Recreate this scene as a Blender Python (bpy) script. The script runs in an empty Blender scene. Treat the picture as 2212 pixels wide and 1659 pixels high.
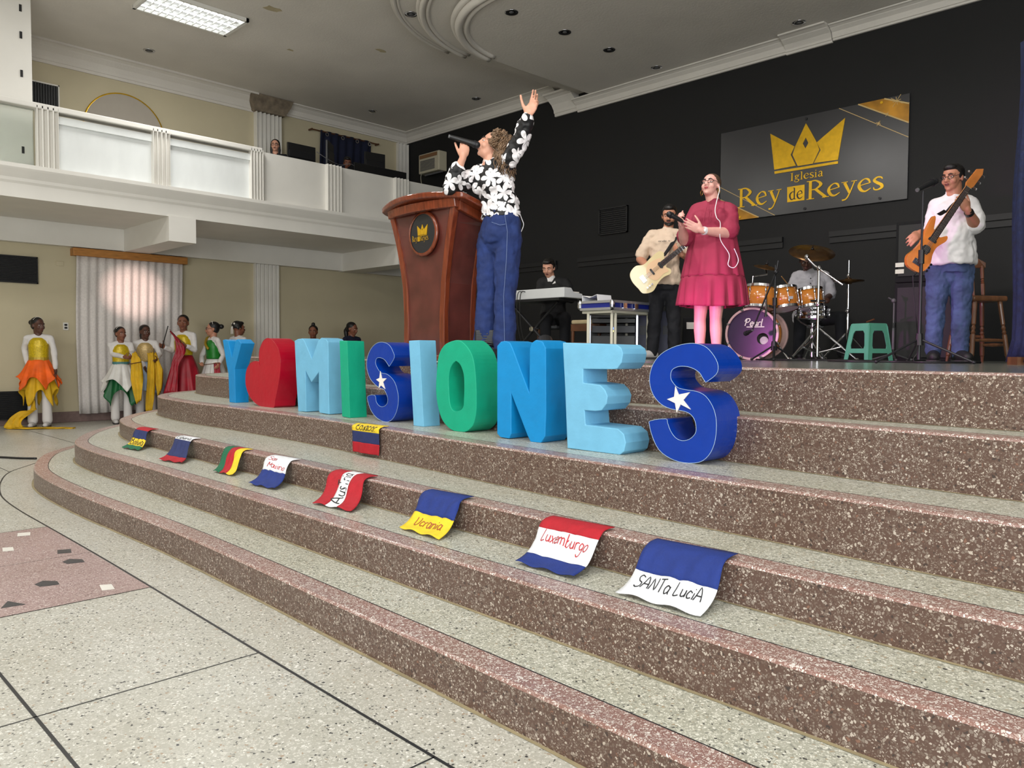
import bpy, bmesh, math, random
from mathutils import Vector, Matrix, noise
PI = math.pi
sc = bpy.context.scene
C = sc.collection
# ------------------------------------------------------------------ camera, world, lights, exposure
sc.view_settings.view_transform = 'Standard'
sc.view_settings.look = 'None'
sc.view_settings.exposure = 0.36
sc.view_settings.gamma = 1.0
sc.view_settings.use_curve_mapping = False
cd = bpy.data.cameras.new('camera')
cd.sensor_fit = 'HORIZONTAL'; cd.sensor_width = 36.0
cd.lens = 1681.97/2212*36.0
cd.clip_start = 0.05; cd.clip_end = 200
cam = bpy.data.objects.new('camera', cd); C.objects.link(cam)
_R = ((0.7085581, 0.03267352, -0.70489564), (0.70563029, -0.02488623, 0.70814304), (0.00559533, -0.9991562, -0.04068876))
m = Matrix(((_R[0][0], -_R[0][1], -_R[0][2], 0), (_R[1][0], -_R[1][1], -_R[1][2], 0), (_R[2][0], -_R[2][1], -_R[2][2], 1.15), (0, 0, 0, 1)))
cam.matrix_world = m
sc.camera = cam
w = bpy.data.worlds.new('world'); sc.world = w; w.use_nodes = True
w.node_tree.nodes['Background'].inputs[0].default_value = (0.8, 0.86, 1, 1)
w.node_tree.nodes['Background'].inputs[1].default_value = 0.3

def lamp(name, kind, loc, energy, col=(1, 1, 1), size=1.0, size_y=None, target=None, spot=None, blend=0.4):
    l = bpy.data.lights.new(name, kind); l.energy = energy; l.color = col
    o = bpy.data.objects.new(name, l); C.objects.link(o); o.location = loc
    if kind == 'AREA':
        l.shape = 'RECTANGLE'; l.size = size; l.size_y = size_y or size
    else:
        l.shadow_soft_size = size
    if spot: l.spot_size = math.radians(spot); l.spot_blend = blend
    if target is not None:
        d = Vector(target)-Vector(loc); o.rotation_euler = d.to_track_quat('-Z', 'Y').to_euler()
    return o
HALL = [(-10.9, 4.65), (-10.9, -0.6), (-7.2, 1.4), (-3.4, 0.2), (0.6, 0.6), (-7.2, -3.2), (-2.6, -3.6), (2.4, -3.0)]
for i, (x, y) in enumerate(HALL):
    lamp('fluorescent_light', 'AREA', (x, y, 5.80), 75 if i else 55, (1.0, .985, .95), 1.1, .55, target=(x, y, 0))
# unseen fill panels added behind the camera, tilted up to brighten the ceiling
lamp('hall_fill_light', 'AREA', (1.0, -7.4, 2.4), 620, (.93, .97, 1), 9, 3.4, target=(-3, 3, 3.6))
lamp('hall_fill_light', 'AREA', (6.4, -1.0, 2.2), 330, (.95, .98, 1), 6, 3.2, target=(-4, 5, 4.4))
# stage lamps
lamp('stage_wash', 'SPOT', (-4.2, 4.6, 5.3), 260, (1, .93, .9), .12, target=(-3.2, 7.5, 1.6), spot=95, blend=.8)
lamp('magenta_par_lamp', 'SPOT', (-3.62, 4.12, 1.26), 165, (1, .22, .88), .06, target=(-2.9, 6.4, 1.12), spot=70, blend=.9)
lamp('stage_front_light', 'SPOT', (-1.2, .6, 5.2), 240, (1, .97, .93), .15, target=(-3.8, 6.2, 1.9), spot=62, blend=.8)

# ------------------------------------------------------------------ helpers
def rgb(r, g, b):
    f = lambda c: ((c/255)/12.92 if c/255 <= .04045 else ((c/255+.055)/1.055)**2.4)
    return (f(r), f(g), f(b), 1)
MATS = {}
def nt(name):
    m = bpy.data.materials.new(name); m.use_nodes = True
    t = m.node_tree; b = t.nodes['Principled BSDF']
    return m, t, b
def N(t, typ, **kw):
    n = t.nodes.new(typ)
    for k, v in kw.items():
        if k.startswith('i_'): n.inputs[k[2:].replace('_', ' ')].default_value = v
        else: setattr(n, k, v)
    return n
def mat(name, col, rough=.6, metal=0., var=.0, vscale=8., bump=0., bscale=60., spec=.5, emit=None, es=0., coat=0., weave=0., stretch=None):
    if name in MATS: return MATS[name]
    m, t, b = nt(name)
    c = rgb(*col) if max(col) > 1.01 else (*col[:3], 1)
    b.inputs['Base Color'].default_value = c
    b.inputs['Roughness'].default_value = rough
    b.inputs['Metallic'].default_value = metal
    b.inputs['Specular IOR Level'].default_value = spec
    b.inputs['Coat Weight'].default_value = coat
    if emit:
        b.inputs['Emission Color'].default_value = rgb(*emit); b.inputs['Emission Strength'].default_value = es
    tc = N(t, 'ShaderNodeTexCoord')
    vec = tc.outputs['Object']
    if stretch:
        mp = N(t, 'ShaderNodeMapping'); mp.inputs['Scale'].default_value = stretch
        t.links.new(vec, mp.inputs[0]); vec = mp.outputs[0]
    n = N(t, 'ShaderNodeTexNoise', i_Scale=vscale, i_Detail=5.); t.links.new(vec, n.inputs['Vector'])
    r = N(t, 'ShaderNodeValToRGB')
    v = max(var, .02)
    r.color_ramp.elements[0].position = .3; r.color_ramp.elements[1].position = .7
    r.color_ramp.elements[0].color = tuple(x*(1-v) for x in c[:3])+(1,)
    r.color_ramp.elements[1].color = tuple(min(1, x*(1+v)) for x in c[:3])+(1,)
    t.links.new(n.outputs['Fac'], r.inputs[0]); t.links.new(r.outputs[0], b.inputs['Base Color'])
    if bump or weave:
        n2 = N(t, 'ShaderNodeTexNoise', i_Scale=bscale, i_Detail=3.); t.links.new(vec, n2.inputs['Vector'])
        bp = N(t, 'ShaderNodeBump', i_Strength=bump or weave, i_Distance=.01)
        t.links.new(n2.outputs['Fac'], bp.inputs['Height']); t.links.new(bp.outputs[0], b.inputs['Normal'])
    MATS[name] = m; return m
def terrazzo(name, matrix, chips, scale, gap=.10, rough=.35, dirt=None):
    m, t, b = nt(name)
    tc = N(t, 'ShaderNodeTexCoord')
    nz = N(t, 'ShaderNodeTexNoise', i_Scale=scale*.9, i_Detail=1.); t.links.new(tc.outputs['Object'], nz.inputs['Vector'])
    mx = N(t, 'ShaderNodeMix', data_type='VECTOR'); mx.inputs['Factor'].default_value = .012
    t.links.new(tc.outputs['Object'], mx.inputs[4]); t.links.new(nz.outputs['Color'], mx.inputs[5])
    vo = N(t, 'ShaderNodeTexVoronoi', i_Scale=scale); t.links.new(mx.outputs[1], vo.inputs['Vector'])
    ve = N(t, 'ShaderNodeTexVoronoi', feature='DISTANCE_TO_EDGE', i_Scale=scale); t.links.new(mx.outputs[1], ve.inputs['Vector'])
    sp = N(t, 'ShaderNodeSeparateColor'); t.links.new(vo.outputs['Color'], sp.inputs[0])
    cr = N(t, 'ShaderNodeValToRGB'); cr.color_ramp.interpolation = 'CONSTANT'
    e = cr.color_ramp.elements; pos = 0
    for i, (p, col) in enumerate(chips):
        el = e[i] if i < 2 else e.new(pos)
        el.position = pos; el.color = rgb(*col); pos += p
    t.links.new(sp.outputs[0], cr.inputs[0])
    # per chip size: gap threshold varies with a second random channel
    mr = N(t, 'ShaderNodeMapRange'); mr.inputs['To Min'].default_value = gap*.3; mr.inputs['To Max'].default_value = gap*1.9
    t.links.new(sp.outputs[1], mr.inputs[0])
    gt = N(t, 'ShaderNodeMath', operation='GREATER_THAN'); t.links.new(ve.outputs['Distance'], gt.inputs[0]); t.links.new(mr.outputs[0], gt.inputs[1])
    mc = N(t, 'ShaderNodeMix', data_type='RGBA'); mc.inputs[6].default_value = rgb(*matrix)
    t.links.new(gt.outputs[0], mc.inputs['Factor']); t.links.new(cr.outputs[0], mc.inputs[7])
    out = mc.outputs[2]
    nb = N(t, 'ShaderNodeTexNoise', i_Scale=1.7, i_Detail=4.); t.links.new(tc.outputs['Object'], nb.inputs['Vector'])
    rr = N(t, 'ShaderNodeValToRGB'); rr.color_ramp.elements[0].position = .3; rr.color_ramp.elements[1].position = .75
    rr.color_ramp.elements[0].color = (.80, .78, .74, 1) if dirt is None else dirt; rr.color_ramp.elements[1].color = (1, 1, 1, 1)
    t.links.new(nb.outputs['Fac'], rr.inputs[0])
    mm = N(t, 'ShaderNodeMix', data_type='RGBA', blend_type='MULTIPLY'); mm.inputs['Factor'].default_value = .8
    t.links.new(out, mm.inputs[6]); t.links.new(rr.outputs[0], mm.inputs[7]); t.links.new(mm.outputs[2], b.inputs['Base Color'])
    b.inputs['Roughness'].default_value = rough
    MATS[name] = m; return m

class MB:
    """collects shapes and links them as one mesh object"""
    def __init__(s): s.V = []; s.F = []; s.M = []; s.mi = 0
    def add(s, vs, fs, mi=None):
        o = len(s.V); s.V += [tuple(v) for v in vs]; s.F += [tuple(o+i for i in f) for f in fs]
        s.M += [s.mi if mi is None else mi]*len(fs); return s
    def box(s, c, d, rz=0., mi=None, M=None):
        x, y, z = d[0]/2, d[1]/2, d[2]/2
        vs = [Vector(p) for p in ((-x, -y, -z), (x, -y, -z), (x, y, -z), (-x, y, -z), (-x, -y, z), (x, -y, z), (x, y, z), (-x, y, z))]
        if M is not None: vs = [M @ v for v in vs]
        elif rz: q = Matrix.Rotation(rz, 3, 'Z'); vs = [q @ v for v in vs]
        vs = [v+Vector(c) for v in vs]
        return s.add(vs, [(0, 3, 2, 1), (4, 5, 6, 7), (0, 1, 5, 4), (1, 2, 6, 5), (2, 3, 7, 6), (3, 0, 4, 7)], mi)
    def b2(s, p, q, mi=None):
        return s.box([(p[i]+q[i])/2 for i in range(3)], [abs(q[i]-p[i]) for i in range(3)], mi=mi)
    def rings(s, R, closed=False, caps=True, mi=None):
        n = len(R[0]); vs = [v for r in R for v in r]; fs = []
        k = len(R)
        for i in range(k if closed else k-1):
            a = i*n; b = ((i+1) % k)*n
            for j in range(n): fs.append((a+j, a+(j+1) % n, b+(j+1) % n, b+j))
        if caps and not closed:
            fs.append(tuple(range(n-1, -1, -1))); fs.append(tuple((k-1)*n+j for j in range(n)))
        return s.add(vs, fs, mi)
    def sheet(s, R, mi=None):
        n = len(R[0]); vs = [v for r in R for v in r]
        fs = [(i*n+j, i*n+j+1, (i+1)*n+j+1, (i+1)*n+j) for i in range(len(R)-1) for j in range(n-1)]
        return s.add(vs, fs, mi)
    @staticmethod
    def frame(d):
        d = Vector(d).normalized(); a = Vector((0, 0, 1)) if abs(d.z) < .9 else Vector((1, 0, 0))
        u = d.cross(a).normalized(); return u, d.cross(u).normalized()
    def cyl(s, p, q, r, r2=None, n=16, mi=None, caps=True):
        p = Vector(p); q = Vector(q); r2 = r if r2 is None else r2; u, v = s.frame(q-p)
        R = [[c+(u*math.cos(2*PI*j/n)+v*math.sin(2*PI*j/n))*rr for j in range(n)] for c, rr in ((p, r), (q, r2))]
        return s.rings(R, caps=caps, mi=mi)
    def tube(s, P, r, n=8, mi=None, closed=False):
        P = [Vector(p) for p in P]; R = []; u = None; k = len(P)
        for i, p in enumerate(P):
            if closed: d = P[(i+1) % k]-P[i-1]
            else: d = P[min(i+1, k-1)]-P[max(i-1, 0)]
            d = d.normalized() if d.length > 1e-9 else Vector((0, 0, 1))
            if u is None: u, v = s.frame(d)
            else:
                u = (u-d*u.dot(d)); u = u.normalized() if u.length > 1e-6 else s.frame(d)[0]
                v = d.cross(u)
            rr = r[i] if isinstance(r, (list, tuple)) else r
            R.append([p+(u*math.cos(2*PI*j/n)+v*math.sin(2*PI*j/n))*rr for j in range(n)])
        return s.rings(R, closed=closed, mi=mi)
    def cap(s, p, q, r, r2, n=14):
        """tapered limb segment with round ends"""
        p = Vector(p); q = Vector(q)
        d = q-p; L = d.length
        if L < 1e-6: return s.ell(p, (r, r, r))
        d /= L; u, v = s.frame(d); R = []
        for a in (-85, -60, -30, 0): a = math.radians(a); R.append((p+d*(r*math.sin(a)), r*math.cos(a)))
        for a in (0, 30, 60, 85): a = math.radians(a); R.append((q+d*(r2*math.sin(a)), r2*math.cos(a)))
        return s.rings([[c+(u*math.cos(2*PI*j/n)+v*math.sin(2*PI*j/n))*rr for j in range(n)] for c, rr in R])
    def chain(s, pts):
        for (p, r), (q, r2) in zip(pts[:-1], pts[1:]): s.cap(p, q, r, r2)
        return s
    def ell(s, c, r, M=None, n=16, k=10, mi=None):
        c = Vector(c); R = []
        for i in range(k+1):
            a = -PI/2+PI*(i+.001)/(k+.002); R.append([])
            for j in range(n):
                b = 2*PI*j/n; p = Vector((r[0]*math.cos(a)*math.cos(b), r[1]*math.cos(a)*math.sin(b), r[2]*math.sin(a)))
                R[-1].append(c+(M @ p if M is not None else p))
        return s.rings(R, mi=mi)
    def lathe(s, prof, c=(0, 0, 0), n=24, M=None, mi=None, caps=True):
        c = Vector(c); R = []
        for r, z in prof:
            R.append([])
            for j in range(n):
                p = Vector((r*math.cos(2*PI*j/n), r*math.sin(2*PI*j/n), z)); R[-1].append(c+(M @ p if M is not None else p))
        return s.rings(R, mi=mi, caps=caps)
    def prism(s, poly, f0, f1, holes=None, mi=None, side_mi=None):
        """poly: 2-D outline; f0/f1 map a 2-D point to the front and the back 3-D point"""
        bm = bmesh.new(); loops = [poly]+(holes or []); es = []
        for lp in loops:
            vs = [bm.verts.new((x, y, 0)) for x, y in lp]
            for i in range(len(vs)): es.append(bm.edges.new((vs[i], vs[(i+1) % len(vs)])))
        bmesh.ops.triangle_fill(bm, use_beauty=True, use_dissolve=False, edges=es, normal=(0, 0, 1))
        bm.verts.index_update(); P = [(v.co.x, v.co.y) for v in bm.verts]; T = [[v.index for v in f.verts] for f in bm.faces]
        bm.free(); n = len(P)
        o = len(s.V); k = s.mi if mi is None else mi; sk = k if side_mi is None else side_mi
        s.V += [tuple(f0(*p)) for p in P]+[tuple(f1(*p)) for p in P]
        for t in T: s.F.append(tuple(o+i for i in t)); s.M.append(k); s.F.append(tuple(o+n+i for i in reversed(t))); s.M.append(k)
        i0 = 0
        for lp in loops:
            m = len(lp)
            for i in range(m):
                a, b = i0+i, i0+(i+1) % m; s.F.append((o+a, o+b, o+n+b, o+n+a)); s.M.append(sk)
            i0 += m
        return s
    def build(s, name, mats, parent=None, smooth=False, bevel=0., segs=2, voxel=0., sm=0, solid=0., auto=False, sub=0, wr=0., wrs=.09):
        me = bpy.data.meshes.new(name); me.from_pydata(s.V, [], s.F)
        for m in (mats if isinstance(mats, (list, tuple)) else [mats]): me.materials.append(MATS[m] if isinstance(m, str) else m)
        if me.materials and len(me.materials) > 1: me.polygons.foreach_set('material_index', s.M)
        bm = bmesh.new(); bm.from_mesh(me); bmesh.ops.recalc_face_normals(bm, faces=bm.faces); bm.to_mesh(me); bm.free()
        if smooth: me.polygons.foreach_set('use_smooth', [True]*len(me.polygons))
        o = bpy.data.objects.new(name, me); C.objects.link(o)
        if parent is not None: o.parent = parent
        if solid:
            k = o.modifiers.new('s', 'SOLIDIFY'); k.thickness = solid; k.offset = 0
        if voxel:
            k = o.modifiers.new('r', 'REMESH'); k.mode = 'VOXEL'; k.voxel_size = voxel; k.use_smooth_shade = True
            if sm: q = o.modifiers.new('m', 'SMOOTH'); q.iterations = sm; q.factor = .5
            if wr:
                tx = bpy.data.textures.get('folds%.3f' % wrs) or bpy.data.textures.new('folds%.3f' % wrs, 'CLOUDS'); tx.noise_scale = wrs; tx.noise_depth = 2; tx.contrast = 1.5
                q = o.modifiers.new('d', 'DISPLACE'); q.texture = tx; q.strength = wr; q.mid_level = .38; q.texture_coords = 'LOCAL'
        if bevel:
            k = o.modifiers.new('b', 'BEVEL'); k.width = bevel; k.segments = segs; k.limit_method = 'ANGLE'; k.angle_limit = math.radians(35); k.harden_normals = False
        if auto:
            me.polygons.foreach_set('use_smooth', [True]*len(me.polygons)); me.set_sharp_from_angle(angle=math.radians(40))
        if sub:
            k = o.modifiers.new('u', 'SUBSURF'); k.levels = sub; k.render_levels = sub
        return o
def tag(o, label, cat=None, group=None, kind=None):
    if label: o['label'] = label
    if cat: o['category'] = cat
    if group: o['group'] = group
    if kind: o['kind'] = kind
    return o
def struct(o): o['kind'] = 'structure'; return o
def thing(name, label, cat, loc=(0, 0, 0), rz=0., group=None):
    o = bpy.data.objects.new(name, None); C.objects.link(o); o.location = loc; o.rotation_euler = (0, 0, rz); o.empty_display_size = .2
    return tag(o, label, cat, group)
def rebase(o, loc):
    """move the origin of a single mesh to its base point"""
    o.data.transform(Matrix.Translation(-Vector(loc))); o.location = loc; return o
def spline(P, k=6):
    P = [Vector(p) for p in P]; out = []
    for i in range(len(P)-1):
        a, b, c, d = P[max(i-1, 0)], P[i], P[i+1], P[min(i+2, len(P)-1)]
        for j in range(k):
            t = j/k; out.append(.5*((2*b)+(c-a)*t+(2*a-5*b+4*c-d)*t*t+(3*b-a-3*c+d)*t**3))
    out.append(P[-1]); return out
rnd = random.Random(7)
# ------------------------------------------------------------------ materials
terrazzo('terrazzo_floor', (180, 179, 170), [(.30, (206, 205, 198)), (.26, (176, 175, 167)), (.22, (192, 191, 184)), (.10, (226, 225, 220)), (.05, (128, 128, 122)), (.04, (60, 60, 62)), (.03, (164, 144, 124))], 116, gap=.13, rough=.32, dirt=(.84, .82, .77, 1))
terrazzo('terrazzo_tread', (166, 167, 155), [(.34, (210, 210, 200)), (.26, (184, 185, 174)), (.22, (224, 224, 216)), (.10, (138, 140, 132)), (.04, (62, 63, 65)), (.04, (166, 152, 130))], 126, gap=.12, rough=.33, dirt=(.86, .84, .77, 1))
terrazzo('terrazzo_riser', (94, 74, 66), [(.28, (152, 141, 132)), (.25, (130, 118, 109)), (.19, (110, 94, 85)), (.18, (188, 179, 169)), (.07, (66, 57, 54)), (.03, (130, 98, 84))], 118, gap=.16, rough=.38, dirt=(.82, .75, .68, 1))
terrazzo('terrazzo_nosing', (140, 106, 98), [(.42, (214, 204, 198)), (.28, (184, 164, 157)), (.16, (156, 130, 124)), (.14, (230, 225, 219))], 128, gap=.14, rough=.3)
terrazzo('terrazzo_pink', (158, 134, 132), [(.40, (190, 170, 167)), (.33, (168, 144, 142)), (.2, (212, 198, 195)), (.07, (120, 96, 96))], 145, gap=.11, rough=.3)
terrazzo('terrazzo_stage', (116, 122, 116), [(.4, (134, 140, 132)), (.3, (104, 110, 104)), (.2, (158, 160, 152)), (.1, (78, 82, 80))], 80, gap=.08, rough=.16)
mat('brass_strip', (34, 34, 36), .4)
mat('grime', (142, 130, 100), .8, var=.2, vscale=9)
mat('inlay_black', (62, 62, 66), .3, var=.1)
mat('inlay_white', (226, 224, 216), .3, var=.05)
mat('ceiling_paint', (212, 207, 199), .85, var=.05, vscale=1.2, bump=.25, bscale=35)
mat('white_paint', (222, 219, 212), .6, var=.03, vscale=2.5)
mat('white_panel', (226, 229, 228), .5, var=.04, vscale=5, stretch=(1, 1, .35))
mat('cream_wall', (192, 182, 154), .8, var=.04, vscale=1.5)
mat('black_wall', (9, 9, 11), .7, var=.15, vscale=2)
mat('black_wall_trim', (15, 15, 18), .55)
mat('mauve_base', (118, 98, 94), .4, var=.12, vscale=20)
mat('old_plaster', (120, 108, 92), .9, var=.35, vscale=9)
mat('peel', (170, 158, 128), .9, var=.1)
mat('glass_rail', (200, 210, 200), .05)
def _glass():
    m, t, b = nt('clear_glass'); b.inputs['Base Color'].default_value = (.93, .97, .94, 1); b.inputs['Roughness'].default_value = .02
    b.inputs['Transmission Weight'].default_value = 1.; b.inputs['IOR'].default_value = 1.15; MATS['clear_glass'] = m
_glass()

# ------------------------------------------------------------------ floor with inlaid bands
ZL = [0, .1445, .315, .4555, .6546, .8653, 1.0818]
mb = MB(); mb.b2((-13.9, -8, -.2), (8, 11, 0), 0)
def flatpoly(P, z, mi, th=.0): mb.add([(x, y, z) for x, y in P], [tuple(range(len(P)))], mi)
def fline(P, wd, z=.0012, mi=1):
    P = [Vector((x, y, 0)) for x, y in P]
    R = []
    for i, p in enumerate(P):
        d = (P[min(i+1, len(P)-1)]-P[max(i-1, 0)]).normalized(); n = Vector((-d.y, d.x, 0))*wd/2
        R.append([p-n+Vector((0, 0, z)), p+n+Vector((0, 0, z))])
    mb.sheet(R, mi)
curve = [(8, 1.36), (2, 1.37), (-1.6, 1.382), (-4.36, 1.425), (-5.67, 1.432), (-6.34, 1.435), (-6.9, 1.457), (-7.33, 1.512), (-7.89, 1.636), (-8.46, 1.827), (-8.92, 2.132), (-9.6, 2.6), (-10.5, 3.3), (-11.3, 4.2), (-11.8, 5.4), (-11.95, 7), (-11.95, 10.4)]
cs = [(p.x, p.y) for p in spline([(x, y, 0) for x, y in curve], 8)]
fline(cs, .011)
fline([(-13.8, .652), (8, .643)], .011); fline([(-13.8, -.5), (8, -.5)], .011)
for x, a in ((-.6, 1.378), (-1.68, 1.383), (-2.742, 1.392), (-3.876, 1.413), (.5, 1.372), (1.6, 1.37)): fline([(x, -8), (x, a)], .006)
for x in (-6.8, -8.6, -10.4, -12.1): fline([(x, -8), (x, 1.4 if x > -8 else 1.8)], .006)
fline([(-13.8, 2.975), (-10.45, 2.975)], .008); fline([(-13.8, 1.828), (-8.44, 1.828)], .007)
flatpoly([(-5.675, .657), (-3.879, .657), (-3.879, 1.412), (-5.675, 1.431)], .0008, 2)
fline([(-4.79, .657), (-4.79, 1.425)], .004); fline([(-3.876, .65), (-3.876, 1.412)], .006); fline([(-5.68, .65), (-5.68, 1.43)], .006)
for (x, y), s, mi in (((-5.543, 1.269), 0, 4), ((-5.181, 1.104), 1, 4), ((-4.912, 1.323), 0, 3), ((-4.655, 1.291), 2, 3), ((-4.298, 1.073), 2, 3), ((-4.018, 1.264), 1, 4), ((-4.037, .877), 3, 3)):
    P = {0: [(-.07, -.03), (.05, -.06), (.08, .02), (-.04, .05)], 1: [(-.08, -.02), (.05, -.045), (.07, .02), (-.05, .04)], 2: [(-.07, .0), (-.02, -.06), (.06, -.05), (.09, .05), (0, .06)], 3: [(-.09, -.01), (.03, -.07), (.05, .05)]}[s]
    flatpoly([(x+a*.8, y+b*.8) for a, b in P], .0016, mi)
struct(mb.build('floor', ['terrazzo_floor', 'brass_strip', 'terrazzo_pink', 'inlay_black', 'inlay_white']))
# ------------------------------------------------------------------ stage steps
EDGE = {
1: [(8, 1.52), (3, 1.56), (0, 1.605), (-1.2, 1.642), (-2.6, 1.68), (-4.4, 1.72), (-5.9, 1.69), (-6.96, 1.72), (-7.61, 1.82), (-8.36, 2.07), (-8.74, 2.29), (-9.11, 2.575), (-9.8, 3.12), (-10.5, 3.8), (-11.05, 4.8), (-11.3, 6), (-11.35, 8), (-11.35, 10.45)],
2: [(8, 1.9), (3, 1.92), (0, 1.965), (-1.2, 2.0), (-2.6, 2.03), (-4.4, 2.07), (-5.9, 2.09), (-6.9, 2.09), (-7.7, 2.17), (-8.38, 2.43), (-8.88, 2.72), (-9.3, 3.06), (-9.9, 3.6), (-10.5, 4.5), (-10.85, 6), (-10.95, 8), (-10.95, 10.45)],
3: [(8, 2.24), (3, 2.26), (0, 2.305), (-1.2, 2.345), (-2.6, 2.40), (-4.4, 2.475), (-5.5, 2.50), (-6.7, 2.545), (-7.5, 2.57), (-8.21, 2.72), (-8.6, 2.9), (-9.05, 3.2), (-9.55, 3.7), (-10.15, 4.6), (-10.5, 6), (-10.6, 8), (-10.6, 10.45)],
4: [(8, 2.55), (3, 2.58), (0, 2.635), (-1.2, 2.70), (-2.6, 2.80), (-4.1, 2.955), (-5.2, 3.06), (-6.6, 3.10), (-7.5, 3.10), (-8.5, 3.215), (-9.05, 3.45), (-9.45, 3.8), (-9.85, 4.4), (-10.15, 5.3), (-10.25, 6.5), (-10.3, 10.45)],
5: [(8, 2.93), (3, 2.97), (0, 3.04), (-1.2, 3.14), (-2.4, 3.315), (-3.6, 3.43), (-5.2, 3.545), (-6.6, 3.60), (-7.9, 3.67), (-8.8, 3.77), (-9.35, 4.0), (-9.7, 4.4), (-9.92, 5), (-10.0, 6.2), (-10.0, 10.45)],
6: [(8, 3.28), (3, 3.31), (0, 3.36), (-1.2, 3.44), (-2.4, 3.6), (-3.6, 3.68), (-5.2, 3.84), (-6.6, 4.02), (-7.6, 4.1), (-8.5, 4.22), (-9.05, 4.45), (-9.4, 4.85), (-9.6, 5.6), (-9.65, 7), (-9.65, 10.45)]}
for k in range(1, 7):
    P = spline([(x, y, 0) for x, y in EDGE[k]], 8); z0 = 0 if k == 1 else ZL[k-1]-.02; z1 = ZL[k]
    mb = MB(); nrm = []
    for i in range(len(P)):
        d = (P[min(i+1, len(P)-1)]-P[max(i-1, 0)]).normalized(); nrm.append(Vector((d.y, -d.x, 0)))
    last = .80 if k < 6 else .14
    prof = [(0, z0), (0, z1-.010), (.003, z1-.003), (.010, z1), (.105, z1), (.111, z1), (last, z1)]
    cols = [[Vector((p.x, p.y, 0))+n*o+Vector((0, 0, z)) for p, n in zip(P, nrm)] for o, z in prof]
    for a in range(len(prof)-1):
        mb.sheet([cols[a], cols[a+1]], [0, 1, 1, 1, 2, 3][a])
    if k == 6:
        inner = [(v.x, v.y) for v in cols[-1]]
        mb.add([(x, y, z1) for x, y in inner]+[(8, 10.45, z1)], [tuple(range(len(inner)+1))], 3)
    zg = (0 if k == 1 else ZL[k-1])+.0012
    mb.sheet([[Vector((p.x, p.y, zg))+n*(-.016-.005*noise.noise(p*7)) for p, n in zip(P, nrm)], [Vector((p.x, p.y, zg)) for p in P]], 4)
    o = mb.build('stage_floor' if k == 6 else 'stage_step', ['terrazzo_riser', 'terrazzo_nosing', 'brass_strip', 'terrazzo_stage' if k == 6 else 'terrazzo_tread', 'grime'])
    tag(o, 'stone terrazzo stage platform above the steps' if k == 6 else ['', 'lowest', 'second', 'third', 'fourth', 'fifth'][k]+' long curved terrazzo step counted from the floor', None, None, 'structure')

# ------------------------------------------------------------------ walls and ceiling
XL, YB, ZC, ZD = -13.7, 10.5, 5.85, 5.5
mb = MB(); mb.b2((XL-.2, -8, 0), (XL, YB+.2, 6.2)); struct(mb.build('wall_left', 'cream_wall'))
mb = MB(); mb.b2((XL-.2, YB, 0), (8.2, YB+.2, 6.2)); struct(mb.build('wall_back', 'black_wall'))
mb = MB(); mb.b2((8, -8, 0), (8.2, YB, 6.2)); struct(mb.build('wall_right', 'cream_wall'))
mb = MB(); mb.b2((XL, -8.2, 0), (8.2, -8, 6.2)); struct(mb.build('wall_front', 'cream_wall'))
def region(r, cx, cy, xr=8., y1=10.5):
    P = [(xr, y1), (cx-r+.05*r, y1)]
    for i in range(33):
        a = PI+ (PI*.62)*i/32
        P.append((cx+r*math.cos(a), cy+r*math.sin(a)))
    P.append((xr, P[-1][1])); return P
rA, rB, rC = region(2.32, -6.98, 8.05), region(1.98, -7.0, 8.1), region(1.52, -7.02, 8.15)
mb = MB(); mb.b2((XL-.2, -8.2, ZC), (8.2, YB+.2, ZC+.2))
for P, z0, z1 in ((rA, ZC+.01, ZC-.10), (rB, ZC, ZC-.22), (rC, ZC, ZD)):
    mb.prism(P, lambda x, y, z=z1: (x, y, z), lambda x, y, z=z0: (x, y, z))
struct(mb.build('ceiling', 'ceiling_paint'))
# plaster rings along the edge of each ceiling tier
for P, z, r in ((rA, ZC-.10, .028), (rB, ZC-.22, .04), (rC, ZD, .055)):
    mb = MB()
    for dr, rr, dz in ((.0, r, 0), (r*1.9, r*.7, 0), (-r*1.2, r*.8, r*1.1)):
        Q = []
        for (x, y) in P[3:-1]:
            v = Vector((x+6.98, min(y-8.05, 0), 0)); n = v.normalized() if v.length > 0 else Vector((-1, 0, 0))
            Q.append((x-n.x*dr, y-n.y*dr, z+dz))
        mb.tube(Q, rr, 8)
    struct(mb.build('trim_1', 'ceiling_paint', smooth=True))
def cornice(name, prof, path, material):
    """prof: (out, z) pairs, out measured from the wall along n; path: (point, normal) pairs"""
    mb = MB(); R = []
    for (x, y), (nx, ny) in path: R.append([Vector((x+nx*o, y+ny*o, z)) for o, z in prof])
    mb.rings(R); return struct(mb.build(name, material))
def cprof(zc, dz, out): return [(0, zc-dz), (.03, zc-dz), (.035, zc-dz*.86), (.05, zc-dz*.84), (.055, zc-dz*.7), (out*.35, zc-dz*.45), (out*.62, zc-dz*.25), (out*.66, zc-dz*.2), (out*.85, zc-dz*.12), (out, zc-dz*.1), (out, zc), (0, zc)]
cornice('trim_2', cprof(ZC, .30, .26), [((XL, -8), (1, 0)), ((XL, 6.93), (1, 0))], 'ceiling_paint')
cornice('trim_3', cprof(ZC, .22, .20), [((XL, 7.46), (1, 0)), ((XL, YB), (1, -1))], 'ceiling_paint')
cornice('trim_4', cprof(ZC, .20, .20), [((XL, YB), (1, -1)), ((-9.34, YB), (0, -1))], 'ceiling_paint')
cornice('trim_5', cprof(ZD+.18, .34, .30), [((-9.38, YB), (-.2, -1)), ((-8.86, YB), (0, -1))], 'ceiling_paint')
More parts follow.
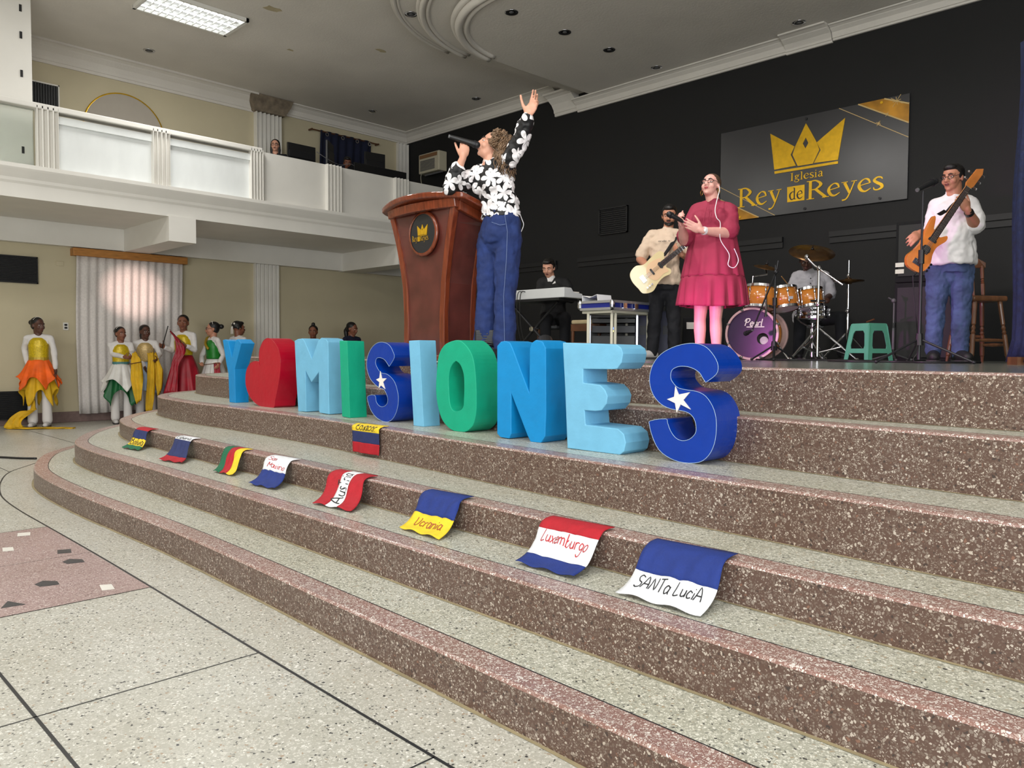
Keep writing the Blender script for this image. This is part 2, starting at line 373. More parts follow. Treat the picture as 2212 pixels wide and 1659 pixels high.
cornice('trim_6', cprof(ZD, .19, .20), [((-8.86, YB), (0, -1)), ((-5.06, YB), (0, -1))], 'ceiling_paint')
cornice('trim_7', cprof(ZD, .20, .30), [((-5.08, YB), (0, -1)), ((-4.44, YB), (0, -1))], 'ceiling_paint')
cornice('trim_8', cprof(ZD-.01, .17, .20), [((-4.43, YB), (0, -1)), ((8, YB), (0, -1))], 'ceiling_paint')
def fluted(name, x0, y0, x1, y1, z0, z1, out, n, material, parent=None):
    """a fluted pilaster front between two plan points, projecting to the left side of the direction"""
    a = Vector((x0, y0, 0)); b = Vector((x1, y1, 0)); d = (b-a); L = d.length; d /= L; nn = Vector((d.y, -d.x, 0))
    prof = [(0, 0), (0, out)]
    st = L/n
    for i in range(n):
        u = i*st
        prof += [(u+st*.16, out), (u+st*.28, out*.62), (u+st*.55, out*.45), (u+st*.82, out*.62), (u+st*.94, out)]
    prof += [(L, out), (L, 0)]
    mb = MB(); mb.rings([[a+d*u+nn*o+Vector((0, 0, z)) for u, o in prof] for z in (z0, z1)])
    return mb.build(name, material, parent)
struct(fluted('trim_9', XL-.02, 6.92, XL-.02, 7.40, 0, 2.80, .10, 6, 'white_paint'))
struct(fluted('trim_10', XL-.02, 6.95, XL-.02, 7.45, 3.4, 5.57, .14, 6, 'white_paint'))
struct(fluted('trim_11', XL-.02, 10.2, XL-.02, 10.48, 3.4, 5.62, .10, 3, 'white_paint'))
mb = MB(); mb.rings([[Vector((XL+o, y, z)) for y in (6.90-e, 7.50+e)]+[Vector((XL, y, z)) for y in (7.50+e, 6.90-e)] for o, z, e in ((.17, 5.56, 0), (.24, 5.72, .08), (.25, 5.845, .13))])
struct(mb.build('trim_12', 'old_plaster'))
struct(fluted('trim_13', -8.84, YB+.02, -9.30, YB+.02, 0, 5.5, .09, 6, 'black_wall_trim'))
struct(fluted('trim_14', -4.44, YB+.02, -5.06, YB+.02, 0, 5.4, .09, 7, 'black_wall_trim'))
mb = MB()
for a, b in ((XL, -9.32), (-8.82, -5.08), (-4.42, 8)):
    mb.b2((a, YB-.05, 2.72), (b, YB, 2.79)); mb.b2((a, YB-.025, 2.64), (b, YB, 2.72))
struct(mb.build('trim_15', 'black_wall_trim'))
mb = MB(); mb.b2((XL, -8, 0), (XL+.03, YB, .17)); struct(mb.build('baseboard_left', 'mauve_base', bevel=.008))
# ------------------------------------------------------------------ balcony
XF = -11.72
mb = MB()
mb.b2((XL, -8, 3.12), (XF, YB, 3.52)); mb.b2((XL, -8, 2.77), (XL+.14, YB, 3.13))
for y0, y1 in ((4.60, 5.0), (8.76, 9.2), (.2, .6), (-4.2, -3.8)): mb.b2((XL, y0, 2.76), (XF+.015, y1, 3.13))
mb.rings([[Vector((XF+o, y, z)) for o, z in ((0, 3.30), (.02, 3.33), (.02, 3.37), (.05, 3.41), (.09, 3.47), (.10, 3.49), (.10, 3.54), (-.25, 3.54), (-.25, 3.30))] for y in (-8, YB)])
struct(mb.build('ceiling_balcony_slab', 'white_paint'))
ys = [(2.907, 3.162), (4.38, 4.62), (5.88, 6.08), (7.26, 7.53), (8.69, 8.98)]
par = thing('balcony_parapet', 'white balcony railing with fluted posts and flat panels above the hall', 'railing', (XF, 2.9, 3.54))
def loc(o, p=par.location): o.data.transform(Matrix.Translation(-Vector(p))); return o
for y0, y1 in ys: loc(fluted('post', XF-.05, y0, XF-.05, y1, 3.54, 4.34, .10, 4, 'white_paint', par))
gaps = [(3.162, 4.38), (4.62, 5.88), (6.08, 7.26), (7.53, 8.69), (8.98, YB)]
for i, (a, b) in enumerate(gaps):
    mb = MB(); mb.b2((XF-.10, a, 3.54), (XF-.04, b, 4.26 if i < 2 else 4.34))
    if i < 2: mb.b2((XF-.12, a, 4.16), (XF-.0, b, 4.26))
    loc(mb.build('panel', 'white_panel' if i < 2 else 'white_paint', par))
mb = MB(); mb.b2((XF-.14, -8, 4.30), (XF+.05, 6.07, 4.375)); loc(mb.build('rail', 'white_paint', par, bevel=.012))
mb = MB(); mb.b2((XF-.07, -2.2, 3.56), (XF-.058, 2.9, 4.30)); loc(mb.build('glass_panel', 'clear_glass', par))
mb = MB()
mb.b2((-13.68, .5, 3.52), (-12.06, 2.88, 5.83)); mb.b2((-12.06, .5, 3.52), (-11.98, 2.94, 5.83))
o = mb.build('partition', 'white_paint', bevel=.01); tag(o, 'tall white wooden partition standing on the balcony left of the cream wall', 'partition', kind=None)
rebase(o, (-12.8, 2.9, 3.54))
mb = MB()
for z in (3.75, 4.75, 5.25, 5.6): mb.b2((-11.985, 2.80, z), (-11.972, 2.83, z+.09))
loc(mb.build('hinge', 'brass_strip', o), (-12.8, 2.9, 3.54))
# ------------------------------------------------------------------ writing
def ribbon(P, W, k=5):
    P = [Vector((x, y, 0)) for x, y in P]
    if len(P) > 2:
        Q = spline(P, k); ws = []
        for i in range(len(Q)):
            t = i/k; a = int(min(t, len(P)-2)); f = t-a
            ws.append((W[a]*(1-f)+W[a+1]*f) if isinstance(W, (list, tuple)) else W)
    else: Q = P; ws = list(W) if isinstance(W, (list, tuple)) else [W, W]
    R = []
    for i, p in enumerate(Q):
        d = (Q[min(i+1, len(Q)-1)]-Q[max(i-1, 0)]); d = d.normalized() if d.length > 1e-9 else Vector((1, 0, 0))
        n = Vector((-d.y, d.x, 0))*ws[i]/2; R.append([(p-n).xy, (p+n).xy])
    return R
SERIF = {
'R': (.86, [([(.19, .02), (.19, .98)], .125), ([(.04, .02), (.36, .02)], .04), ([(.04, .98), (.25, .98)], .04), ([(.19, .965), (.42, .97), (.62, .74), (.42, .52), (.22, .51)], [.05, .07, .14, .07, .05]), ([(.40, .52), (.82, .02)], [.12, .13]), ([(.68, .02), (.96, .02)], .04)]),
'e': (.56, [([(.12, .36), (.48, .44)], .04), ([(.49, .43), (.42, .62), (.28, .67), (.12, .52), (.08, .32), (.17, .10), (.32, .03), (.52, .16)], [.05, .09, .05, .08, .13, .12, .08, .03])]),
'y': (.62, [([(.14, .62), (.34, .06)], [.12, .10]), ([(.52, .62), (.33, .02), (.20, -.24), (.05, -.28)], [.045, .05, .06, .09]), ([(.02, .65), (.26, .65)], .035), ([(.40, .65), (.62, .65)], .035)]),
's': (.44, [([(.38, .54), (.33, .64), (.18, .66), (.08, .52), (.20, .38), (.34, .26), (.36, .12), (.22, .03), (.09, .06), (.06, .18)], [.03, .06, .07, .11, .13, .13, .11, .07, .06, .03])]),
'd': (.62, [([(.46, .04), (.46, .98)], .10), ([(.34, .98), (.46, .98)], .04), ([(.46, .60), (.30, .67), (.12, .52), (.09, .30), (.18, .07), (.30, .03), (.46, .14)], [.04, .06, .10, .13, .10, .07, .04]), ([(.46, .03), (.58, .05)], .05)]),
'I': (.40, [([(.2, .02), (.2, .98)], .12), ([(.06, .02), (.34, .02)], .04), ([(.06, .98), (.34, .98)], .04)]),
'l': (.32, [([(.16, .02), (.16, 1.0)], .10), ([(.04, .02), (.28, .02)], .04), ([(.05, .99), (.16, .99)], .04)]),
'i': (.32, [([(.16, .02), (.16, .64)], .10), ([(.04, .02), (.28, .02)], .04), ([(.05, .63), (.16, .63)], .04), ([(.12, .86), (.22, .86)], .10)]),
'g': (.56, [([(.26, .66), (.12, .52), (.24, .34), (.40, .50), (.27, .66)], [.06, .11, .06, .11, .06]), ([(.38, .62), (.52, .66)], .05), ([(.20, .34), (.14, .22), (.34, .12), (.48, -.02), (.34, -.2), (.12, -.18), (.06, -.04), (.18, .08)], [.05, .08, .09, .09, .07, .06, .06, .04])]),
'a': (.54, [([(.12, .52), (.22, .66), (.36, .60), (.38, .40), (.38, .08), (.50, .03)], [.07, .06, .09, .11, .10, .04]), ([(.38, .40), (.16, .30), (.10, .14), (.22, .03), (.38, .14)], [.04, .08, .12, .08, .04])]),
}
def serif(mb, text, place, mi=None):
    """place(u, v) -> 3-D point; cap height is 1"""
    x = 0
    for ch in text:
        wd, st = SERIF[ch]
        for i, (P, W) in enumerate(st):
            o_ = Vector((0, -.0007*i, 0)); mb.sheet([[Vector(place(x+a.x, a.y))+o_ for a in r] for r in ribbon(P, W)], mi)
        x += wd
    return x
def textw(t): return sum(SERIF[c][0] for c in t)
HAND = {
'A': (.7, [[(.0, 0), (.3, .95), (.62, 0)], [(.12, .35), (.52, .35)]]), 'B': (.6, [[(.08, 0), (.08, .95)], [(.08, .95), (.4, .85), (.35, .58), (.1, .5), (.45, .42), (.42, .1), (.08, 0)]]),
'C': (.65, [[(.55, .8), (.35, .95), (.1, .6), (.1, .25), (.3, 0), (.56, .15)]]), 'E': (.6, [[(.5, .92), (.12, .88), (.1, .5), (.42, .5)], [(.1, .5), (.06, .1), (.3, 0), (.55, .1)]]),
'L': (.6, [[(.15, .98), (.1, .02), (.5, .06)]]), 'M': (.8, [[(.05, 0), (.15, .9), (.35, .35), (.58, .92), (.68, 0)]]), 'N': (.7, [[(.05, 0), (.08, .9), (.52, .05), (.56, .95)]]),
'S': (.65, [[(.55, .85), (.3, .98), (.08, .8), (.2, .55), (.5, .4), (.5, .1), (.22, 0), (.0, .12)]]), 'U': (.7, [[(.08, .9), (.1, .2), (.3, 0), (.52, .2), (.56, .9)]]),
'T': (.6, [[(.05, .9), (.6, .95)], [(.33, .92), (.3, 0)]]), 'a': (.52, [[(.41, .46), (.22, .56), (.05, .30), (.18, .01), (.36, .14), (.42, .44)], [(.43, .54), (.42, .12), (.52, .0)]]), 'b': (.52, [[(.09, .98), (.08, .0)], [(.08, .34), (.26, .54), (.46, .28), (.28, .0), (.08, .08)]]),
'c': (.45, [[(.4, .45), (.2, .55), (.06, .25), (.2, 0), (.42, .1)]]), 'd': (.5, [[(.4, .45), (.2, .55), (.06, .25), (.2, 0), (.4, .2)], [(.42, .95), (.42, 0)]]), 'e': (.48, [[(.08, .28), (.4, .32), (.3, .55), (.1, .45), (.06, .18), (.22, 0), (.44, .12)]]),
'g': (.5, [[(.4, .45), (.2, .55), (.06, .3), (.2, .08), (.4, .25), (.42, .5), (.40, -.25), (.2, -.4), (.0, -.25)]]), 'i': (.25, [[(.12, .5), (.12, 0)], [(.12, .72), (.13, .78)]]), 'k': (.45, [[(.08, .9), (.08, 0)], [(.38, .5), (.1, .25), (.42, 0)]]), 'l': (.25, [[(.12, .95), (.1, .1), (.2, 0)]]),
'm': (.7, [[(.06, 0), (.06, .5), (.1, .42), (.25, .54), (.32, .4), (.32, 0)], [(.32, .4), (.48, .54), (.58, .4), (.6, 0)]]), 'n': (.5, [[(.06, 0), (.06, .52), (.1, .42), (.28, .54), (.4, .4), (.42, 0)]]), 'o': (.5, [[(.25, .55), (.06, .35), (.1, .08), (.28, 0), (.42, .2), (.4, .45), (.25, .55)]]),
'r': (.4, [[(.08, 0), (.08, .5)], [(.08, .35), (.2, .52), (.38, .5)]]), 's': (.42, [[(.36, .48), (.18, .55), (.08, .42), (.32, .22), (.3, .05), (.05, .02)]]), 't': (.38, [[(.16, .85), (.16, .1), (.32, 0)], [(.02, .55), (.34, .57)]]), 'u': (.5, [[(.06, .52), (.08, .12), (.22, 0), (.38, .14), (.4, .52), (.42, 0)]]),
'v': (.42, [[(.02, .5), (.2, 0), (.38, .52)]]), 'x': (.45, [[(.04, .52), (.4, 0)], [(.4, .54), (.02, 0)]]), ' ': (.35, []), 'P': (.7, [[(.1, 0), (.2, .9)], [(.0, .6), (.1, .95), (.5, 1.0), (.6, .75), (.4, .5), (.18, .5)]]),
}
def hand(mb, text, place, wd=.07, mi=None):
    x = 0
    for ch in text:
        w_, st = HAND[ch]
        for P in st: mb.sheet([[place(x+a.x, a.y) for a in r] for r in ribbon(P, wd, 4)], mi)
        x += w_
    return x
def handw(t): return sum(HAND[c][0] for c in t)
# ------------------------------------------------------------------ more materials
mat('wood_lectern', (108, 48, 26), .25, var=.35, vscale=6, stretch=(7, 7, .7), coat=.4)
mat('wood_lectern_dark', (86, 42, 36), .28, var=.30, vscale=5, coat=.4)
mat('black_gloss', (30, 30, 33), .3)
mat('gold_letters', (214, 168, 30), .28, metal=.55, var=.12, vscale=14)
mat('gold_corner', (176, 124, 34), .35, metal=.35, var=.35, vscale=5)
mat('sign_black', (44, 44, 47), .24, spec=.7)
mat('gold_line', (200, 170, 110), .4)
mat('chrome', (200, 200, 204), .12, metal=1.)
mat('dark_metal', (40, 40, 43), .4, metal=.5)
mat('black_plastic', (18, 18, 20), .45)
mat('black_fabric', (14, 14, 17), .9, weave=.2)
mat('grey_plastic', (88, 88, 90), .5)
mat('grille', (12, 12, 13), .6)
mat('white_plastic', (220, 218, 212), .4)
mat('cream_plastic', (190, 182, 160), .5)
mat('off_white_metal', (206, 202, 184), .4)
mat('paper', (232, 232, 230), .7)
mat('aluminium', (196, 198, 204), .3, metal=.8); mat('light_grey', (206, 208, 210), .4)
mat('case_blue', (22, 34, 120), .4)
mat('case_navy', (12, 16, 58), .45)
mat('led_blue', (40, 80, 255), .4, emit=(70, 110, 255), es=4)
mat('led_yellow', (250, 240, 120), .4, emit=(255, 240, 120), es=3)
mat('wood_stool', (98, 62, 38), .35, var=.35, vscale=9, stretch=(3, 3, .8), coat=.3)
mat('wood_chair', (84, 50, 28), .4, var=.3, vscale=8)
mat('cushion', (168, 152, 118), .85, var=.1)
mat('green_plastic', (84, 156, 128), .3, var=.05)
mat('drum_amber', (196, 122, 46), .18, var=.25, vscale=5, coat=.8)
mat('drum_head', (206, 200, 200), .4)
mat('drum_head_dark', (44, 38, 62), .28, var=.08)
mat('drum_hole', (4, 4, 5), .8)
mat('hoop', (196, 164, 160), .3)
mat('cymbal', (104, 76, 48), .28, metal=.85, var=.25, vscale=20)
mat('navy_cloth', (16, 22, 48), .9, var=.15)
mat('blue_velvet', (15, 28, 66), .75, var=.35, vscale=22, bump=.6, bscale=30)
mat('white_drape', (212, 206, 202), .85, var=.08, vscale=40, bump=.5, bscale=120)
mat('pine', (172, 116, 54), .5, var=.25, vscale=8, stretch=(8, .8, 8))
mat('yellow_cloth', (206, 162, 10), .7, var=.15, vscale=9)
mat('disc_plaster', (168, 160, 148), .7)
mat('cork', (128, 92, 60), .7)
for n_, c_ in (('paper_blue', (0, 132, 196)), ('paper_sky', (112, 178, 212)), ('paper_green', (0, 158, 122)), ('paper_navy', (0, 52, 150)), ('paper_red', (172, 0, 36))):
    mat(n_, c_, .5 if n_ not in ('paper_navy', 'paper_red') else .28, var=.05, vscale=10, bump=.35, bscale=14)
for n_, c_ in (('flag_red', (168, 14, 32)), ('flag_blue', (18, 44, 118)), ('flag_navy', (30, 42, 92)), ('flag_yellow', (228, 196, 40)), ('flag_green', (20, 98, 66)), ('flag_white', (226, 228, 232))):
    mat(n_, c_, .8, var=.08, vscale=30, bump=.25, bscale=160)
mat('marker_black', (20, 20, 24), .6); mat('marker_red', (176, 36, 44), .6); mat('marker_brown', (160, 70, 30), .6)
mat('star_white', (232, 226, 218), .6)
mat('edge_white', (150, 176, 206), .6)
S6 = ZL[6]
H0 = .7831
# ------------------------------------------------------------------ big paper covered letters
LET={'Y':[(-7.328,1.246),(-7.283,1.253),(-7.211,1.238),(-7.137,1.081),(-7.054,1.238),(-7.015,1.254),(-6.937,1.214),(-7.08,0.972),(-7.069,0.649),(-7.197,0.65),(-7.213,0.929),(-7.25,1.009)],'heart':[(-6.511,1.016),(-6.534,1.05),(-6.613,1.055),(-6.693,1.032),(-6.755,0.979),(-6.781,0.901),(-6.768,0.815),(-6.699,0.731),(-6.579,0.671),(-6.462,0.653),(-6.264,0.653),(-6.235,0.715),(-6.188,0.827),(-6.15,0.936),(-6.136,1.045),(-6.147,1.117),(-6.192,1.189),(-6.283,1.243),(-6.358,1.261),(-6.434,1.24),(-6.489,1.189),(-6.517,1.133),(-6.518,1.077)],'M':[(-5.808,1.235),(-5.757,1.248),(-5.683,1.253),(-5.651,1.23),(-5.539,1.087),(-5.441,1.237),(-5.397,1.255),(-5.329,1.244),(-5.299,1.22),(-5.297,1.008),(-5.288,0.657),(-5.417,0.661),(-5.436,0.673),(-5.438,0.984),(-5.549,0.9),(-5.64,0.993),(-5.632,0.657),(-5.756,0.654),(-5.786,0.946)],'I':[(-5.058,1.23),(-4.956,1.227),(-4.921,0.654),(-5.026,0.659)],'S':[(-4.46,1.05),(-4.399,1.113),(-4.417,1.157),(-4.448,1.193),(-4.497,1.215),(-4.559,1.221),(-4.623,1.208),(-4.681,1.171),(-4.72,1.118),(-4.733,1.065),(-4.72,1.004),(-4.681,0.952),(-4.623,0.916),(-4.572,0.896),(-4.522,0.886),(-4.491,0.854),(-4.475,0.818),(-4.485,0.788),(-4.516,0.768),(-4.554,0.762),(-4.592,0.775),(-4.617,0.8),(-4.634,0.841),(-4.721,0.83),(-4.714,0.784),(-4.682,0.733),(-4.63,0.691),(-4.56,0.665),(-4.485,0.659),(-4.424,0.681),(-4.381,0.728),(-4.357,0.787),(-4.354,0.845),(-4.369,0.896),(-4.399,0.946),(-4.448,0.981),(-4.497,0.998),(-4.547,1.002),(-4.585,1.022),(-4.617,1.059),(-4.623,1.081),(-4.61,1.104),(-4.585,1.111),(-4.547,1.108),(-4.509,1.094),(-4.478,1.068)],'Sstar':[(-4.56,1.015),(-4.541,0.964),(-4.485,0.967),(-4.528,0.938),(-4.504,0.891),(-4.55,0.915),(-4.579,0.895),(-4.57,0.937),(-4.61,0.954),(-4.57,0.967)],'I2':[(-4.184,1.223),(-4.072,1.226),(-4.025,0.654),(-4.132,0.654)],'O':[(-3.673,1.222),(-3.626,1.218),(-3.568,1.183),(-3.521,1.129),(-3.496,1.053),(-3.484,0.955),(-3.48,0.863),(-3.483,0.787),(-3.502,0.717),(-3.536,0.68),(-3.588,0.655),(-3.683,0.653),(-3.755,0.679),(-3.811,0.728),(-3.849,0.814),(-3.864,0.91),(-3.856,1.023),(-3.837,1.127),(-3.788,1.187),(-3.733,1.211)],'Oin':[(-3.67,1.092),(-3.631,1.07),(-3.599,1.013),(-3.592,0.936),(-3.595,0.858),(-3.601,0.811),(-3.63,0.786),(-3.683,0.779),(-3.719,0.805),(-3.734,0.867),(-3.741,0.97),(-3.73,1.033),(-3.702,1.073)],'N':[(-3.235,1.182),(-3.204,1.207),(-3.173,1.211),(-3.132,1.203),(-3.112,1.175),(-2.977,0.924),(-2.974,1.168),(-2.96,1.199),(-2.927,1.215),(-2.88,1.206),(-2.854,1.168),(-2.849,0.827),(-2.855,0.689),(-2.884,0.652),(-2.965,0.651),(-2.989,0.686),(-3.118,0.915),(-3.116,0.683),(-3.133,0.654),(-3.205,0.657),(-3.231,0.674)],'E':[(-2.659,1.2),(-2.313,1.189),(-2.283,1.171),(-2.273,1.144),(-2.282,1.101),(-2.308,1.071),(-2.334,1.068),(-2.521,1.066),(-2.52,0.997),(-2.411,0.989),(-2.379,0.964),(-2.363,0.934),(-2.371,0.896),(-2.401,0.863),(-2.441,0.857),(-2.51,0.857),(-2.501,0.785),(-2.3,0.78),(-2.262,0.756),(-2.25,0.714),(-2.261,0.671),(-2.287,0.653),(-2.621,0.655),(-2.641,0.973)],'S2':[(-1.818,1.018),(-1.767,1.055),(-1.758,1.093),(-1.778,1.134),(-1.816,1.172),(-1.864,1.189),(-1.923,1.189),(-1.993,1.172),(-2.055,1.141),(-2.096,1.096),(-2.115,1.042),(-2.111,0.989),(-2.089,0.945),(-2.051,0.911),(-1.999,0.892),(-1.938,0.886),(-1.898,0.876),(-1.873,0.852),(-1.863,0.818),(-1.867,0.788),(-1.896,0.76),(-1.936,0.75),(-1.971,0.762),(-1.997,0.791),(-2.013,0.825),(-2.024,0.844),(-2.108,0.829),(-2.113,0.809),(-2.096,0.756),(-2.058,0.697),(-1.995,0.663),(-1.924,0.651),(-1.845,0.661),(-1.798,0.696),(-1.771,0.749),(-1.762,0.809),(-1.765,0.867),(-1.783,0.916),(-1.817,0.957),(-1.861,0.976),(-1.92,0.982),(-1.96,0.99),(-1.986,1.011),(-1.999,1.032),(-1.997,1.063),(-1.977,1.08),(-1.941,1.088),(-1.892,1.082),(-1.852,1.062),(-1.833,1.037)],'S2star':[(-1.972,0.995),(-1.954,0.959),(-1.895,0.972),(-1.929,0.935),(-1.891,0.895),(-1.943,0.915),(-1.963,0.876),(-1.972,0.919),(-2.015,0.935),(-1.977,0.948)]}
SPEC = [('Y', 3.379, .135, 'paper_blue', 'letter_y', 'bright blue paper-covered letter Y at the left end of the row on the fourth step'),
('heart', 3.342, .20, 'paper_red', 'heart', 'big red paper-covered heart standing between the letters Y and M'),
('M', 3.29, .155, 'paper_sky', 'letter_m', 'pale blue paper-covered letter M right of the red heart'),
('I', 3.24, .15, 'paper_green', 'letter_i', 'green paper-covered letter I between the M and the first dark blue S'),
('S', 3.26, .20, 'paper_navy', 'letter_s', 'smaller dark blue glossy letter S with white star, between the two letters I'),
('I2', 3.22, .14, 'paper_sky', 'letter_i', 'pale blue paper-covered letter I left of the green O'),
('O', 3.19, .20, 'paper_green', 'letter_o', 'green paper-covered letter O with a narrow opening in front of the lectern'),
('N', 3.125, .20, 'paper_blue', 'letter_n', 'bright blue paper-covered letter N between the green O and pale blue E'),
('E', 3.04, .20, 'paper_sky', 'letter_e', 'pale blue paper-covered letter E with rounded arms'),
('S2', 3.04, .21, 'paper_navy', 'letter_s', 'large dark blue glossy letter S with white star at the right end of the row')]
def smooth2(P, k=4): return [(v.x, v.y) for v in spline([(x, y, 0) for x, y in P+[P[0]]], k)[:-1]]
for key, y, dep, m_, nm, lab in SPEC:
    P = LET[key]; z0 = min(p[1] for p in P); P = [(x, z-z0+ZL[4]) for x, z in P]; dz = ZL[4]-z0
    if key in ('S', 'S2', 'heart', 'O'): P = smooth2(P, 3); zz = min(p[1] for p in P); P = [(a, max(b, ZL[4]+.0)) for a, b in P]
    cx = sum(p[0] for p in P)/len(P); base = (cx, y+dep/2, ZL[4])
    holes = [[(x, z+dz) for x, z in smooth2(LET['Oin'], 3)]] if key == 'O' else None
    mb = MB(); mb.prism(P, lambda a, b: (a, y, b), lambda a, b: (a, y+dep, b), holes)
    o = mb.build(nm, m_, bevel=.004, segs=2); tag(o, lab, 'letter' if nm != 'heart' else 'heart decoration', 'letters of the word on the fourth step' if nm != 'heart' else None); rebase(o, base)
    if key in ('S', 'S2'):
        mb = MB(); mb.prism([(x, z+dz) for x, z in LET[key+'star']], lambda a, b: (a, y-.006, b), lambda a, b: (a, y-.001, b))
        s_ = mb.build('star', 'star_white', o); s_.data.transform(Matrix.Translation(-Vector(base))); s_['label'] = 'white five-pointed star'
    if key in ('heart', 'S', 'S2'):
        mb = MB(); mb.tube([(a, y-.001, b) for a, b in P], .0013, 5, closed=True)
        s_ = mb.build('edge_tape', 'edge_white' if key != 'heart' else 'paper_red', o); s_.data.transform(Matrix.Translation(-Vector(base)))
# ------------------------------------------------------------------ flags over the steps
def flag(name, label, k, xl, xr, bl, br, stripes, horiz, text, ink, yedge, drop=None, tcfg=None, tail=.035):
    """stripes: list of (end fraction, material); horiz = stripes change along the hanging direction"""
    zt, zb = ZL[k], ZL[k-1]; base = ((xl+xr)/2, yedge, zt)
    nS, nT = 18, 34
    seed = rnd.random()*9
    def S(s, t):
        x0 = xl+(xr-xl)*s; e = Vector((x0, yedge-.003, zt+.009))
        if t < .09:
            return e+Vector((0, .015+tail*(1-t/.09)*(1+.5*s), .002))
        t = (t-.09)/.91
        wv = .006*math.sin(9*s+seed)+.005*math.sin(17*s+seed*2+5*t)
        if drop is not None:
            a = min(t/.08, 1); return Vector((x0+(bl[0]-xl)*(1-s)*t*.4, yedge+.015-.027*a+wv*t*.8-.006, zt+.006-.004*a-drop*max(0, t-.04)))
        p3 = Vector((bl[0]+(br[0]-bl[0])*s, bl[1]+(br[1]-bl[1])*s, zb+.006))
        p0 = e+Vector((0, .012, 0)); p1 = e+Vector((0, -.045, -.01)); 
        foot = Vector((x0*.6+p3.x*.4, yedge-.05, zb+.03)); p2 = foot
        q = p0*(1-t)**3+3*p1*t*(1-t)**2+3*p2*t*t*(1-t)+p3*t**3
        n = Vector((0, -math.cos(t*1.5), math.sin(t*1.5)))
        q += n*(abs(wv)*math.sin(PI*min(1, t*1.15))*1.4+.002)
        if t > .75: q.z += .010*(t-.75)/.25*(.5+.5*math.sin(14*s+seed))
        return q
    cuts = [0]+[c for c, _ in stripes]
    g = thing(name, label, 'flag', base, group='small flags laid over the steps')
    for i, (c1, m_) in enumerate(stripes):
        c0 = cuts[i]; mb = MB()
        if horiz:
            R = [[S(a/nS, c0+(c1-c0)*b/12) for a in range(nS+1)] for b in range(13)]
        else:
            R = [[S(c0+(c1-c0)*a/6, b/nT) for a in range(7)] for b in range(nT+1)]
        mb.sheet(R); o = mb.build('stripe', m_, g, smooth=True, solid=.0025); o.data.transform(Matrix.Translation(-Vector(base)))
        o['label'] = m_.split('_')[1].replace('navy', 'dark blue')+' stripe'
    mb = MB()
    for s0, t0, s1, t1, T in (tcfg or []):   # text baseline from (s0,t0) to (s1,t1)
        L = handw(T); ds = (s1-s0)/L; dt = (t1-t0)/L
        # glyph height direction: perpendicular in cloth metres
        W = xr-xl; Hh = (drop or .34)
        ax = Vector((ds*W, dt*Hh)); hgt = tcfg_h[name_key]*1.0
        up = Vector((ax.y, -ax.x)).normalized() if ax.length else Vector((0, -1)); up *= hgt
        us, ut = up.x/W, up.y/Hh
        def place(a, b):
            s = min(max(s0+ds*a+us*b, .005), .995); t = min(max(t0+dt*a+ut*b, .005), .995)
            p = S(s, t); q1 = S(min(s+.01, 1), t)-p; q2 = S(s, min(t+.01, 1))-p; n = q1.cross(q2)
            n = n.normalized() if n.length > 0 else Vector((0, -1, 0))
            if n.y > 0 or n.z < -.3: n = -n
            return p+n*.003
        hand(mb, T, place, .085)
    if tcfg:
        o = mb.build('handwriting', ink, g); o.data.transform(Matrix.Translation(-Vector(base)))
    return g
tcfg_h = {}
def F(key, hgt, *a, **k):
    global name_key
    name_key = key; tcfg_h[key] = hgt; return flag('flag', *a, **k)
F('bo', .085, 'small red, dark blue and yellow flag with green end, leftmost on the steps', 3, -7.22, -6.93, (-6.99, 2.33), (-6.70, 2.36), [(.27, 'flag_red'), (.62, 'flag_navy'), (.86, 'flag_yellow'), (1, 'flag_green')], True, 'x', 'marker_black', 2.55, tcfg=[(.10, .84, .95, .84, 'Bolivia')])
F('es', .07, 'small white, blue and red flag with writing on the white, second from the left', 3, -6.28, -5.99, (-6.02, 2.27), (-5.72, 2.32), [(.28, 'flag_white'), (.84, 'flag_navy'), (1, 'flag_red')], True, 'x', 'marker_black', 2.517, tcfg=[(.06, .25, .96, .25, 'Eslovenia')])
F('ca', .07, 'small flag of green, red and yellow upright stripes', 3, -5.35, -5.08, (-5.20, 2.32), (-4.93, 2.33), [(.33, 'flag_green'), (.68, 'flag_red'), (1, 'flag_yellow')], False, 'x', 'marker_black', 2.492)
F('sa', .058, 'white and blue flag with San Marino written in red', 3, -4.70, -4.41, (-4.56, 2.26), (-4.27, 2.28), [(.60, 'flag_white'), (1, 'flag_blue')], True, 'x', 'marker_red', 2.476, tcfg=[(.10, .29, .50, .30, 'San'), (.20, .52, .94, .54, 'Marino')])
F('au', .105, 'red flag with a white middle band reading Austria', 3, -3.87, -3.53, (-3.74, 2.22), (-3.40, 2.245), [(.34, 'flag_red'), (.64, 'flag_white'), (1, 'flag_red')], False, 'x', 'marker_black', 2.44, tcfg=[(.60, .92, .60, .12, 'AusTria')])
F('uc', .06, 'dark blue and yellow flag with orange handwriting on the yellow', 3, -3.0, -2.71, (-2.93, 2.20), (-2.63, 2.19), [(.66, 'flag_blue'), (1, 'flag_yellow')], True, 'x', 'marker_brown', 2.408, tcfg=[(.18, .90, .85, .88, 'Ucrania')])
F('lu', .075, 'red, white and blue flag reading Luxemburgo', 3, -2.16, -1.85, (-2.13, 2.165), (-1.83, 2.165), [(.38, 'flag_red'), (.82, 'flag_white'), (1, 'flag_blue')], True, 'x', 'marker_red', 2.372, tcfg=[(.10, .60, .90, .63, 'Luxemburgo')])
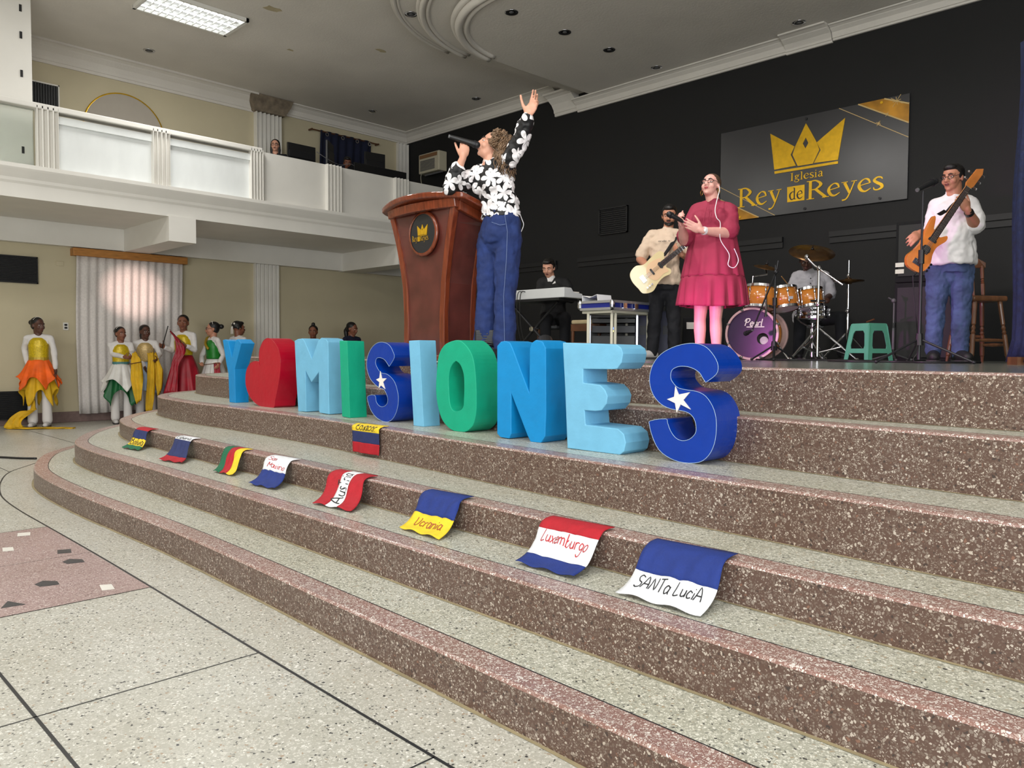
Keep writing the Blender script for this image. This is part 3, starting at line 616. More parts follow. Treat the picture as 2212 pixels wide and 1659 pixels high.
F('sl', .06, 'large blue and white flag reading Santa Lucia, rightmost on the steps', 3, -1.625, -1.31, (-1.62, 2.14), (-1.28, 2.13), [(.66, 'flag_blue'), (1, 'flag_white')], True, 'x', 'marker_black', 2.352, tcfg=[(.10, .88, .90, .85, 'SANTa LuciA')])
F('ec', .042, 'yellow, dark blue and red flag reading Ecuador, hanging alone below the green letter O', 4, -4.44, -4.13, (-4.40, 2.9), (-4.10, 2.9), [(.30, 'flag_yellow'), (.66, 'flag_navy'), (1, 'flag_red')], True, 'x', 'marker_black', 2.955, drop=.185, tcfg=[(.16, .25, .90, .25, 'Ecuador')])

# ------------------------------------------------------------------ lectern
LX, LY = -4.845, 3.87
lec = thing('lectern', 'tall reddish wooden lectern with flared body and round black badge at the stage edge', 'lectern', (LX, LY, S6))
def lw(z):  # half width of the body at height z
    T = [(0, .262), (.15, .252), (.35, .25), (.6, .268), (.85, .315), (1.0, .355), (1.22, .425)]
    for (a, b), (c, d) in zip(T[:-1], T[1:]):
        if z <= c: f = (z-a)/(c-a); return b+(d-b)*f
    return T[-1][1]
def lf(z): return -.03*max(0, (z-.5)/.7)**1.5   # the front leans out a little
ZS = [i*1.20/16 for i in range(17)]
for sx in (-1, 1):
    for fy in (0, 1):
        mb = MB(); R = []
        for z in ZS:
            x = lw(z)*sx; y = lf(z) if fy == 0 else .33; a = .055*sx; b = .05 if fy == 0 else -.05
            top = z if z < 1.19 else (1.20 if fy == 0 else 1.10)
            zz = min(z, 1.10) if fy else z
            R.append([Vector((x, y, zz)), Vector((x-a, y, zz)), Vector((x-a, y+b, zz)), Vector((x, y+b, zz))])
        mb.rings(R); mb.build('post', 'wood_lectern', lec, bevel=.006)
mb = MB(); mb.sheet([[Vector((-lw(z)+.04, lf(z)+.022, z)), Vector((lw(z)-.04, lf(z)+.022, z))] for z in ZS]); mb.build('front_panel', 'wood_lectern_dark', lec, solid=.012)
for sx in (-1, 1):
    mb = MB(); mb.sheet([[Vector((sx*(lw(z)-.018), lf(z)+.04, min(z, 1.17))), Vector((sx*(lw(z)-.018), .30, min(z, 1.08)))] for z in ZS]); mb.build('side_panel', 'wood_lectern_dark', lec, solid=.012)
    mb = MB(); mb.rings([[Vector((sx*x, y, z+dz)) for x, dz in ((.40, -.07), (.435, -.07), (.435, 0), (.40, 0))] for y, z in ((.0, 1.20), (.33, 1.11))]); mb.build('side_rail', 'wood_lectern', lec, bevel=.006)
mb = MB(); R = []
for i in range(17):
    x = -.42+.84*i/16; y = -.03-.07*(1-(x/.42)**2)
    R.append([Vector((x, y, 1.15)), Vector((x, y+.05, 1.15)), Vector((x, y+.05, 1.215)), Vector((x, y-.012, 1.215))])
mb.rings(R); mb.build('top_rail', 'wood_lectern', lec, bevel=.006)
mb = MB(); P = []
for i in range(21):
    x = -.50+1.0*i/20; P.append((x, -.04-.115*(1-(x/.50)**2)))
P += [(.515, .0), (.53, .34), (-.53, .34), (-.515, .0)]
sl = lambda y: 1.27-.12*(y+.12)/.46
mb.prism(P, lambda a, b: (a, b, sl(b)), lambda a, b: (a*.985, b*.97, sl(b)-.042)); mb.build('reading_top', 'wood_lectern', lec, bevel=.010, segs=3)
mb = MB(); mb.tube([(-.52, .335, sl(.335)+.012), (.52, .335, sl(.335)+.012)], .013); mb.build('book_stop', 'wood_lectern', lec, smooth=True)
mb = MB(); mb.b2((-.30, -.03, 0), (.30, .36, .045)); mb.build('base', 'wood_lectern', lec, bevel=.01)
# badge
by = lf(.99)-.005
mb = MB(); mb.lathe([(.150, -.012), (.172, -.012), (.178, 0), (.170, .012), (.152, .012)], (0.03, by, .99), 48, Matrix.Rotation(PI/2, 3, 'X'), caps=False)
bd = mb.build('badge', 'wood_lectern', lec, smooth=True)
mb = MB(); mb.cyl((.03, by+.01, .99), (.03, by-.008, .99), .153, n=48); mb.build('badge_face', 'black_gloss', bd)
CR = dict(l=[(.783, 1.158), (1.142, .915), (1.09, .811), (1.169, .649), (.853, .642)], m=[(1.299, 1.201), (1.377, 1.062), (1.456, .912), (1.493, .811), (1.407, .637), (1.195, .638), (1.116, .806), (1.153, .913)],
 hole=[(1.301, 1.008), (1.338, .927), (1.301, .859), (1.26, .934)], r=[(1.83, 1.164), (1.782, .865), (1.747, .631), (1.421, .642), (1.511, .801), (1.454, .912), (1.477, .928)], bar=[(.854, .619), (1.748, .614), (1.749, .581), (.859, .583)])
mb = MB(); k_ = .125
fb = lambda a, b, d: (.03+(a-1.3)*k_*.98, by-.010-d, 1.015+(b-.88)*k_*1.15)
for q in 'lmr': mb.prism(CR[q], lambda a, b: fb(a, b, .003), lambda a, b: fb(a, b, 0), [CR['hole']] if q == 'm' else None)
mb.prism(CR['bar'], lambda a, b: fb(a, b, .003), lambda a, b: fb(a, b, 0)); mb.build('crown', 'gold_letters', bd)
mb = MB(); x0 = -.105; ht = .044
adv = serif(mb, 'Rey', lambda u, v: (.03-.125+u*ht*.72, by-.013, .935+v*ht))
xa = .03-.125+adv*ht*.72; mb.box((xa+.017, by-.012, .95), (.028, .003, .035))
serif(mb, 'Reyes', lambda u, v: (xa+.034+u*ht*.76, by-.013, .935+v*ht)); mb.build('badge_text', 'gold_letters', bd)

# ------------------------------------------------------------------ church sign on the black wall
sg = thing('wall_sign', 'long black wall sign with golden crown and the words Iglesia Rey de Reyes', 'sign', (-4.76, YB, 3.10))
def sp(a, b, d): return (-6.07+a+4.76, -.012-.022-d, b)
mb = MB(); mb.b2((-6.07+4.76, -.034, 0), (-3.448+4.76, -.004, 1.31)); mb.build('board', 'sign_black', sg, bevel=.003)
mb = MB()
for q in 'lmr': mb.prism(CR[q], lambda a, b: sp(a, b, .008), lambda a, b: sp(a, b, 0), [CR['hole']] if q == 'm' else None)
mb.prism(CR['bar'], lambda a, b: sp(a, b, .008), lambda a, b: sp(a, b, 0)); mb.build('crown', 'gold_letters', sg)
mb = MB()
serif(mb, 'Rey', lambda u, v: sp(.285+u*.335, .178+v*.272, .006)); mb.build('large_word', 'gold_letters', sg); mb = MB(); serif(mb, 'Reyes', lambda u, v: sp(1.315+u*.338, .158+v*.25, .006)); mb.build('large_word', 'gold_letters', sg)
mb = MB(); serif(mb, 'Iglesia', lambda u, v: sp(1.085+u*.150, .447+v*.108, .006)); mb.build('small_word', 'gold_letters', sg)
mb = MB(); mb.prism([(1.048, .371), (1.296, .371), (1.298, .160), (1.053, .160)], lambda a, b: sp(a, b, .006), lambda a, b: sp(a, b, 0)); bx = mb.build('gold_box', 'gold_letters', sg)
mb = MB(); serif(mb, 'de', lambda u, v: sp(1.075+u*.172, .185+v*.165, .008)); mb.build('word', 'black_gloss', bx)
for P in ([(1.993, 1.308), (2.319, 1.308), (2.620, 1.175), (2.620, .94)], [(.003, .33), (.628, .002), (.003, .002)]): mb = MB(); mb.prism(P, lambda a, b: sp(a, b, .002), lambda a, b: sp(a, b, 0)); mb.build('gold_corner', 'gold_corner', sg)
mb = MB()
lnd = [.0035]
def ln(a, b, w_, mi=0):
    lnd[0] += .0003
    d = (Vector(b)-Vector(a)).normalized(); n = Vector((-d.y, d.x))*w_/2
    mb.add([sp(a[0]-n.x, a[1]-n.y, lnd[0]), sp(a[0]+n.x, a[1]+n.y, lnd[0]), sp(b[0]+n.x, b[1]+n.y, lnd[0]), sp(b[0]-n.x, b[1]-n.y, lnd[0])], [(0, 1, 2, 3)])
ln((1.745, 1.307), (2.62, .766), .008); ln((.01, .515), (.871, .004), .008); ln((1.993, 1.305), (2.62, .945), .016); ln((2.319, 1.305), (2.62, 1.18), .018); ln((.01, .335), (.628, .006), .014)
for c, r in (((2.472, 1.245), .085), ((2.258, 1.006), .035), ((2.36, 1.10), .03)):
    for i in range(8):
        a = i*PI/4+.2; ln(c, (c[0]+r*math.cos(a)*(1 if i % 2 else .6), c[1]+r*math.sin(a)*(1 if i % 2 else .6)), .006)
mb.build('gold_streak', 'gold_line', sg)
for c, m_ in (((2.289, 1.262), 'gold_letters'), ((1.302, 1.259), 'dark_metal'), ((1.307, .042), 'dark_metal'), ((2.294, .051), 'dark_metal'), ((.33, .04), 'gold_letters')):
    mb = MB(); mb.cyl(sp(c[0], c[1], 0), sp(c[0], c[1], .012), .018, n=12); mb.build('screw', m_, sg)
# ------------------------------------------------------------------ fittings on the left wall and balcony
def grille(name, label, loc_, wx, h, along='y', n=10, frame='black_plastic', cat='vent', depth=.04, vertical=False):
    """a louvred grille; along='y' sits on the left wall, 'x' on the back wall"""
    g = thing(name, label, cat, loc_)
    def q(a0, a1, z0, z1, d0, d1): return ((d0, a0, z0), (d1, a1, z1)) if along == 'y' else ((a0, -d1, z0), (a1, -d0, z1))
    mb = MB(); mb.b2(*q(0, wx, 0, h, 0, depth*.3)); mb.build('back', 'grille', g)
    mb = MB(); t = .018
    for a in ((0, wx, 0, t), (0, wx, h-t, h), (0, t, 0, h), (wx-t, wx, 0, h)): mb.b2(*q(*a, 0, depth))
    mb.build('frame', frame, g)
    mb = MB()
    for i in range(n):
        if vertical: a = t+(wx-2*t)*(i+.5)/n; mb.b2(*q(a-.004, a+.004, t, h-t, depth*.3, depth*.8))
        else: z = t+(h-2*t)*(i+.5)/n; mb.b2(*q(t, wx-t, z-.005, z+.004, depth*.3, depth*.85))
    mb.build('louvres', 'dark_metal' if frame != 'white_paint' else 'black_plastic', g)
    return g
grille('wall_vent', 'black framed grille high on the cream wall left of the white curtain', (XL, 2.55, 2.16), .83, .41, n=16)
grille('floor_vent', 'black louvred grille at floor level behind the orange-skirted dancer', (XL+.03, 2.2, .09), 1.0, .43, n=14, depth=.07)
grille('balcony_vent', 'dark upright-slat grille with white frame at the back of the balcony', (XL, 3.10, 4.80), .62, .45, n=16, frame='white_paint', vertical=True)
grille('stage_vent', 'black grille on the black stage wall left of the guitarist', (-8.36, YB, 3.14), .59, .44, along='x', n=12)
def outlet(name, label, c, along, w_, h, plate='white_plastic', holes=2, vert=True):
    g = thing(name, label, 'outlet', c)
    f = (lambda a, z, d: (d, a, z)) if along == 'y' else (lambda a, z, d: (a, -d, z))
    mb = MB(); mb.b2(f(-w_/2, -h/2, 0), f(w_/2, h/2, .012)); mb.build('plate', plate, g, bevel=.003)
    for i in range(holes):
        o_ = (i-(holes-1)/2)*(.045 if vert else .05); mb = MB()
        a, z = (0, o_) if vert else (o_, 0)
        mb.b2(f(a-.02, z-.015, .012), f(a+.02, z+.015, .016)); mb.build('socket', 'black_plastic' if along == 'y' else 'grey_plastic', g)
outlet('wall_outlet', 'white outlet with two dark sockets on cream wall beside the white curtain', (XL, 3.758, 1.52), 'y', .075, .12)
outlet('wall_switch_plate', 'blank cream switch plate above on the cream wall left of the curtain pelmet', (XL, 3.69, 2.50), 'y', .11, .07, 'cream_wall', 0)
outlet('wall_outlet', 'white outlet low on black wall between guitarist and woman in pink', (-6.576, YB, 1.55), 'x', .14, .10, holes=2, vert=False)
outlet('wall_outlet', 'white outlet low on black wall beside the tall black speaker cabinet', (-3.523, YB, 1.566), 'x', .13, .10, holes=1, vert=False)
# window curtain with wooden pelmet
def drape(y0, y1, z0, z1, x, n, amp, name, m_, parent=None, org=(0, 0, 0), solid=.006, seed=3):
    R = []; r = random.Random(seed); ph = [r.random()*6 for _ in range(4)]
    for i in range(n*8+1):
        t = i/(n*8); y = y0+(y1-y0)*t; col = []
        for j in range(13):
            u = j/12; z = z1+(z0-z1)*u
            o = amp*(.55+.45*u)*(math.sin(2*PI*n*t+.5*math.sin(3*t+ph[0])+.6*u)+.45*math.sin(2*PI*n*.43*t+ph[1]+u))
            col.append(Vector((x+o-org[0], y-org[1]+.01*math.sin(5*u+ph[2])*(1 if 0 < t < 1 else 1.5), z-org[2]+(.012*math.sin(9*t+ph[3]) if j == 12 else 0))))
        R.append(col)
    mb = MB(); mb.sheet(R); return mb.build(name, m_, parent, smooth=True, solid=solid)
cu = thing('window_curtain', 'white crushed-fabric curtain hanging under a pine pelmet on the cream wall', 'curtain', (XL, 4.7, 2.76))
drape(3.89, 5.56, .14, 2.69, XL+.10, 13, .022, 'fabric', 'white_drape', cu, (XL, 4.7, 2.76))
mb = MB(); mb.b2((0, 3.84-4.7, -.125), (.17, 5.63-4.7, -.005)); mb.build('pelmet', 'pine', cu, bevel=.006)
# pale pink patch of light on the curtain
lamp('curtain_spot_light', 'SPOT', (-6.4, .2, 2.9), 2600, (1, .70, .62), .03, target=(-13.6, 4.76, 2.10), spot=7.2, blend=.95)
nc = thing('balcony_curtain', 'navy eyelet curtain on a thin rod at the back of the balcony', 'curtain', (XL, 8.88, 5.5))
drape(8.28, 9.48, 4.0, 5.49, XL+.10, 7, .03, 'fabric', 'navy_cloth', nc, (XL, 8.88, 5.5))
mb = MB(); mb.cyl((.10, 8.08-8.88, -.03), (.10, 9.68-8.88, -.03), .012, n=10)
for y in (8.10, 9.66): mb.cyl((0, y-8.88, -.03), (.12, y-8.88, -.03), .018, n=10)
mb.build('rod', 'wood_chair', nc)
for y in (8.42, 8.78, 9.12, 9.42):
    mb = MB(); mb.lathe([(.024, -.006), (.04, -.006), (.04, .006), (.024, .006)], (.135, y-8.88, -.08), 16, Matrix.Rotation(PI/2, 3, 'Y'), caps=False); mb.build('eyelet', 'chrome', nc)
# round plaster disc on the upper wall
g = thing('wall_disc', 'large round taupe plaster disc with thin gold rim on the upper cream wall', 'wall decoration', (XL, 4.68, 4.72))
mb = MB(); mb.cyl((0, 0, 0), (.03, 0, 0), .62, n=56); mb.build('panel', 'disc_plaster', g)
mb = MB(); mb.lathe([(.615, .024), (.635, .024), (.635, .036), (.615, .036)], (0, 0, 0), 56, Matrix.Rotation(PI/2, 3, 'Y'), caps=False); mb.build('rim', 'gold_letters', g, smooth=True)
# monitors and mixing desk on the balcony
def monitor(label, x, y, z, w_, h, rz, stand=.0):
    g = thing('monitor', label, 'monitor', (x, y, z), rz, 'screens on the balcony desk')
    mb = MB(); mb.b2((-w_/2, -.02, .06), (w_/2, .02, .06+h)); mb.build('casing', 'black_plastic', g, bevel=.006)
    mb = MB(); mb.b2((-w_/2+.02, -.035, .12), (w_/2-.02, -.02, h*.8)); mb.build('back_cover', 'dark_metal', g, bevel=.01)
    mb = MB(); mb.b2((-.03, -.015, 0), (.03, .015, .08)); mb.b2((-.12, -.08, -.0), (.12, .08, .012)); mb.build('stand', 'black_plastic', g)
    return g
dk = thing('balcony_desk', 'dark equipment desk just behind the balcony parapet', 'desk', (-12.3, 8.0, 3.54))
mb = MB(); mb.b2((-.3, -1.35, .80), (.3, 1.4, .84)); mb.build('desk_top', 'black_plastic', dk)
for y in (-1.3, 1.35):
    mb = MB(); mb.b2((-.28, y-.02, 0), (.28, y+.02, .80)); mb.build('side', 'black_plastic', dk)
monitor('wide black monitor seen from behind beside the balcony woman in glasses', -12.3, 7.12, 4.38, .54, .30, PI/2)
monitor('slim monitor standing edge-on before the navy balcony curtain', -12.35, 7.72, 4.38, .42, .46, PI/2+.75)
monitor('black monitor nearest the black wall on the balcony desk', -12.3, 8.66, 4.38, .42, .44, PI/2-.15)
mx = thing('mixing_console', 'black mixing console with small knobs on the balcony desk', 'mixer', (-12.15, 8.55, 4.38))
mb = MB(); mb.rings([[Vector((x, y, z)) for x, z in ((-.2, 0), (.16, 0), (.16, .17), (-.2, .06))] for y in (-.55, .62)]); mb.build('body', 'black_plastic', mx, bevel=.005)
mb = MB()
for i in range(14):
    for j in range(3): mb.cyl((.10-.10*j, -.48+i*.08, .165-.03*j), (.10-.10*j, -.48+i*.08, .185-.03*j), .010, n=8)
mb.build('knobs', 'grey_plastic', mx)['kind'] = 'stuff'
cbx = MB(); cbx.tube(spline([(-12.1, 7.3, 4.62), (-12.02, 7.5, 4.50), (-12.05, 7.75, 4.46), (-12.0, 7.95, 4.50), (-12.05, 8.15, 4.40)], 6), .006)
tag(rebase(cbx.build('cable', 'grey_plastic', smooth=True), (-12.1, 7.3, 4.38)), 'thin grey cable looping over the balcony desk', 'cable')
# air conditioner high on the black wall
ac = thing('air_conditioner', 'beige window air conditioner high on the black wall near the corner', 'air conditioner', (-12.70, YB, 4.86))
mb = MB(); mb.b2((-.33, -.22, 0), (.33, 0, .40)); mb.build('casing', 'cream_plastic', ac, bevel=.02)
mb = MB()
for i in range(9): mb.b2((-.26, -.235, .05+i*.024), (.20, -.222, .062+i*.024))
mb.build('intake_grille', 'grey_plastic', ac)
mb = MB(); mb.b2((-.28, -.235, .30), (.28, -.224, .37)); mb.build('outlet_slot', 'cork', ac)
mb = MB(); mb.b2((-.15, -.20, -.06), (.40, -.17, -.03)); mb.build('support_bar', 'grey_plastic', ac)
mb = MB(); mb.tube(spline([(-.26, -.2, .0), (-.28, -.2, -.08), (-.25, -.2, -.22)], 5), .006); mb.build('power_cord', 'cream_plastic', ac)
# ------------------------------------------------------------------ ceiling fittings
lf_ = thing('ceiling_light', 'bright louvred fluorescent ceiling light at the top left', 'ceiling light', (-10.95, 4.65, ZC))
mb = MB()
for a in ((-.37, -.66, .37, -.62), (-.37, .62, .37, .66), (-.37, -.66, -.33, .66), (.33, -.66, .37, .66)): mb.b2((a[0], a[1], -.05), (a[2], a[3], .0))
mb.build('frame', 'white_plastic', lf_)
mat('tube_glow', (255, 255, 255), .5, emit=(240, 248, 255), es=5.5)
for x in (-.22, 0, .22):
    mb = MB(); mb.cyl((x, -.60, -.018), (x, .60, -.018), .013, n=10); mb.build('tube', 'tube_glow', lf_)
mb = MB(); mb.b2((-.35, -.64, -.004), (.35, .64, -.001)); mb.build('reflector', 'white_plastic', lf_)
mb = MB()
for i in range(14): mb.b2((-.33, -.62+i*.0954-.004, -.05), (.33, -.62+i*.0954+.004, -.028))
for x in (-.11, .11): mb.b2((x-.006, -.62, -.05), (x+.006, .62, -.028))
mb.build('louvre', 'white_plastic', lf_)
DL = [(-12.818, 4.763, ZC, 'leftmost, above the upper cream wall'), (-8.62, 6.67, ZC-.1, 'between the two outer plaster rings of the ceiling'), (-7.183, 7.169, ZD, 'nearest, inside the round ceiling tier'), (-7.101, 8.111, ZD, 'second along the row inside the round ceiling tier'), (-7.046, 9.019, ZD, 'third along the row towards the black wall'), (-6.963, 10.08, ZD, 'closest to the black wall cornice, left of the sign'), (-4.692, 10.02, ZD, 'above the sign beside the cornice break'), (-8.95, 9.27, ZC-.1, 'above the raised hand of the woman at the lectern'), (-12.846, 8.998, ZC, 'above the navy balcony curtain'), (-10.827, 9.897, ZC, 'beside the black wall cornice, left of the raised hand')]
for i, (x, y, z, t_) in enumerate(DL):
    if i == 0:
        d0 = thing('downlight', 'small unlit recessed ceiling downlight, '+t_, 'downlight', (x, y, z), 0, 'recessed downlights in the ceiling')
        mb = MB(); mb.lathe([(.058, -.004), (.085, -.010), (.09, 0), (.058, 0)], (0, 0, 0), 24, caps=False); mb.build('ring', 'chrome', d0, smooth=True)
        mb = MB(); mb.cyl((0, 0, -.003), (0, 0, -.001), .06, n=20); mb.build('recess', 'dark_metal', d0)
        mb = MB(); mb.ell((0, 0, -.004), (.03, .03, .012)); mb.build('bulb', 'grey_plastic', d0, smooth=True)
    else:
        d = d0.copy(); C.objects.link(d); d.location = (x, y, z); d['label'] = 'small unlit recessed ceiling downlight, '+t_
        for ch in list(d0.children):
            c = ch.copy(); C.objects.link(c); c.parent = d
# flaked paint patches
for (x, y, s, sd) in ((-10.05, 5.38, .16, 1), (-9.85, 4.75, .18, 2), (-11.2, 6.3, .07, 3), (-10.2, 7.3, .10, 5)):
    r = random.Random(sd); P = []
    for i in range(11):
        a = 2*PI*i/11; q = s*(.55+.5*r.random()); P.append((x+q*.55*math.cos(a), y+q*math.sin(a)))
    mb = MB(); mb.prism(P, lambda a, b: (a, b, ZC-.003), lambda a, b: (a, b, ZC-.0005)); struct(mb.build('trim_16', 'peel'))
# cable on the floor at the left
mb = MB(); mb.tube(spline([(-10.6, 1.1, .012), (-9.9, 1.75, .012), (-9.612, 1.99, .012), (-9.402, 2.112, .012), (-9.25, 2.24, .012)], 6), .011)
tag(rebase(mb.build('floor_cable', 'black_plastic', smooth=True), (-9.6, 1.99, 0)), 'black cable lying on the floor beside the lowest step', 'cable')

# ------------------------------------------------------------------ stage equipment; local frame: x right in view, y away
def kit(name, label, cat, x, y, rz=H0, group=None, z=S6): return thing(name, label, cat, (x, y, z), rz, group)
def tripod(g, h, leg, r=.012, m_='chrome', foot=.30, ang0=.4, double=False, hub=.0, pole_r=None):
    mb = MB(); mb.cyl((0, 0, .04), (0, 0, h), pole_r or r, n=12); mb.build('pole', m_, g, smooth=False)
    for i in range(3):
        a = ang0+i*2*PI/3; c, s_ = math.cos(a), math.sin(a); mb = MB()
        mb.cyl((c*.02, s_*.02, leg), (c*foot, s_*foot, .015), r*.8, n=8)
        if double: mb.cyl((c*.02, s_*.02, leg*.25), (c*foot*.6, s_*foot*.6, leg*.42), r*.6, n=8)
        mb.ell((c*foot, s_*foot, .016), (.022, .022, .016)); mb.build('leg', m_, g)
def arc(c, r, a0, a1, n=12): return [(c[0]+r*math.cos(a0+(a1-a0)*i/n), c[1]+r*math.sin(a0+(a1-a0)*i/n)) for i in range(n+1)]
# bass drum
bdm = kit('bass_drum', 'amber bass drum with dark front head and script wordmark', 'drum', -4.14, 7.863)
A = math.radians(31); ax = Vector((math.sin(A), math.cos(A), 0)); Mx = Matrix((Vector((math.cos(A), -math.sin(A), 0)), Vector((0, 0, 1)), -ax)).transposed()  # columns: x', up, towards viewer
def bdp(u, v, d): return Vector((0, 0, .285))+Mx @ Vector((u, v, d))
mb = MB(); mb.cyl(bdp(0, 0, 0), bdp(0, 0, -.44), .262, n=48, caps=False); mb.build('shell', 'drum_amber', bdm, smooth=True, solid=.008)
for d in (0.015, -.455):
    mb = MB(); mb.lathe([(.262, -.02), (.285, -.02), (.285, .02), (.262, .02)], bdp(0, 0, d), 48, Mx, caps=False); mb.build('hoop', 'hoop', bdm)
mb = MB(); P = [(.262*math.cos(2*PI*i/48), .262*math.sin(2*PI*i/48)) for i in range(48)]; Hh = [(.115+.062*math.cos(2*PI*i/24), -.055+.062*math.sin(2*PI*i/24)) for i in range(24)]
mb.prism(P, lambda a, b: bdp(a, b, .014), lambda a, b: bdp(a, b, .010), [Hh]); mb.build('front_head', 'drum_head_dark', bdm)
mb = MB(); mb.cyl(bdp(0, 0, -.43), bdp(0, 0, -.435), .26, n=48); mb.build('rear_head', 'drum_head', bdm)
mb = MB(); mb.cyl(bdp(.115, -.075, -.05), bdp(.115, -.075, -.12), .045, n=20); mb.build('pillow', 'drum_head', bdm)
mb = MB(); L_ = handw('Pearl'); hand(mb, 'Pearl', lambda u, v: bdp(-.085+u*.082+v*.015, .085+v*.078, .0165), .12)
mb.add([bdp(-.06, .068, .0165), bdp(.13, .068, .0165), bdp(.13, .078, .0165), bdp(-.06, .078, .0165)], [(0, 1, 2, 3)]); mb.build('wordmark', 'star_white', bdm)
for k in range(8):
    a = PI/8+k*PI/4; mb = MB()
    mb.cyl(bdp(.275*math.cos(a), .275*math.sin(a), .03), bdp(.275*math.cos(a), .275*math.sin(a), -.12), .006, n=8)
    mb.ell(bdp(.272*math.cos(a), .272*math.sin(a), -.10), (.018, .018, .018)); mb.ell(bdp(.275*math.cos(a), .275*math.sin(a), .035), (.02, .02, .012)); mb.build('lug', 'chrome', bdm)
for s_ in (-1, 1):
    mb = MB(); mb.cyl(bdp(s_*.24, -.10, -.08), bdp(s_*.38, -.27, -.02), .011, n=8); mb.ell(bdp(s_*.38, -.27, -.02), (.015, .015, .015)); mb.build('spur', 'chrome', bdm)
mb = MB(); mb.cyl(bdp(.0, .26, -.18), bdp(.0, .40, -.18), .02, n=12); mb.build('tom_post', 'chrome', bdm)
def drum(name, label, x, y, z, r, h, tilt=(0, 0), shell='drum_amber', lugs=6, group='tom drums of the kit'):
    g = kit(name, label, 'drum', x, y, H0, group, z=S6+z); M_ = (Matrix.Rotation(tilt[0], 3, 'X') @ Matrix.Rotation(tilt[1], 3, 'Y'))
    mb = MB(); mb.lathe([(r, 0), (r, h)], (0, 0, 0), 40, M_, caps=False); mb.build('shell', shell, g, smooth=True, solid=.006)
    for zz, nm in ((h, 'batter_head'), (.0, 'bottom_head')):
        mb = MB(); mb.lathe([(r-.004, zz-.003), (r-.004, zz+.003)], (0, 0, 0), 40, M_); mb.build(nm, 'drum_head', g)
    for zz in (h-.005, .005):
        mb = MB(); mb.lathe([(r+.002, zz-.014), (r+.014, zz-.014), (r+.014, zz+.014), (r+.002, zz+.014)], (0, 0, 0), 40, M_, caps=False); mb.build('hoop', 'chrome', g)
    for k in range(lugs):
        a = 2*PI*(k+.5)/lugs; c = math.cos(a)*(r+.012); s_ = math.sin(a)*(r+.012); mb = MB()
        mb.cyl(M_ @ Vector((c, s_, .0)), M_ @ Vector((c, s_, h)), .0035, n=6)
        for zz in (h*.25, h*.75): mb.ell(M_ @ Vector((c, s_, zz)), (.013, .013, .022), n=8, k=6)
        mb.build('lug', 'chrome', g)
    return g, M_
t1, M1 = drum('tom_drum', 'left amber rack tom nearest the pink dress', -4.11, 7.95, .565, .155, .235, (-.10, .12))
mb = MB(); mb.tube([(.02, -.16, .14), (.02, -.175, -.02), (.02, -.15, -.10)], .011); mb.build('mount', 'chrome', t1)
t2, M2 = drum('tom_drum', 'middle amber rack tom above the bass drum', -3.939, 8.204, .56, .150, .225, (-.22, -.10))
mb = MB(); mb.b2((-.02, -.165, .10), (.03, -.152, .13)); mb.build('name_badge', 'aluminium', t2)
t3, M3 = drum('tom_drum', 'right amber tom in front of the drummer, beside the cymbal stand', -3.747, 8.437, .58, .128, .20, (-.2, -.05))
mb = MB(); mb.b2((-.06, -.15, .055), (.10, -.135, .075)); mb.build('clamp', 'dark_metal', t3)
sn, Ms = drum('snare_drum', 'chrome snare drum on a low stand under the right tom', -3.808, 8.617, .475, .165, .115, (0, 0), 'chrome', 8, None)
mb = MB(); mb.cyl((0, 0, -.44), (0, 0, -.06), .012)
for i in range(3):
    a = .6+i*2.1; mb.tube([(0, 0, -.12), (.12*math.cos(a), .12*math.sin(a), -.05), (.17*math.cos(a), .17*math.sin(a), .0), (.17*math.cos(a), .17*math.sin(a), .03)], .008)
    mb.cyl((0, 0, -.25), (.24*math.cos(a), .24*math.sin(a), -.46), .009, n=8)
mb.build('stand', 'chrome', sn)
def cymbal(name, label, x, y, z, r, tilt, group='cymbals around the drum kit'):
    g = kit(name, label, 'cymbal', x, y, H0, group, z=S6+z); M_ = Matrix.Rotation(tilt[0], 3, 'X') @ Matrix.Rotation(tilt[1], 3, 'Y')
    mb = MB(); mb.lathe([(.006, .028), (r*.12, .024), (r*.18, .012), (r*.6, .004), (r, -.010), (r, -.012), (r*.6, .001), (r*.18, .009), (r*.12, .021), (.006, .025)], (0, 0, 0), 48, M_, caps=False); mb.build('plate', 'cymbal', g, smooth=True)
    mb = MB(); mb.cyl(M_ @ Vector((0, 0, -.03)), M_ @ Vector((0, 0, .07)), .007, n=8); mb.ell(M_ @ Vector((0, 0, .035)), (.018, .018, .012)); mb.build('wing_nut', 'black_plastic', g)
    return g
cymbal('splash_cymbal', 'small bronze cymbal on a bent rod over the left tom', -4.19, 8.25, 1.045, .135, (.30, .12))
sr = kit('cymbal_stand', 'bent chrome rod carrying the small left cymbal', 'cymbal stand', -4.11, 7.95)
mb = MB(); k5 = .00505
mb.tube([((1618-1632)*k5, .03, (777-617)*k5), ((1621-1632)*k5, .06, (777-596)*k5), ((1655-1632)*k5, .12, (777-590)*k5), ((1658-1632)*k5, .20, (777-578)*k5)], .008); mb.build('rod', 'chrome', sr)
cymbal('crash_cymbal', 'large bronze crash cymbal hiding the drummer\'s face', -3.78, 8.504, 1.20, .245, (.50, -.05))
cs_ = kit('cymbal_stand', 'chrome boom cymbal stand with magenta-lit tripod legs in front of the drummer', 'cymbal stand', -3.60, 8.28)
tripod(cs_, .99, .34, .014, foot=.40, ang0=-.55, double=True)
mb = MB(); mb.tube([(-.11, .10, 1.13), (-.04, .02, 1.02), (.20, -.14, .80)], .010); mb.build('boom', 'chrome', cs_)
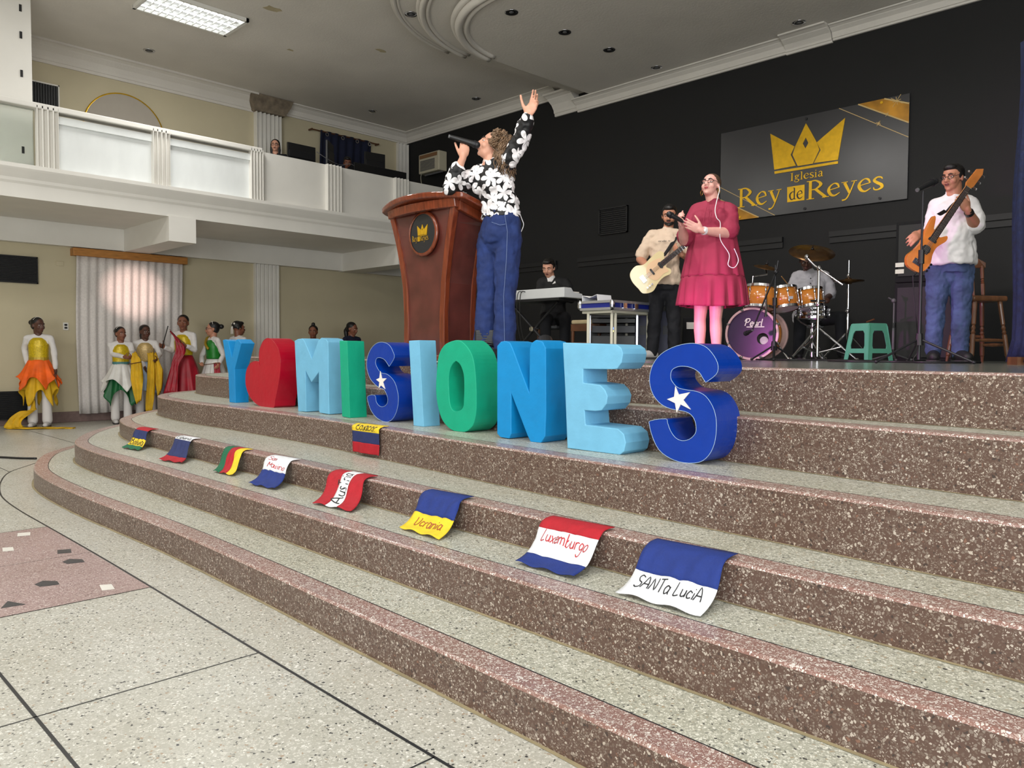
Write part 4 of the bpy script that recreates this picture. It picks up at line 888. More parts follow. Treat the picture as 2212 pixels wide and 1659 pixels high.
for q in ((-.10, .09, 1.12), (0, 0, .99), (0, 0, .60)):
    mb = MB(); mb.ell(q, (.026, .026, .032)); mb.build('clamp', 'chrome', cs_)
hh = kit('hi_hat_stand', 'hi-hat stand with dark cymbals and tall centre rod right of the drummer', 'cymbal stand', -3.52, 8.88)
tripod(hh, .80, .30, .013, foot=.30, ang0=.1, double=True)
mb = MB(); mb.cyl((0, 0, .8), (0, 0, 1.12), .005, n=8); mb.ell((0, 0, .95), (.018, .018, .03)); mb.build('rod', 'chrome', hh)
for z_, s_ in ((.875, 1), (.90, -1)):
    mb = MB(); mb.lathe([(.006, -.024*s_), (.03, -.020*s_), (.04, -.008*s_), (.165, .008*s_), (.165, .010*s_), (.04, -.004*s_), (.03, -.016*s_), (.006, -.020*s_)], (0, 0, z_), 40, caps=False); mb.build('hi_hat_cymbal', 'cymbal', hh, smooth=True)
mb = MB(); mb.ell((0, 0, .55), (.028, .028, .03)); mb.build('clutch', 'chrome', hh)
th = kit('drum_throne', 'round black drum seat under the drummer', 'stool', -4.15, 9.36)
mb = MB(); mb.cyl((0, 0, .42), (0, 0, .50), .17, n=28); mb.build('seat', 'black_plastic', th, bevel=.02); tripod(th, .42, .25, .014, 'chrome', .24)
# microphone stands
def micstand(label, x, y, h, boom, m_='dark_metal', foot=.32, base_z=.10, grip=None, mic=None, ang0=.2):
    g = kit('microphone_stand', label, 'microphone stand', x, y, H0)
    mb = MB(); mb.cyl((0, 0, .03), (0, 0, h*.62), .013, n=12); mb.cyl((0, 0, h*.6), (0, 0, h), .008, n=10); mb.build('pole', m_, g)
    mb = MB(); mb.cyl((0, 0, h*.58), (0, 0, h*.66), .022, n=14); mb.build('grip', 'black_plastic', g)
    mb = MB(); mb.cyl((0, 0, base_z-.02), (0, 0, base_z+.07), .032, .024, n=14); mb.build('hub', 'black_plastic', g)
    for i in range(3):
        a = ang0+i*2*PI/3; mb = MB(); mb.cyl((.02*math.cos(a), .02*math.sin(a), base_z+.02), (foot*math.cos(a), foot*math.sin(a), .012), .009, n=8); mb.ell((foot*math.cos(a), foot*math.sin(a), .013), (.016, .016, .013)); mb.build('leg', m_, g)
    if boom: mb = MB(); mb.tube(boom, .008); mb.ell(Vector(boom[1]), (.024, .024, .024)); mb.build('boom', m_, g)
    return g
def mic(name, label, c, p, q, r=.024, parent_kind=None, rz=H0, group=None):
    """body from p to the head centre q, in the local frame of c"""
    g = thing(name, label, 'microphone', c, rz, group); p = Vector(p); q = Vector(q); d = (q-p).normalized()
    mb = MB(); mb.cyl(p, q-d*.02, r*.55, r*.85, n=16); mb.build('body', 'black_plastic', g, smooth=False)
    mb = MB(); mb.ell(q, (r, r, r)); mb.build('head_grille', 'dark_metal', g, smooth=True)
    mb = MB(); mb.cyl(q-d*.012, q-d*.026, r*1.02, n=16); mb.build('ring', 'dark_metal', g)
    mb = MB(); mb.cyl(p, p-d*.012, r*.5, n=12); mb.build('end_cap', 'grey_plastic', g)
    return g
m1 = micstand('black boom microphone stand in front of the bass drum', -3.56, 7.20, .93, [(.02, -.02, .97), (0, -.02, .86), (-.16, .18, .30)], foot=.24, base_z=.12)
mic('drum_microphone', 'black microphone on the boom aimed into the bass drum hole', (-3.56, 7.20, S6), (-.16, .18, .30), (-.20, .26, .27))
m2 = micstand('tall black straight microphone stand in front of the bassist', -2.013, 6.456, 1.315, None, foot=.38, base_z=.16, ang0=PI+.25)
mic('vocal_microphone', 'dark microphone with grey ball head on the stand before the bassist', (-2.013, 6.456, S6), (-.055, -.03, 1.318), (.105, .04, 1.395), .030)
m3 = micstand('thin grey microphone stand with bent top near the green stool', -2.934, 8.60, .60, [(0, 0, .59), (-.005, 0, .63), (-.06, 0, .66)], 'grey_plastic', foot=.22, base_z=.05)
# green plastic stool
gs = kit('plastic_stool', 'green plastic stool with open arched legs right of the drum kit', 'stool', -3.013, 8.14, H0+.35)
mb = MB()
hs, tw, bw = .375, .115, .162
def side(k):
    M_ = Matrix.Rotation(k*PI/2, 3, 'Z')
    out = [(-bw, 0), (-bw+.05, 0), (-bw+.062, .08), (bw-.062, .08), (bw-.05, 0), (bw, 0), (tw+.012, hs-.03), (tw, hs), (-tw, hs), (-tw-.012, hs-.03)]
    hole = [(-.085, .125), (.085, .125), (.092, .155), (.074, .275), (.052, .305), (-.052, .305), (-.074, .275), (-.092, .155)]
    f = lambda x, z, d=0: M_ @ Vector((x, -(bw+(tw-bw)*z/hs)+d, z))
    mb.prism(out, lambda a, b: f(a, b), lambda a, b: f(a, b, .006), [hole])
for k in range(4): side(k)
mb.build('legs', 'green_plastic', gs)
mb = MB(); mb.b2((-tw, -tw, hs-.012), (tw, tw, hs+.004)); mb.build('seat', 'green_plastic', gs, bevel=.012)
mb = MB(); mb.tube([(-.03, .02, hs+.02), (.06, -.03, hs+.045)], .008); ds_ = rebase(mb.build('drumstick', 'wood_chair'), (0, 0, 0)); ds_.location = (-3.013, 8.14, S6); tag(ds_, 'short stick lying on top of the green plastic stool', 'stick')
# speaker tower behind the bassist
tw_ = kit('speaker_cabinet', 'tall black two-part bass speaker cabinet behind the bassist', 'speaker', -2.72, 9.12, .10)
mb = MB(); mb.b2((-.32, -.25, 0), (.32, .25, .83)); mb.build('lower_cabinet', 'black_fabric', tw_, bevel=.01)
mb = MB(); mb.b2((-.32, -.25, .835), (.32, .25, 1.48)); mb.build('upper_cabinet', 'black_fabric', tw_, bevel=.01)
mb = MB(); mb.b2((-.29, -.262, .90), (.29, -.25, 1.44)); mb.build('grille_cloth', 'grille', tw_)
mb = MB(); mb.b2((-.29, -.262, .04), (.29, -.25, .78)); mb.build('grille_cloth', 'grille', tw_)
for i, z in enumerate((1.00, .93)):
    mb = MB(); mb.b2((-.315, -.268, z), (-.23, -.262, z+.045)); mb.build('label_plate', 'star_white', tw_)
# bar stool
bs = kit('bar_stool', 'tall turned-wood bar stool with spindle back behind the bassist', 'stool', -2.02, 8.07, H0+.12); bs.scale = (.86, .86, 1.0)
mb = MB(); mb.box((0, 0, .575), (.40, .36, .05)); mb.build('seat', 'wood_stool', bs, bevel=.02, segs=3)
def turned(p, q, r, parent, name='leg'):
    p = Vector(p); q = Vector(q); d = (q-p); L_ = d.length; u, v = MB.frame(d); d = d.normalized()
    M_ = Matrix((u, v, d)).transposed(); mb = MB()
    pr = [(0, .7), (.1, .9), (.12, 1.2), (.45, 1.25), (.46, .8), (.49, 1.2), (.52, .75), (.56, 1.15), (.60, .7), (.62, 1.1), (.95, 1.25), (1, 1.1)]
    mb.lathe([(r*b, a*L_) for a, b in pr], p, 14, M_); return mb.build(name, 'wood_stool', parent, smooth=False)
for sx in (-1, 1):
    for sy in (-1, 1): turned((sx*.21, sy*.19, 0), (sx*.14, sy*.13, .555), .019, bs)
for z, (a, b) in ((.20, ((-1, -1), (1, -1))), (.24, ((-1, 1), (1, 1))), (.16, ((-1, -1), (-1, 1))), (.16, ((1, -1), (1, 1)))):
    mb = MB(); f_ = .21-.07*z/.555; mb.tube([(a[0]*f_, a[1]*f_*.9, z), ((a[0]+b[0])/2*f_, (a[1]+b[1])/2*f_*.9, z), (b[0]*f_, b[1]*f_*.9, z)], [.012, .018, .012]); mb.build('rung', 'wood_stool', bs)
for x, tn in ((-.17, 1), (.17, 1)): turned((x, .15, .59), (x*1.02, .19, .90), .016, bs, 'back_post')
for x in (-.06, .06):
    mb = MB(); mb.cyl((x, .15, .59), (x, .19, .90), .013, n=10); mb.build('spindle', 'wood_stool', bs)
mb = MB(); mb.prism([(-.21, .88), (.21, .88), (.21, .93), (.12, .975), (0, .985), (-.12, .975), (-.21, .93)], lambda a, b: (a, .175+.03*(1-(a/.21)**2), b), lambda a, b: (a, .205+.03*(1-(a/.21)**2), b)); mb.build('top_rail', 'wood_stool', bs, bevel=.006)
# blue velvet stand at the right edge
bv = kit('velvet_drape', 'tall dark blue velvet drape over a frame at the right edge of the stage', 'drape', -1.34, 6.44, H0)
R = []
for j in range(15):
    z = .02+2.27*j/14; R.append([])
    for i in range(60):
        a = 2*PI*i/60; sq = (abs(math.cos(a))**6+abs(math.sin(a))**6)**(-1/6)
        r = 1+.03*math.sin(14*a)+.015*math.sin(23*a+3*z)+(.12 if j == 0 else 0)
        R[-1].append(Vector((.22+.22*sq*math.cos(a)*r+.012*math.sin(4*z)*1, .16*sq*math.sin(a)*r, z)))
mb = MB(); mb.rings(R); mb.build('cloth', 'blue_velvet', bv, smooth=True)
mb = MB(); mb.b2((-.06, -.06, 0), (.14, .05, .055)); mb.build('wooden_foot', 'wood_stool', bv)
# keyboard on X stand, aligned with the back wall
KX, KY = -6.55, 6.73
kb = thing('keyboard', 'silver-grey stage keyboard with its back to the room', 'keyboard', (KX, KY, S6+.70))
mb = MB(); mb.rings([[Vector((x, y, z)) for y, z in ((0, 0), (0, .115), (.13, .115), (.17, .07), (.33, .055), (.33, 0))] for x in (-.66, .68)]); mb.build('body', 'light_grey', kb, bevel=.008)
mb = MB(); mb.b2((-.62, .18, .068), (.64, .315, .078)); mb.build('white_keys', 'star_white', kb)
mb = MB(); mb.b2((-.66, -.02, -.03), (.62, .31, -.002)); mb.build('under_tray', 'dark_metal', kb)
for x in (-.2, .02, .07):
    mb = MB(); mb.tube(spline([(x, -.004, .09), (x-.03, -.04, .085), (x-.05, -.045, -.05), (x-.03, -.04, -.35), (x+.03, .02, -.66)], 5), .005); mb.build('cable', 'black_plastic', kb)
xs = thing('keyboard_stand', 'black X-shaped keyboard stand', 'stand', (KX+.10, KY+.12, S6))
for s_ in (-1, 1):
    mb = MB(); mb.cyl((-.40*s_, .02*s_, .02), (.36*s_, .02*s_, .665), .016, n=10); mb.build('cross_bar', 'dark_metal', xs)
    mb = MB(); mb.cyl((-.40*s_, -.16, .02), (-.40*s_, .18, .02), .014, n=10); mb.build('foot_bar', 'dark_metal', xs)
mb = MB(); mb.cyl((0, -.05, .35), (0, .05, .35), .03, n=14); mb.build('pivot', 'chrome', xs)
# wooden chair with cushion near keyboard
wc = kit('wooden_chair', 'brown wooden chair with beige cushion behind the white-legged table', 'chair', -5.80, 7.20, .1)
mb = MB(); mb.b2((-.20, -.20, .40), (.20, .20, .45)); mb.build('seat', 'cushion', wc, bevel=.018, segs=3)
mb = MB(); mb.b2((-.20, -.20, .32), (.20, .20, .40)); mb.build('apron', 'wood_chair', wc)
for sx in (-1, 1):
    for sy in (-1, 1): mb = MB(); mb.cyl((sx*.185, sy*.185, 0), (sx*.18, sy*.18, .40), .014, .022, n=8); mb.build('leg', 'wood_chair', wc)
mb = MB(); mb.b2((-.19, -.19, .17), (.19, -.17, .19)); mb.b2((-.19, .17, .17), (.19, .19, .19)); mb.build('stretcher', 'wood_chair', wc)
# table with tubular legs, flight case and rack; table corner nearest the camera at (0,0)
TX, TY = -4.979, 6.463
tb = thing('equipment_table', 'low table with cream tubular legs carrying the blue flight case', 'table', (TX, TY, S6))
mb = MB(); mb.b2((-.40, .0, .485), (0, .78, .515)); mb.build('table_top', 'off_white_metal', tb, bevel=.004)
for x, y in ((-.33, .02), (-.03, .04), (-.03, .10), (-.04, .70), (-.33, .70)):
    mb = MB(); mb.cyl((x, y, 0), (x, y, .485), .016, n=12); mb.build('leg', 'off_white_metal', tb)
mc_ = thing('flight_case', 'flat blue flight case with silver edges and corners on the table', 'case', (TX, TY, S6+.515))
mb = MB(); mb.b2((-.42, -.02, .012), (.02, .80, .10)); mb.build('panels', 'case_blue', mc_)
mb = MB()
for z in (0, .075): 
    for a in (((-.43, -.03), (.03, -.005)), ((-.43, .785), (.03, .81)), ((-.43, -.03), (-.405, .81)), ((.005, -.03), (.03, .81))): mb.b2((a[0][0], a[0][1], z), (a[1][0], a[1][1], z+.026))
mb.build('metal_edging', 'aluminium', mc_)
for x, y in ((.015, -.015), (.015, .795), (-.415, -.015)):
    mb = MB(); mb.ell((x, y, .055), (.030, .030, .055), n=10, k=6); mb.build('corner', 'chrome', mc_)
for y in (.15, .35, .62):
    mb = MB(); mb.b2((.03, y, .02), (.04, y+.06, .075)); mb.build('latch', 'chrome', mc_)
mb = MB(); mb.sheet([[Vector((x, y, z)) for y in (0, .24)] for x, z in ((-.40, .0), (-.40, .06), (-.30, .035), (-.20, .065), (-.19, .0))])
pp = mb.build('sheet_music', 'paper', solid=.004); pp.location = (TX, TY, S6+.618); tag(pp, 'open white sheet music lying on the blue flight case', 'paper')
rk = thing('amplifier_rack', 'open black equipment rack with glowing power amplifiers under the table', 'rack', (-5.33, 6.95, S6), .62)
mb = MB(); mb.b2((-.27, -.02, 0), (.27, .35, .03)); mb.b2((-.27, .0, .46), (.27, .35, .485)); mb.b2((-.27, .33, 0), (.27, .35, .46)); mb.build('shell', 'black_plastic', rk)
for x in (-.27, .25): mb = MB(); mb.b2((x, -.02, 0), (x+.02, .02, .485)); mb.build('rack_rail', 'aluminium', rk)
for z0, z1, m_ in ((.40, .45, 'black_plastic'), (.29, .37, 'dark_metal'), (.03, .26, 'black_plastic')):
    mb = MB(); mb.b2((-.24, -.012, z0), (.24, .30, z1)); u_ = mb.build('amplifier', m_, rk, bevel=.004)
    if z0 < .35:
        mb = MB(); mb.ell((0, -.016, (z0+z1)/2+.01), (.012, .006, .012)); mb.build('light', 'led_blue', u_)
        if z0 > .2: mb = MB(); mb.b2((-.012, -.018, z0+.012), (.012, -.012, z0+.028)); mb.build('light', 'led_yellow', u_)
mb = MB(); hand(mb, 'b', lambda u, v: (-.2+u*.02, -.015, .05+v*.02)); 
fc = thing('flight_case', 'large navy blue flight case with recessed handles left of the guitarist', 'case', (-5.25, 7.65, S6), .62)
mb = MB(); mb.b2((-.25, -.2, .04), (.25, .25, .56)); mb.build('body', 'case_navy', fc, bevel=.01)
for x in (-.13, .13): mb = MB(); mb.b2((x-.05, -.21, .28), (x+.05, -.2, .38)); mb.build('handle', 'dark_metal', fc)
mb = MB(); mb.b2((-.26, -.21, .545), (.26, .26, .57)); mb.build('lid_edging', 'dark_metal', fc)
mb = MB(); mb.b2((-.2, -.206, .10), (-.12, -.2, .13)); mb.build('sticker', 'cushion', fc)
ga = thing('guitar_amplifier', 'small black guitar amplifier standing behind the guitarist', 'amplifier', (-5.05, 8.35, S6), .62)
mb = MB(); mb.b2((-.24, -.14, 0), (.24, .14, .50)); mb.build('cabinet', 'black_fabric', ga, bevel=.012)
mb = MB(); mb.b2((-.20, -.15, .36), (-.10, -.142, .44)); mb.build('label_plate', 'star_white', ga)
mb = MB(); mb.cyl((.02, -.15, 0), (.02, -.15, .48), .012, n=10); mb.build('upright', 'chrome', ga)
# par lamp / box beside the lectern
pl = thing('par_lamp', 'black vented stage lamp on the stage floor right of the lectern', 'stage lamp', (-4.30, 4.02, S6), H0)
mb = MB(); mb.b2((-.07, -.05, .11), (.10, .13, .235)); hb_ = mb.build('housing', 'dark_metal', pl, bevel=.012)
mb = MB()
for i in range(5):
    for j in range(2): mb.b2((-.058+j*.05, -.055, .13+i*.018), (-.02+j*.05, -.049, .138+i*.018))
mb.build('vent_slots', 'black_plastic', hb_)
mb = MB(); mb.tube(arc((.03, .0), .10, 0, PI, 10) and [(.03+.10*math.cos(PI*i/10), -.06, .05+.09*math.sin(PI*i/10)) for i in range(11)], .008); mb.build('bracket', 'black_plastic', pl)
mb = MB(); mb.b2((-.05, -.03, 0), (.10, .10, .11)); mb.build('stand', 'black_plastic', pl, bevel=.008)
mb = MB(); mb.tube(spline([(0, -.07, .11), (-.03, -.09, .06), (.02, -.10, .012), (.10, -.08, .012), (.16, -.02, .02)], 6), .007); mb.build('cable', 'black_plastic', pl)
mh = thing('magenta_stage_lamp', 'small dark stage lamp on the stage floor behind the pale blue letter E', 'stage lamp', (-3.66, 4.0, S6), .9)
mb = MB(); mb.cyl((0, -.05, .09), (0, .02, .15), .06, .055, n=20); mb.build('can', 'dark_metal', mh)
mb = MB(); mb.b2((-.06, -.05, 0), (.06, .03, .02)); mb.b2((-.068, -.02, 0), (-.06, .0, .13)); mb.b2((.06, -.02, 0), (.068, .0, .13)); mb.build('bracket', 'black_plastic', mh)
bp = thing('speaker_pole', 'black ribbed loudspeaker pole standing behind the lectern', 'stand', (-4.86, 4.62, S6))
mb = MB(); mb.cyl((0, 0, 0), (0, 0, .78), .05, n=20)
for z in (.20, .25, .30): mb.cyl((0, 0, z), (0, 0, z+.02), .06, n=20)
mb.build('column', 'black_plastic', bp)
# cables over the stage floor
for nm, P in (('black cables running over the stage floor at the bassist\'s feet', [(-2.9, 6.9, 0), (-2.6, 6.6, 0), (-2.3, 6.75, 0), (-2.0, 6.6, 0), (-1.7, 6.9, 0)]), ('black cable lying between the bass drum and the green stool', [(-3.9, 7.5, 0), (-3.5, 7.35, 0), (-3.1, 7.6, 0), (-2.7, 7.4, 0)])):
    mb = MB(); mb.tube([(p.x, p.y, S6+.009) for p in spline(P, 6)], .008); tag(rebase(mb.build('stage_cable', 'black_plastic', smooth=True), (P[0][0], P[0][1], S6)), nm, 'cable')
# ------------------------------------------------------------------ people
for n_, c_ in (('skin_light', (206, 152, 128)), ('skin_pink', (214, 158, 146)), ('skin_tan', (182, 126, 100)), ('skin_brown', (126, 78, 58)), ('skin_dark', (84, 52, 40))): mat(n_, c_, .5, var=.05, vscale=14)
mat('hair_black', (16, 13, 13), .45, var=.3, vscale=60, bump=.4, bscale=90)
mat('hair_brown', (72, 52, 38), .5, var=.4, vscale=70, bump=.5, bscale=90)
mat('hair_blond_brown', (112, 88, 66), .45, var=.5, vscale=40)
mat('eye_white', (225, 220, 215), .3); mat('iris', (38, 22, 16), .25); mat('lip', (150, 56, 60), .45); mat('lip_dark', (104, 50, 46), .5); mat('brow', (28, 18, 14), .8)
mat('denim', (24, 44, 96), .85, var=.28, vscale=9, weave=.3, bscale=220)
mat('denim_light', (62, 80, 116), .85, var=.45, vscale=5, weave=.3, bscale=220)
mat('denim_seam', (94, 110, 150), .8)
mat('black_trousers', (14, 15, 22), .85, var=.2)
mat('shirt_white', (226, 224, 224), .75, var=.05, vscale=8, bump=.35, bscale=9)
mat('shirt_beige', (206, 184, 162), .85, var=.05, bump=.3, bscale=9)
mat('shirt_grey', (176, 174, 180), .85, var=.06, bump=.3, bscale=9)
mat('jacket_black', (15, 15, 18), .8, var=.15)
mat('dress_pink', (140, 34, 62), .8, var=.10, vscale=7, bump=.35, bscale=12)
mat('shoe_black', (20, 20, 22), .6); mat('shoe_white', (196, 192, 190), .6); mat('sole', (60, 58, 58), .8)
mat('glasses', (16, 14, 14), .3); mat('gold', (200, 150, 70), .25, metal=.9); mat('wire_white', (222, 220, 222), .5); mat('watch', (24, 24, 26), .3)
mat('satin_white', (214, 212, 208), .35, var=.12, vscale=6); mat('satin_red', (150, 10, 34), .5, var=.25, vscale=8); mat('chiffon_orange', (236, 96, 14), .7, var=.22, vscale=7)
mat('sequin_yellow', (196, 168, 20), .35, var=.25, vscale=60, metal=.2); mat('sequin_gold', (188, 160, 104), .35, var=.25, vscale=60, metal=.2); mat('sequin_green', (24, 120, 36), .4, var=.25, vscale=50); mat('satin_green', (14, 92, 48), .5, var=.2); mat('satin_blue', (150, 170, 196), .4, var=.2)
mat('knit_white', (214, 210, 208), .8); mat('belt_gold', (170, 140, 40), .4, metal=.3); mat('teal', (70, 120, 120), .6)
mat('guitar_cream', (226, 208, 160), .2, coat=.6); mat('guitar_wood', (196, 118, 50), .2, var=.25, vscale=7, coat=.6); mat('fretboard', (46, 30, 24), .4); mat('pickguard', (228, 190, 150), .3); mat('maple', (202, 150, 92), .3)
def _floral():
    m, t, b = nt('floral_blouse'); tc = N(t, 'ShaderNodeTexCoord'); L = t.links.new
    mp = N(t, 'ShaderNodeMapping'); mp.inputs['Scale'].default_value = (8.5, .0, 8.5); L(tc.outputs['Object'], mp.inputs[0])
    nz = N(t, 'ShaderNodeTexNoise', i_Scale=5., i_Detail=1.); L(tc.outputs['Object'], nz.inputs['Vector'])
    ad = N(t, 'ShaderNodeMix', data_type='VECTOR'); ad.inputs['Factor'].default_value = .10; L(mp.outputs[0], ad.inputs[4]); L(nz.outputs['Color'], ad.inputs[5])
    res = None
    for off, k in ((0., 2.5), (.47, 2.)):
        o2 = N(t, 'ShaderNodeVectorMath', operation='ADD'); o2.inputs[1].default_value = (off, off*.7, off*1.3); L(ad.outputs[1], o2.inputs[0])
        vo = N(t, 'ShaderNodeTexVoronoi', i_Scale=1., i_Randomness=.75); L(o2.outputs[0], vo.inputs['Vector'])
        df = N(t, 'ShaderNodeVectorMath', operation='SUBTRACT'); L(o2.outputs[0], df.inputs[0]); L(vo.outputs['Position'], df.inputs[1])
        sx = N(t, 'ShaderNodeSeparateXYZ'); L(df.outputs[0], sx.inputs[0])
        at = N(t, 'ShaderNodeMath', operation='ARCTAN2'); L(sx.outputs['Z'], at.inputs[0]); L(sx.outputs['X'], at.inputs[1])
        sc_ = N(t, 'ShaderNodeSeparateColor'); L(vo.outputs['Color'], sc_.inputs[0])
        ph = N(t, 'ShaderNodeMath', operation='MULTIPLY_ADD'); L(at.outputs[0], ph.inputs[0]); ph.inputs[1].default_value = k; 
        p2 = N(t, 'ShaderNodeMath', operation='MULTIPLY'); L(sc_.outputs[0], p2.inputs[0]); p2.inputs[1].default_value = 6.; L(p2.outputs[0], ph.inputs[2])
        co = N(t, 'ShaderNodeMath', operation='COSINE'); L(ph.outputs[0], co.inputs[0])
        ab = N(t, 'ShaderNodeMath', operation='ABSOLUTE'); L(co.outputs[0], ab.inputs[0])
        pw = N(t, 'ShaderNodeMath', operation='POWER'); L(ab.outputs[0], pw.inputs[0]); pw.inputs[1].default_value = .6
        rr = N(t, 'ShaderNodeMath', operation='MULTIPLY'); L(pw.outputs[0], rr.inputs[0]); rr.inputs[1].default_value = .50 if off == 0 else .34
        ln_ = N(t, 'ShaderNodeMath', operation='MULTIPLY'); 
        x2 = N(t, 'ShaderNodeMath', operation='MULTIPLY'); L(sx.outputs['X'], x2.inputs[0]); L(sx.outputs['X'], x2.inputs[1])
        z2 = N(t, 'ShaderNodeMath', operation='MULTIPLY'); L(sx.outputs['Z'], z2.inputs[0]); L(sx.outputs['Z'], z2.inputs[1])
        s2 = N(t, 'ShaderNodeMath', operation='ADD'); L(x2.outputs[0], s2.inputs[0]); L(z2.outputs[0], s2.inputs[1])
        sq = N(t, 'ShaderNodeMath', operation='SQRT'); L(s2.outputs[0], sq.inputs[0])
        lt = N(t, 'ShaderNodeMath', operation='LESS_THAN'); L(sq.outputs[0], lt.inputs[0]); L(rr.outputs[0], lt.inputs[1])
        if res is None: res = lt.outputs[0]
        else:
            mx = N(t, 'ShaderNodeMath', operation='MAXIMUM'); L(res, mx.inputs[0]); L(lt.outputs[0], mx.inputs[1]); res = mx.outputs[0]
    mc = N(t, 'ShaderNodeMix', data_type='RGBA'); mc.inputs[6].default_value = rgb(16, 16, 18); mc.inputs[7].default_value = rgb(232, 228, 230)
    L(res, mc.inputs['Factor']); L(mc.outputs[2], b.inputs['Base Color']); b.inputs['Roughness'].default_value = .6; MATS['floral_blouse'] = m
_floral()
def V(*p): return Vector(p if len(p) > 1 else p[0])
def lerp(a, b, t): return V(a)*(1-t)+V(b)*t
def axes(yaw):
    return Vector((math.sin(yaw), -math.cos(yaw), 0)), Vector((math.cos(yaw), math.sin(yaw), 0))   # facing, to the person's left
def pose(h, yaw, seated=False, hyaw=None, hpitch=0, hroll=0, sw=.105):
    f, l = axes(yaw); J = dict(h=h, yaw=yaw, f=f, l=l)
    dz = 0
    if seated: dz = .52*h-.50
    J['hip'] = V((0, 0, .52*h-dz)); J['waist'] = V((0, 0, .62*h-dz)); J['chest'] = V((0, 0, .73*h-dz)); J['neck'] = V((0, 0, .835*h-dz)); J['head'] = V((0, 0, .925*h-dz))+f*.015
    for k, s in (('L', 1), ('R', -1)):
        J['sh'+k] = V((0, 0, .805*h-dz))+l*s*sw*h; J['el'+k] = V((0, 0, .625*h-dz))+l*s*(sw+.035)*h; J['wr'+k] = V((0, 0, .475*h-dz))+l*s*(sw+.04)*h+f*.03
        J['hp'+k] = V((0, 0, .50*h-dz))+l*s*.052*h
        if seated: J['kn'+k] = J['hp'+k]+f*.25*h+l*s*.05+V((0, 0, .01)); J['an'+k] = V((J['kn'+k].x, J['kn'+k].y, .08))
        else: J['kn'+k] = V((0, 0, .28*h))+l*s*.056*h; J['an'+k] = V((0, 0, .05*h))+l*s*.058*h-f*.01
        J['toe'+k] = None
    J['hyaw'] = yaw if hyaw is None else hyaw; J['hpitch'] = hpitch; J['hroll'] = hroll
    return J
def slopes(mb, J, r, r2=.055, dz=.0):
    for k in 'LR': mb.cap(lerp(J['neck'], J['sh'+k], .18)-V((0, 0, .035)), J['sh'+k]-V((0, 0, dz)), r2, r)
def ell_ring(c, rx, ry, l, f, n=20, p=2.3):
    R = []
    for i in range(n):
        a = 2*PI*i/n; q = (abs(math.cos(a))**p+abs(math.sin(a))**p)**(-1/p)
        R.append(V(c)+l*(rx*q*math.cos(a))+f*(ry*q*math.sin(a)))
    return R
def torso(mb, J, w, d, k=1., z0=0., belly=0., bust=0., top=True, low=0):
    """w, d: half width and half depth at the chest"""
    f, l = J['f'], J['l']; hp, wa, ch, ne = J['hip'], J['waist'], J['chest'], J['neck']
    shc = (J['shL']+J['shR'])/2; ls = (J['shL']-J['shR']); sw = ls.length/2; ls = ls.normalized()
    S = [(hp-V((0, 0, .10)), .86*w, .92*d, l), (hp, 1.02*w, 1.05*d, l), (lerp(hp, wa, .5), .98*w, .98*d+belly*.6, l), (wa, .86*w, .88*d+belly, l), (lerp(wa, ch, .5), .92*w, .94*d+belly*.6, l), (ch, 1.0*w, 1.0*d+bust*.6, l), (lerp(ch, shc, .55), 1.03*w, .96*d+bust*.3, ls), (lerp(ch, shc, .85), max(.92*w, sw*.74), .78*d, ls), (lerp(shc, ne, .35), sw*.55, .60*d, ls)]
    if top: S.append((lerp(shc, ne, .8), .062, .062, ls))
    R = [ell_ring(c+f*(.0), a*k, b*k, x, f) for c, a, b, x in S[low:]]
    mb.rings(R)
    if bust:
        for s in (-1, 1): mb.ell(ch+l*s*w*.42+f*(d*.62)-V((0, 0, .012)), (w*.46*k, (bust+.04)*k, w*.50*k), Matrix((l, f, V((0, 0, 1)))).transposed())
def headmat(J):
    f, l = axes(J['hyaw']); up = V((0, 0, 1)); q = Matrix.Rotation(J['hpitch'], 3, l)   # positive pitch looks down
    f2 = q @ f; u2 = q @ up; r = Matrix.Rotation(J['hroll'], 3, f2); return f2, r @ l, r @ u2
def headpts(J):
    f, l, u = headmat(J); c = J['head']; s = J['h']/1.70*J.get('hs', 1.)
    return lambda a, b, z: c+(l*a+f*b+u*z)*s, Matrix((l, f, u)).transposed(), s
def head_geo(mb, J):
    P, M_, s = headpts(J)
    E = lambda a, b, z, r, n=16: mb.ell(P(a, b, z), [x*s for x in r], M_, n=n)
    E(0, -.012, .032, (.074, .092, .082), 22); E(0, .020, -.018, (.061, .068, .082), 20); E(0, .030, -.072, (.046, .050, .034)); E(0, .062, -.090, (.022, .018, .017))
    for k in (-1, 1):
        E(k*.034, .056, -.028, (.026, .026, .028)); E(k*.075, -.008, -.008, (.008, .018, .029)); mb.cap(P(k*.010, .083, .024), P(k*.046, .068, .022), .010*s, .009*s)
        E(k*.013, .091, -.031, (.009, .010, .008))
    mb.cap(P(0, .086, .012), P(0, .102, -.028), .009*s, .0125*s); E(0, .080, -.057, (.025, .014, .013))
    mb.chain([(P(0, -.022, -.045), .050*s*J.get('nk', 1)), (J['neck']+V((0, 0, -.01)), .054*s*J.get('nk', 1))])
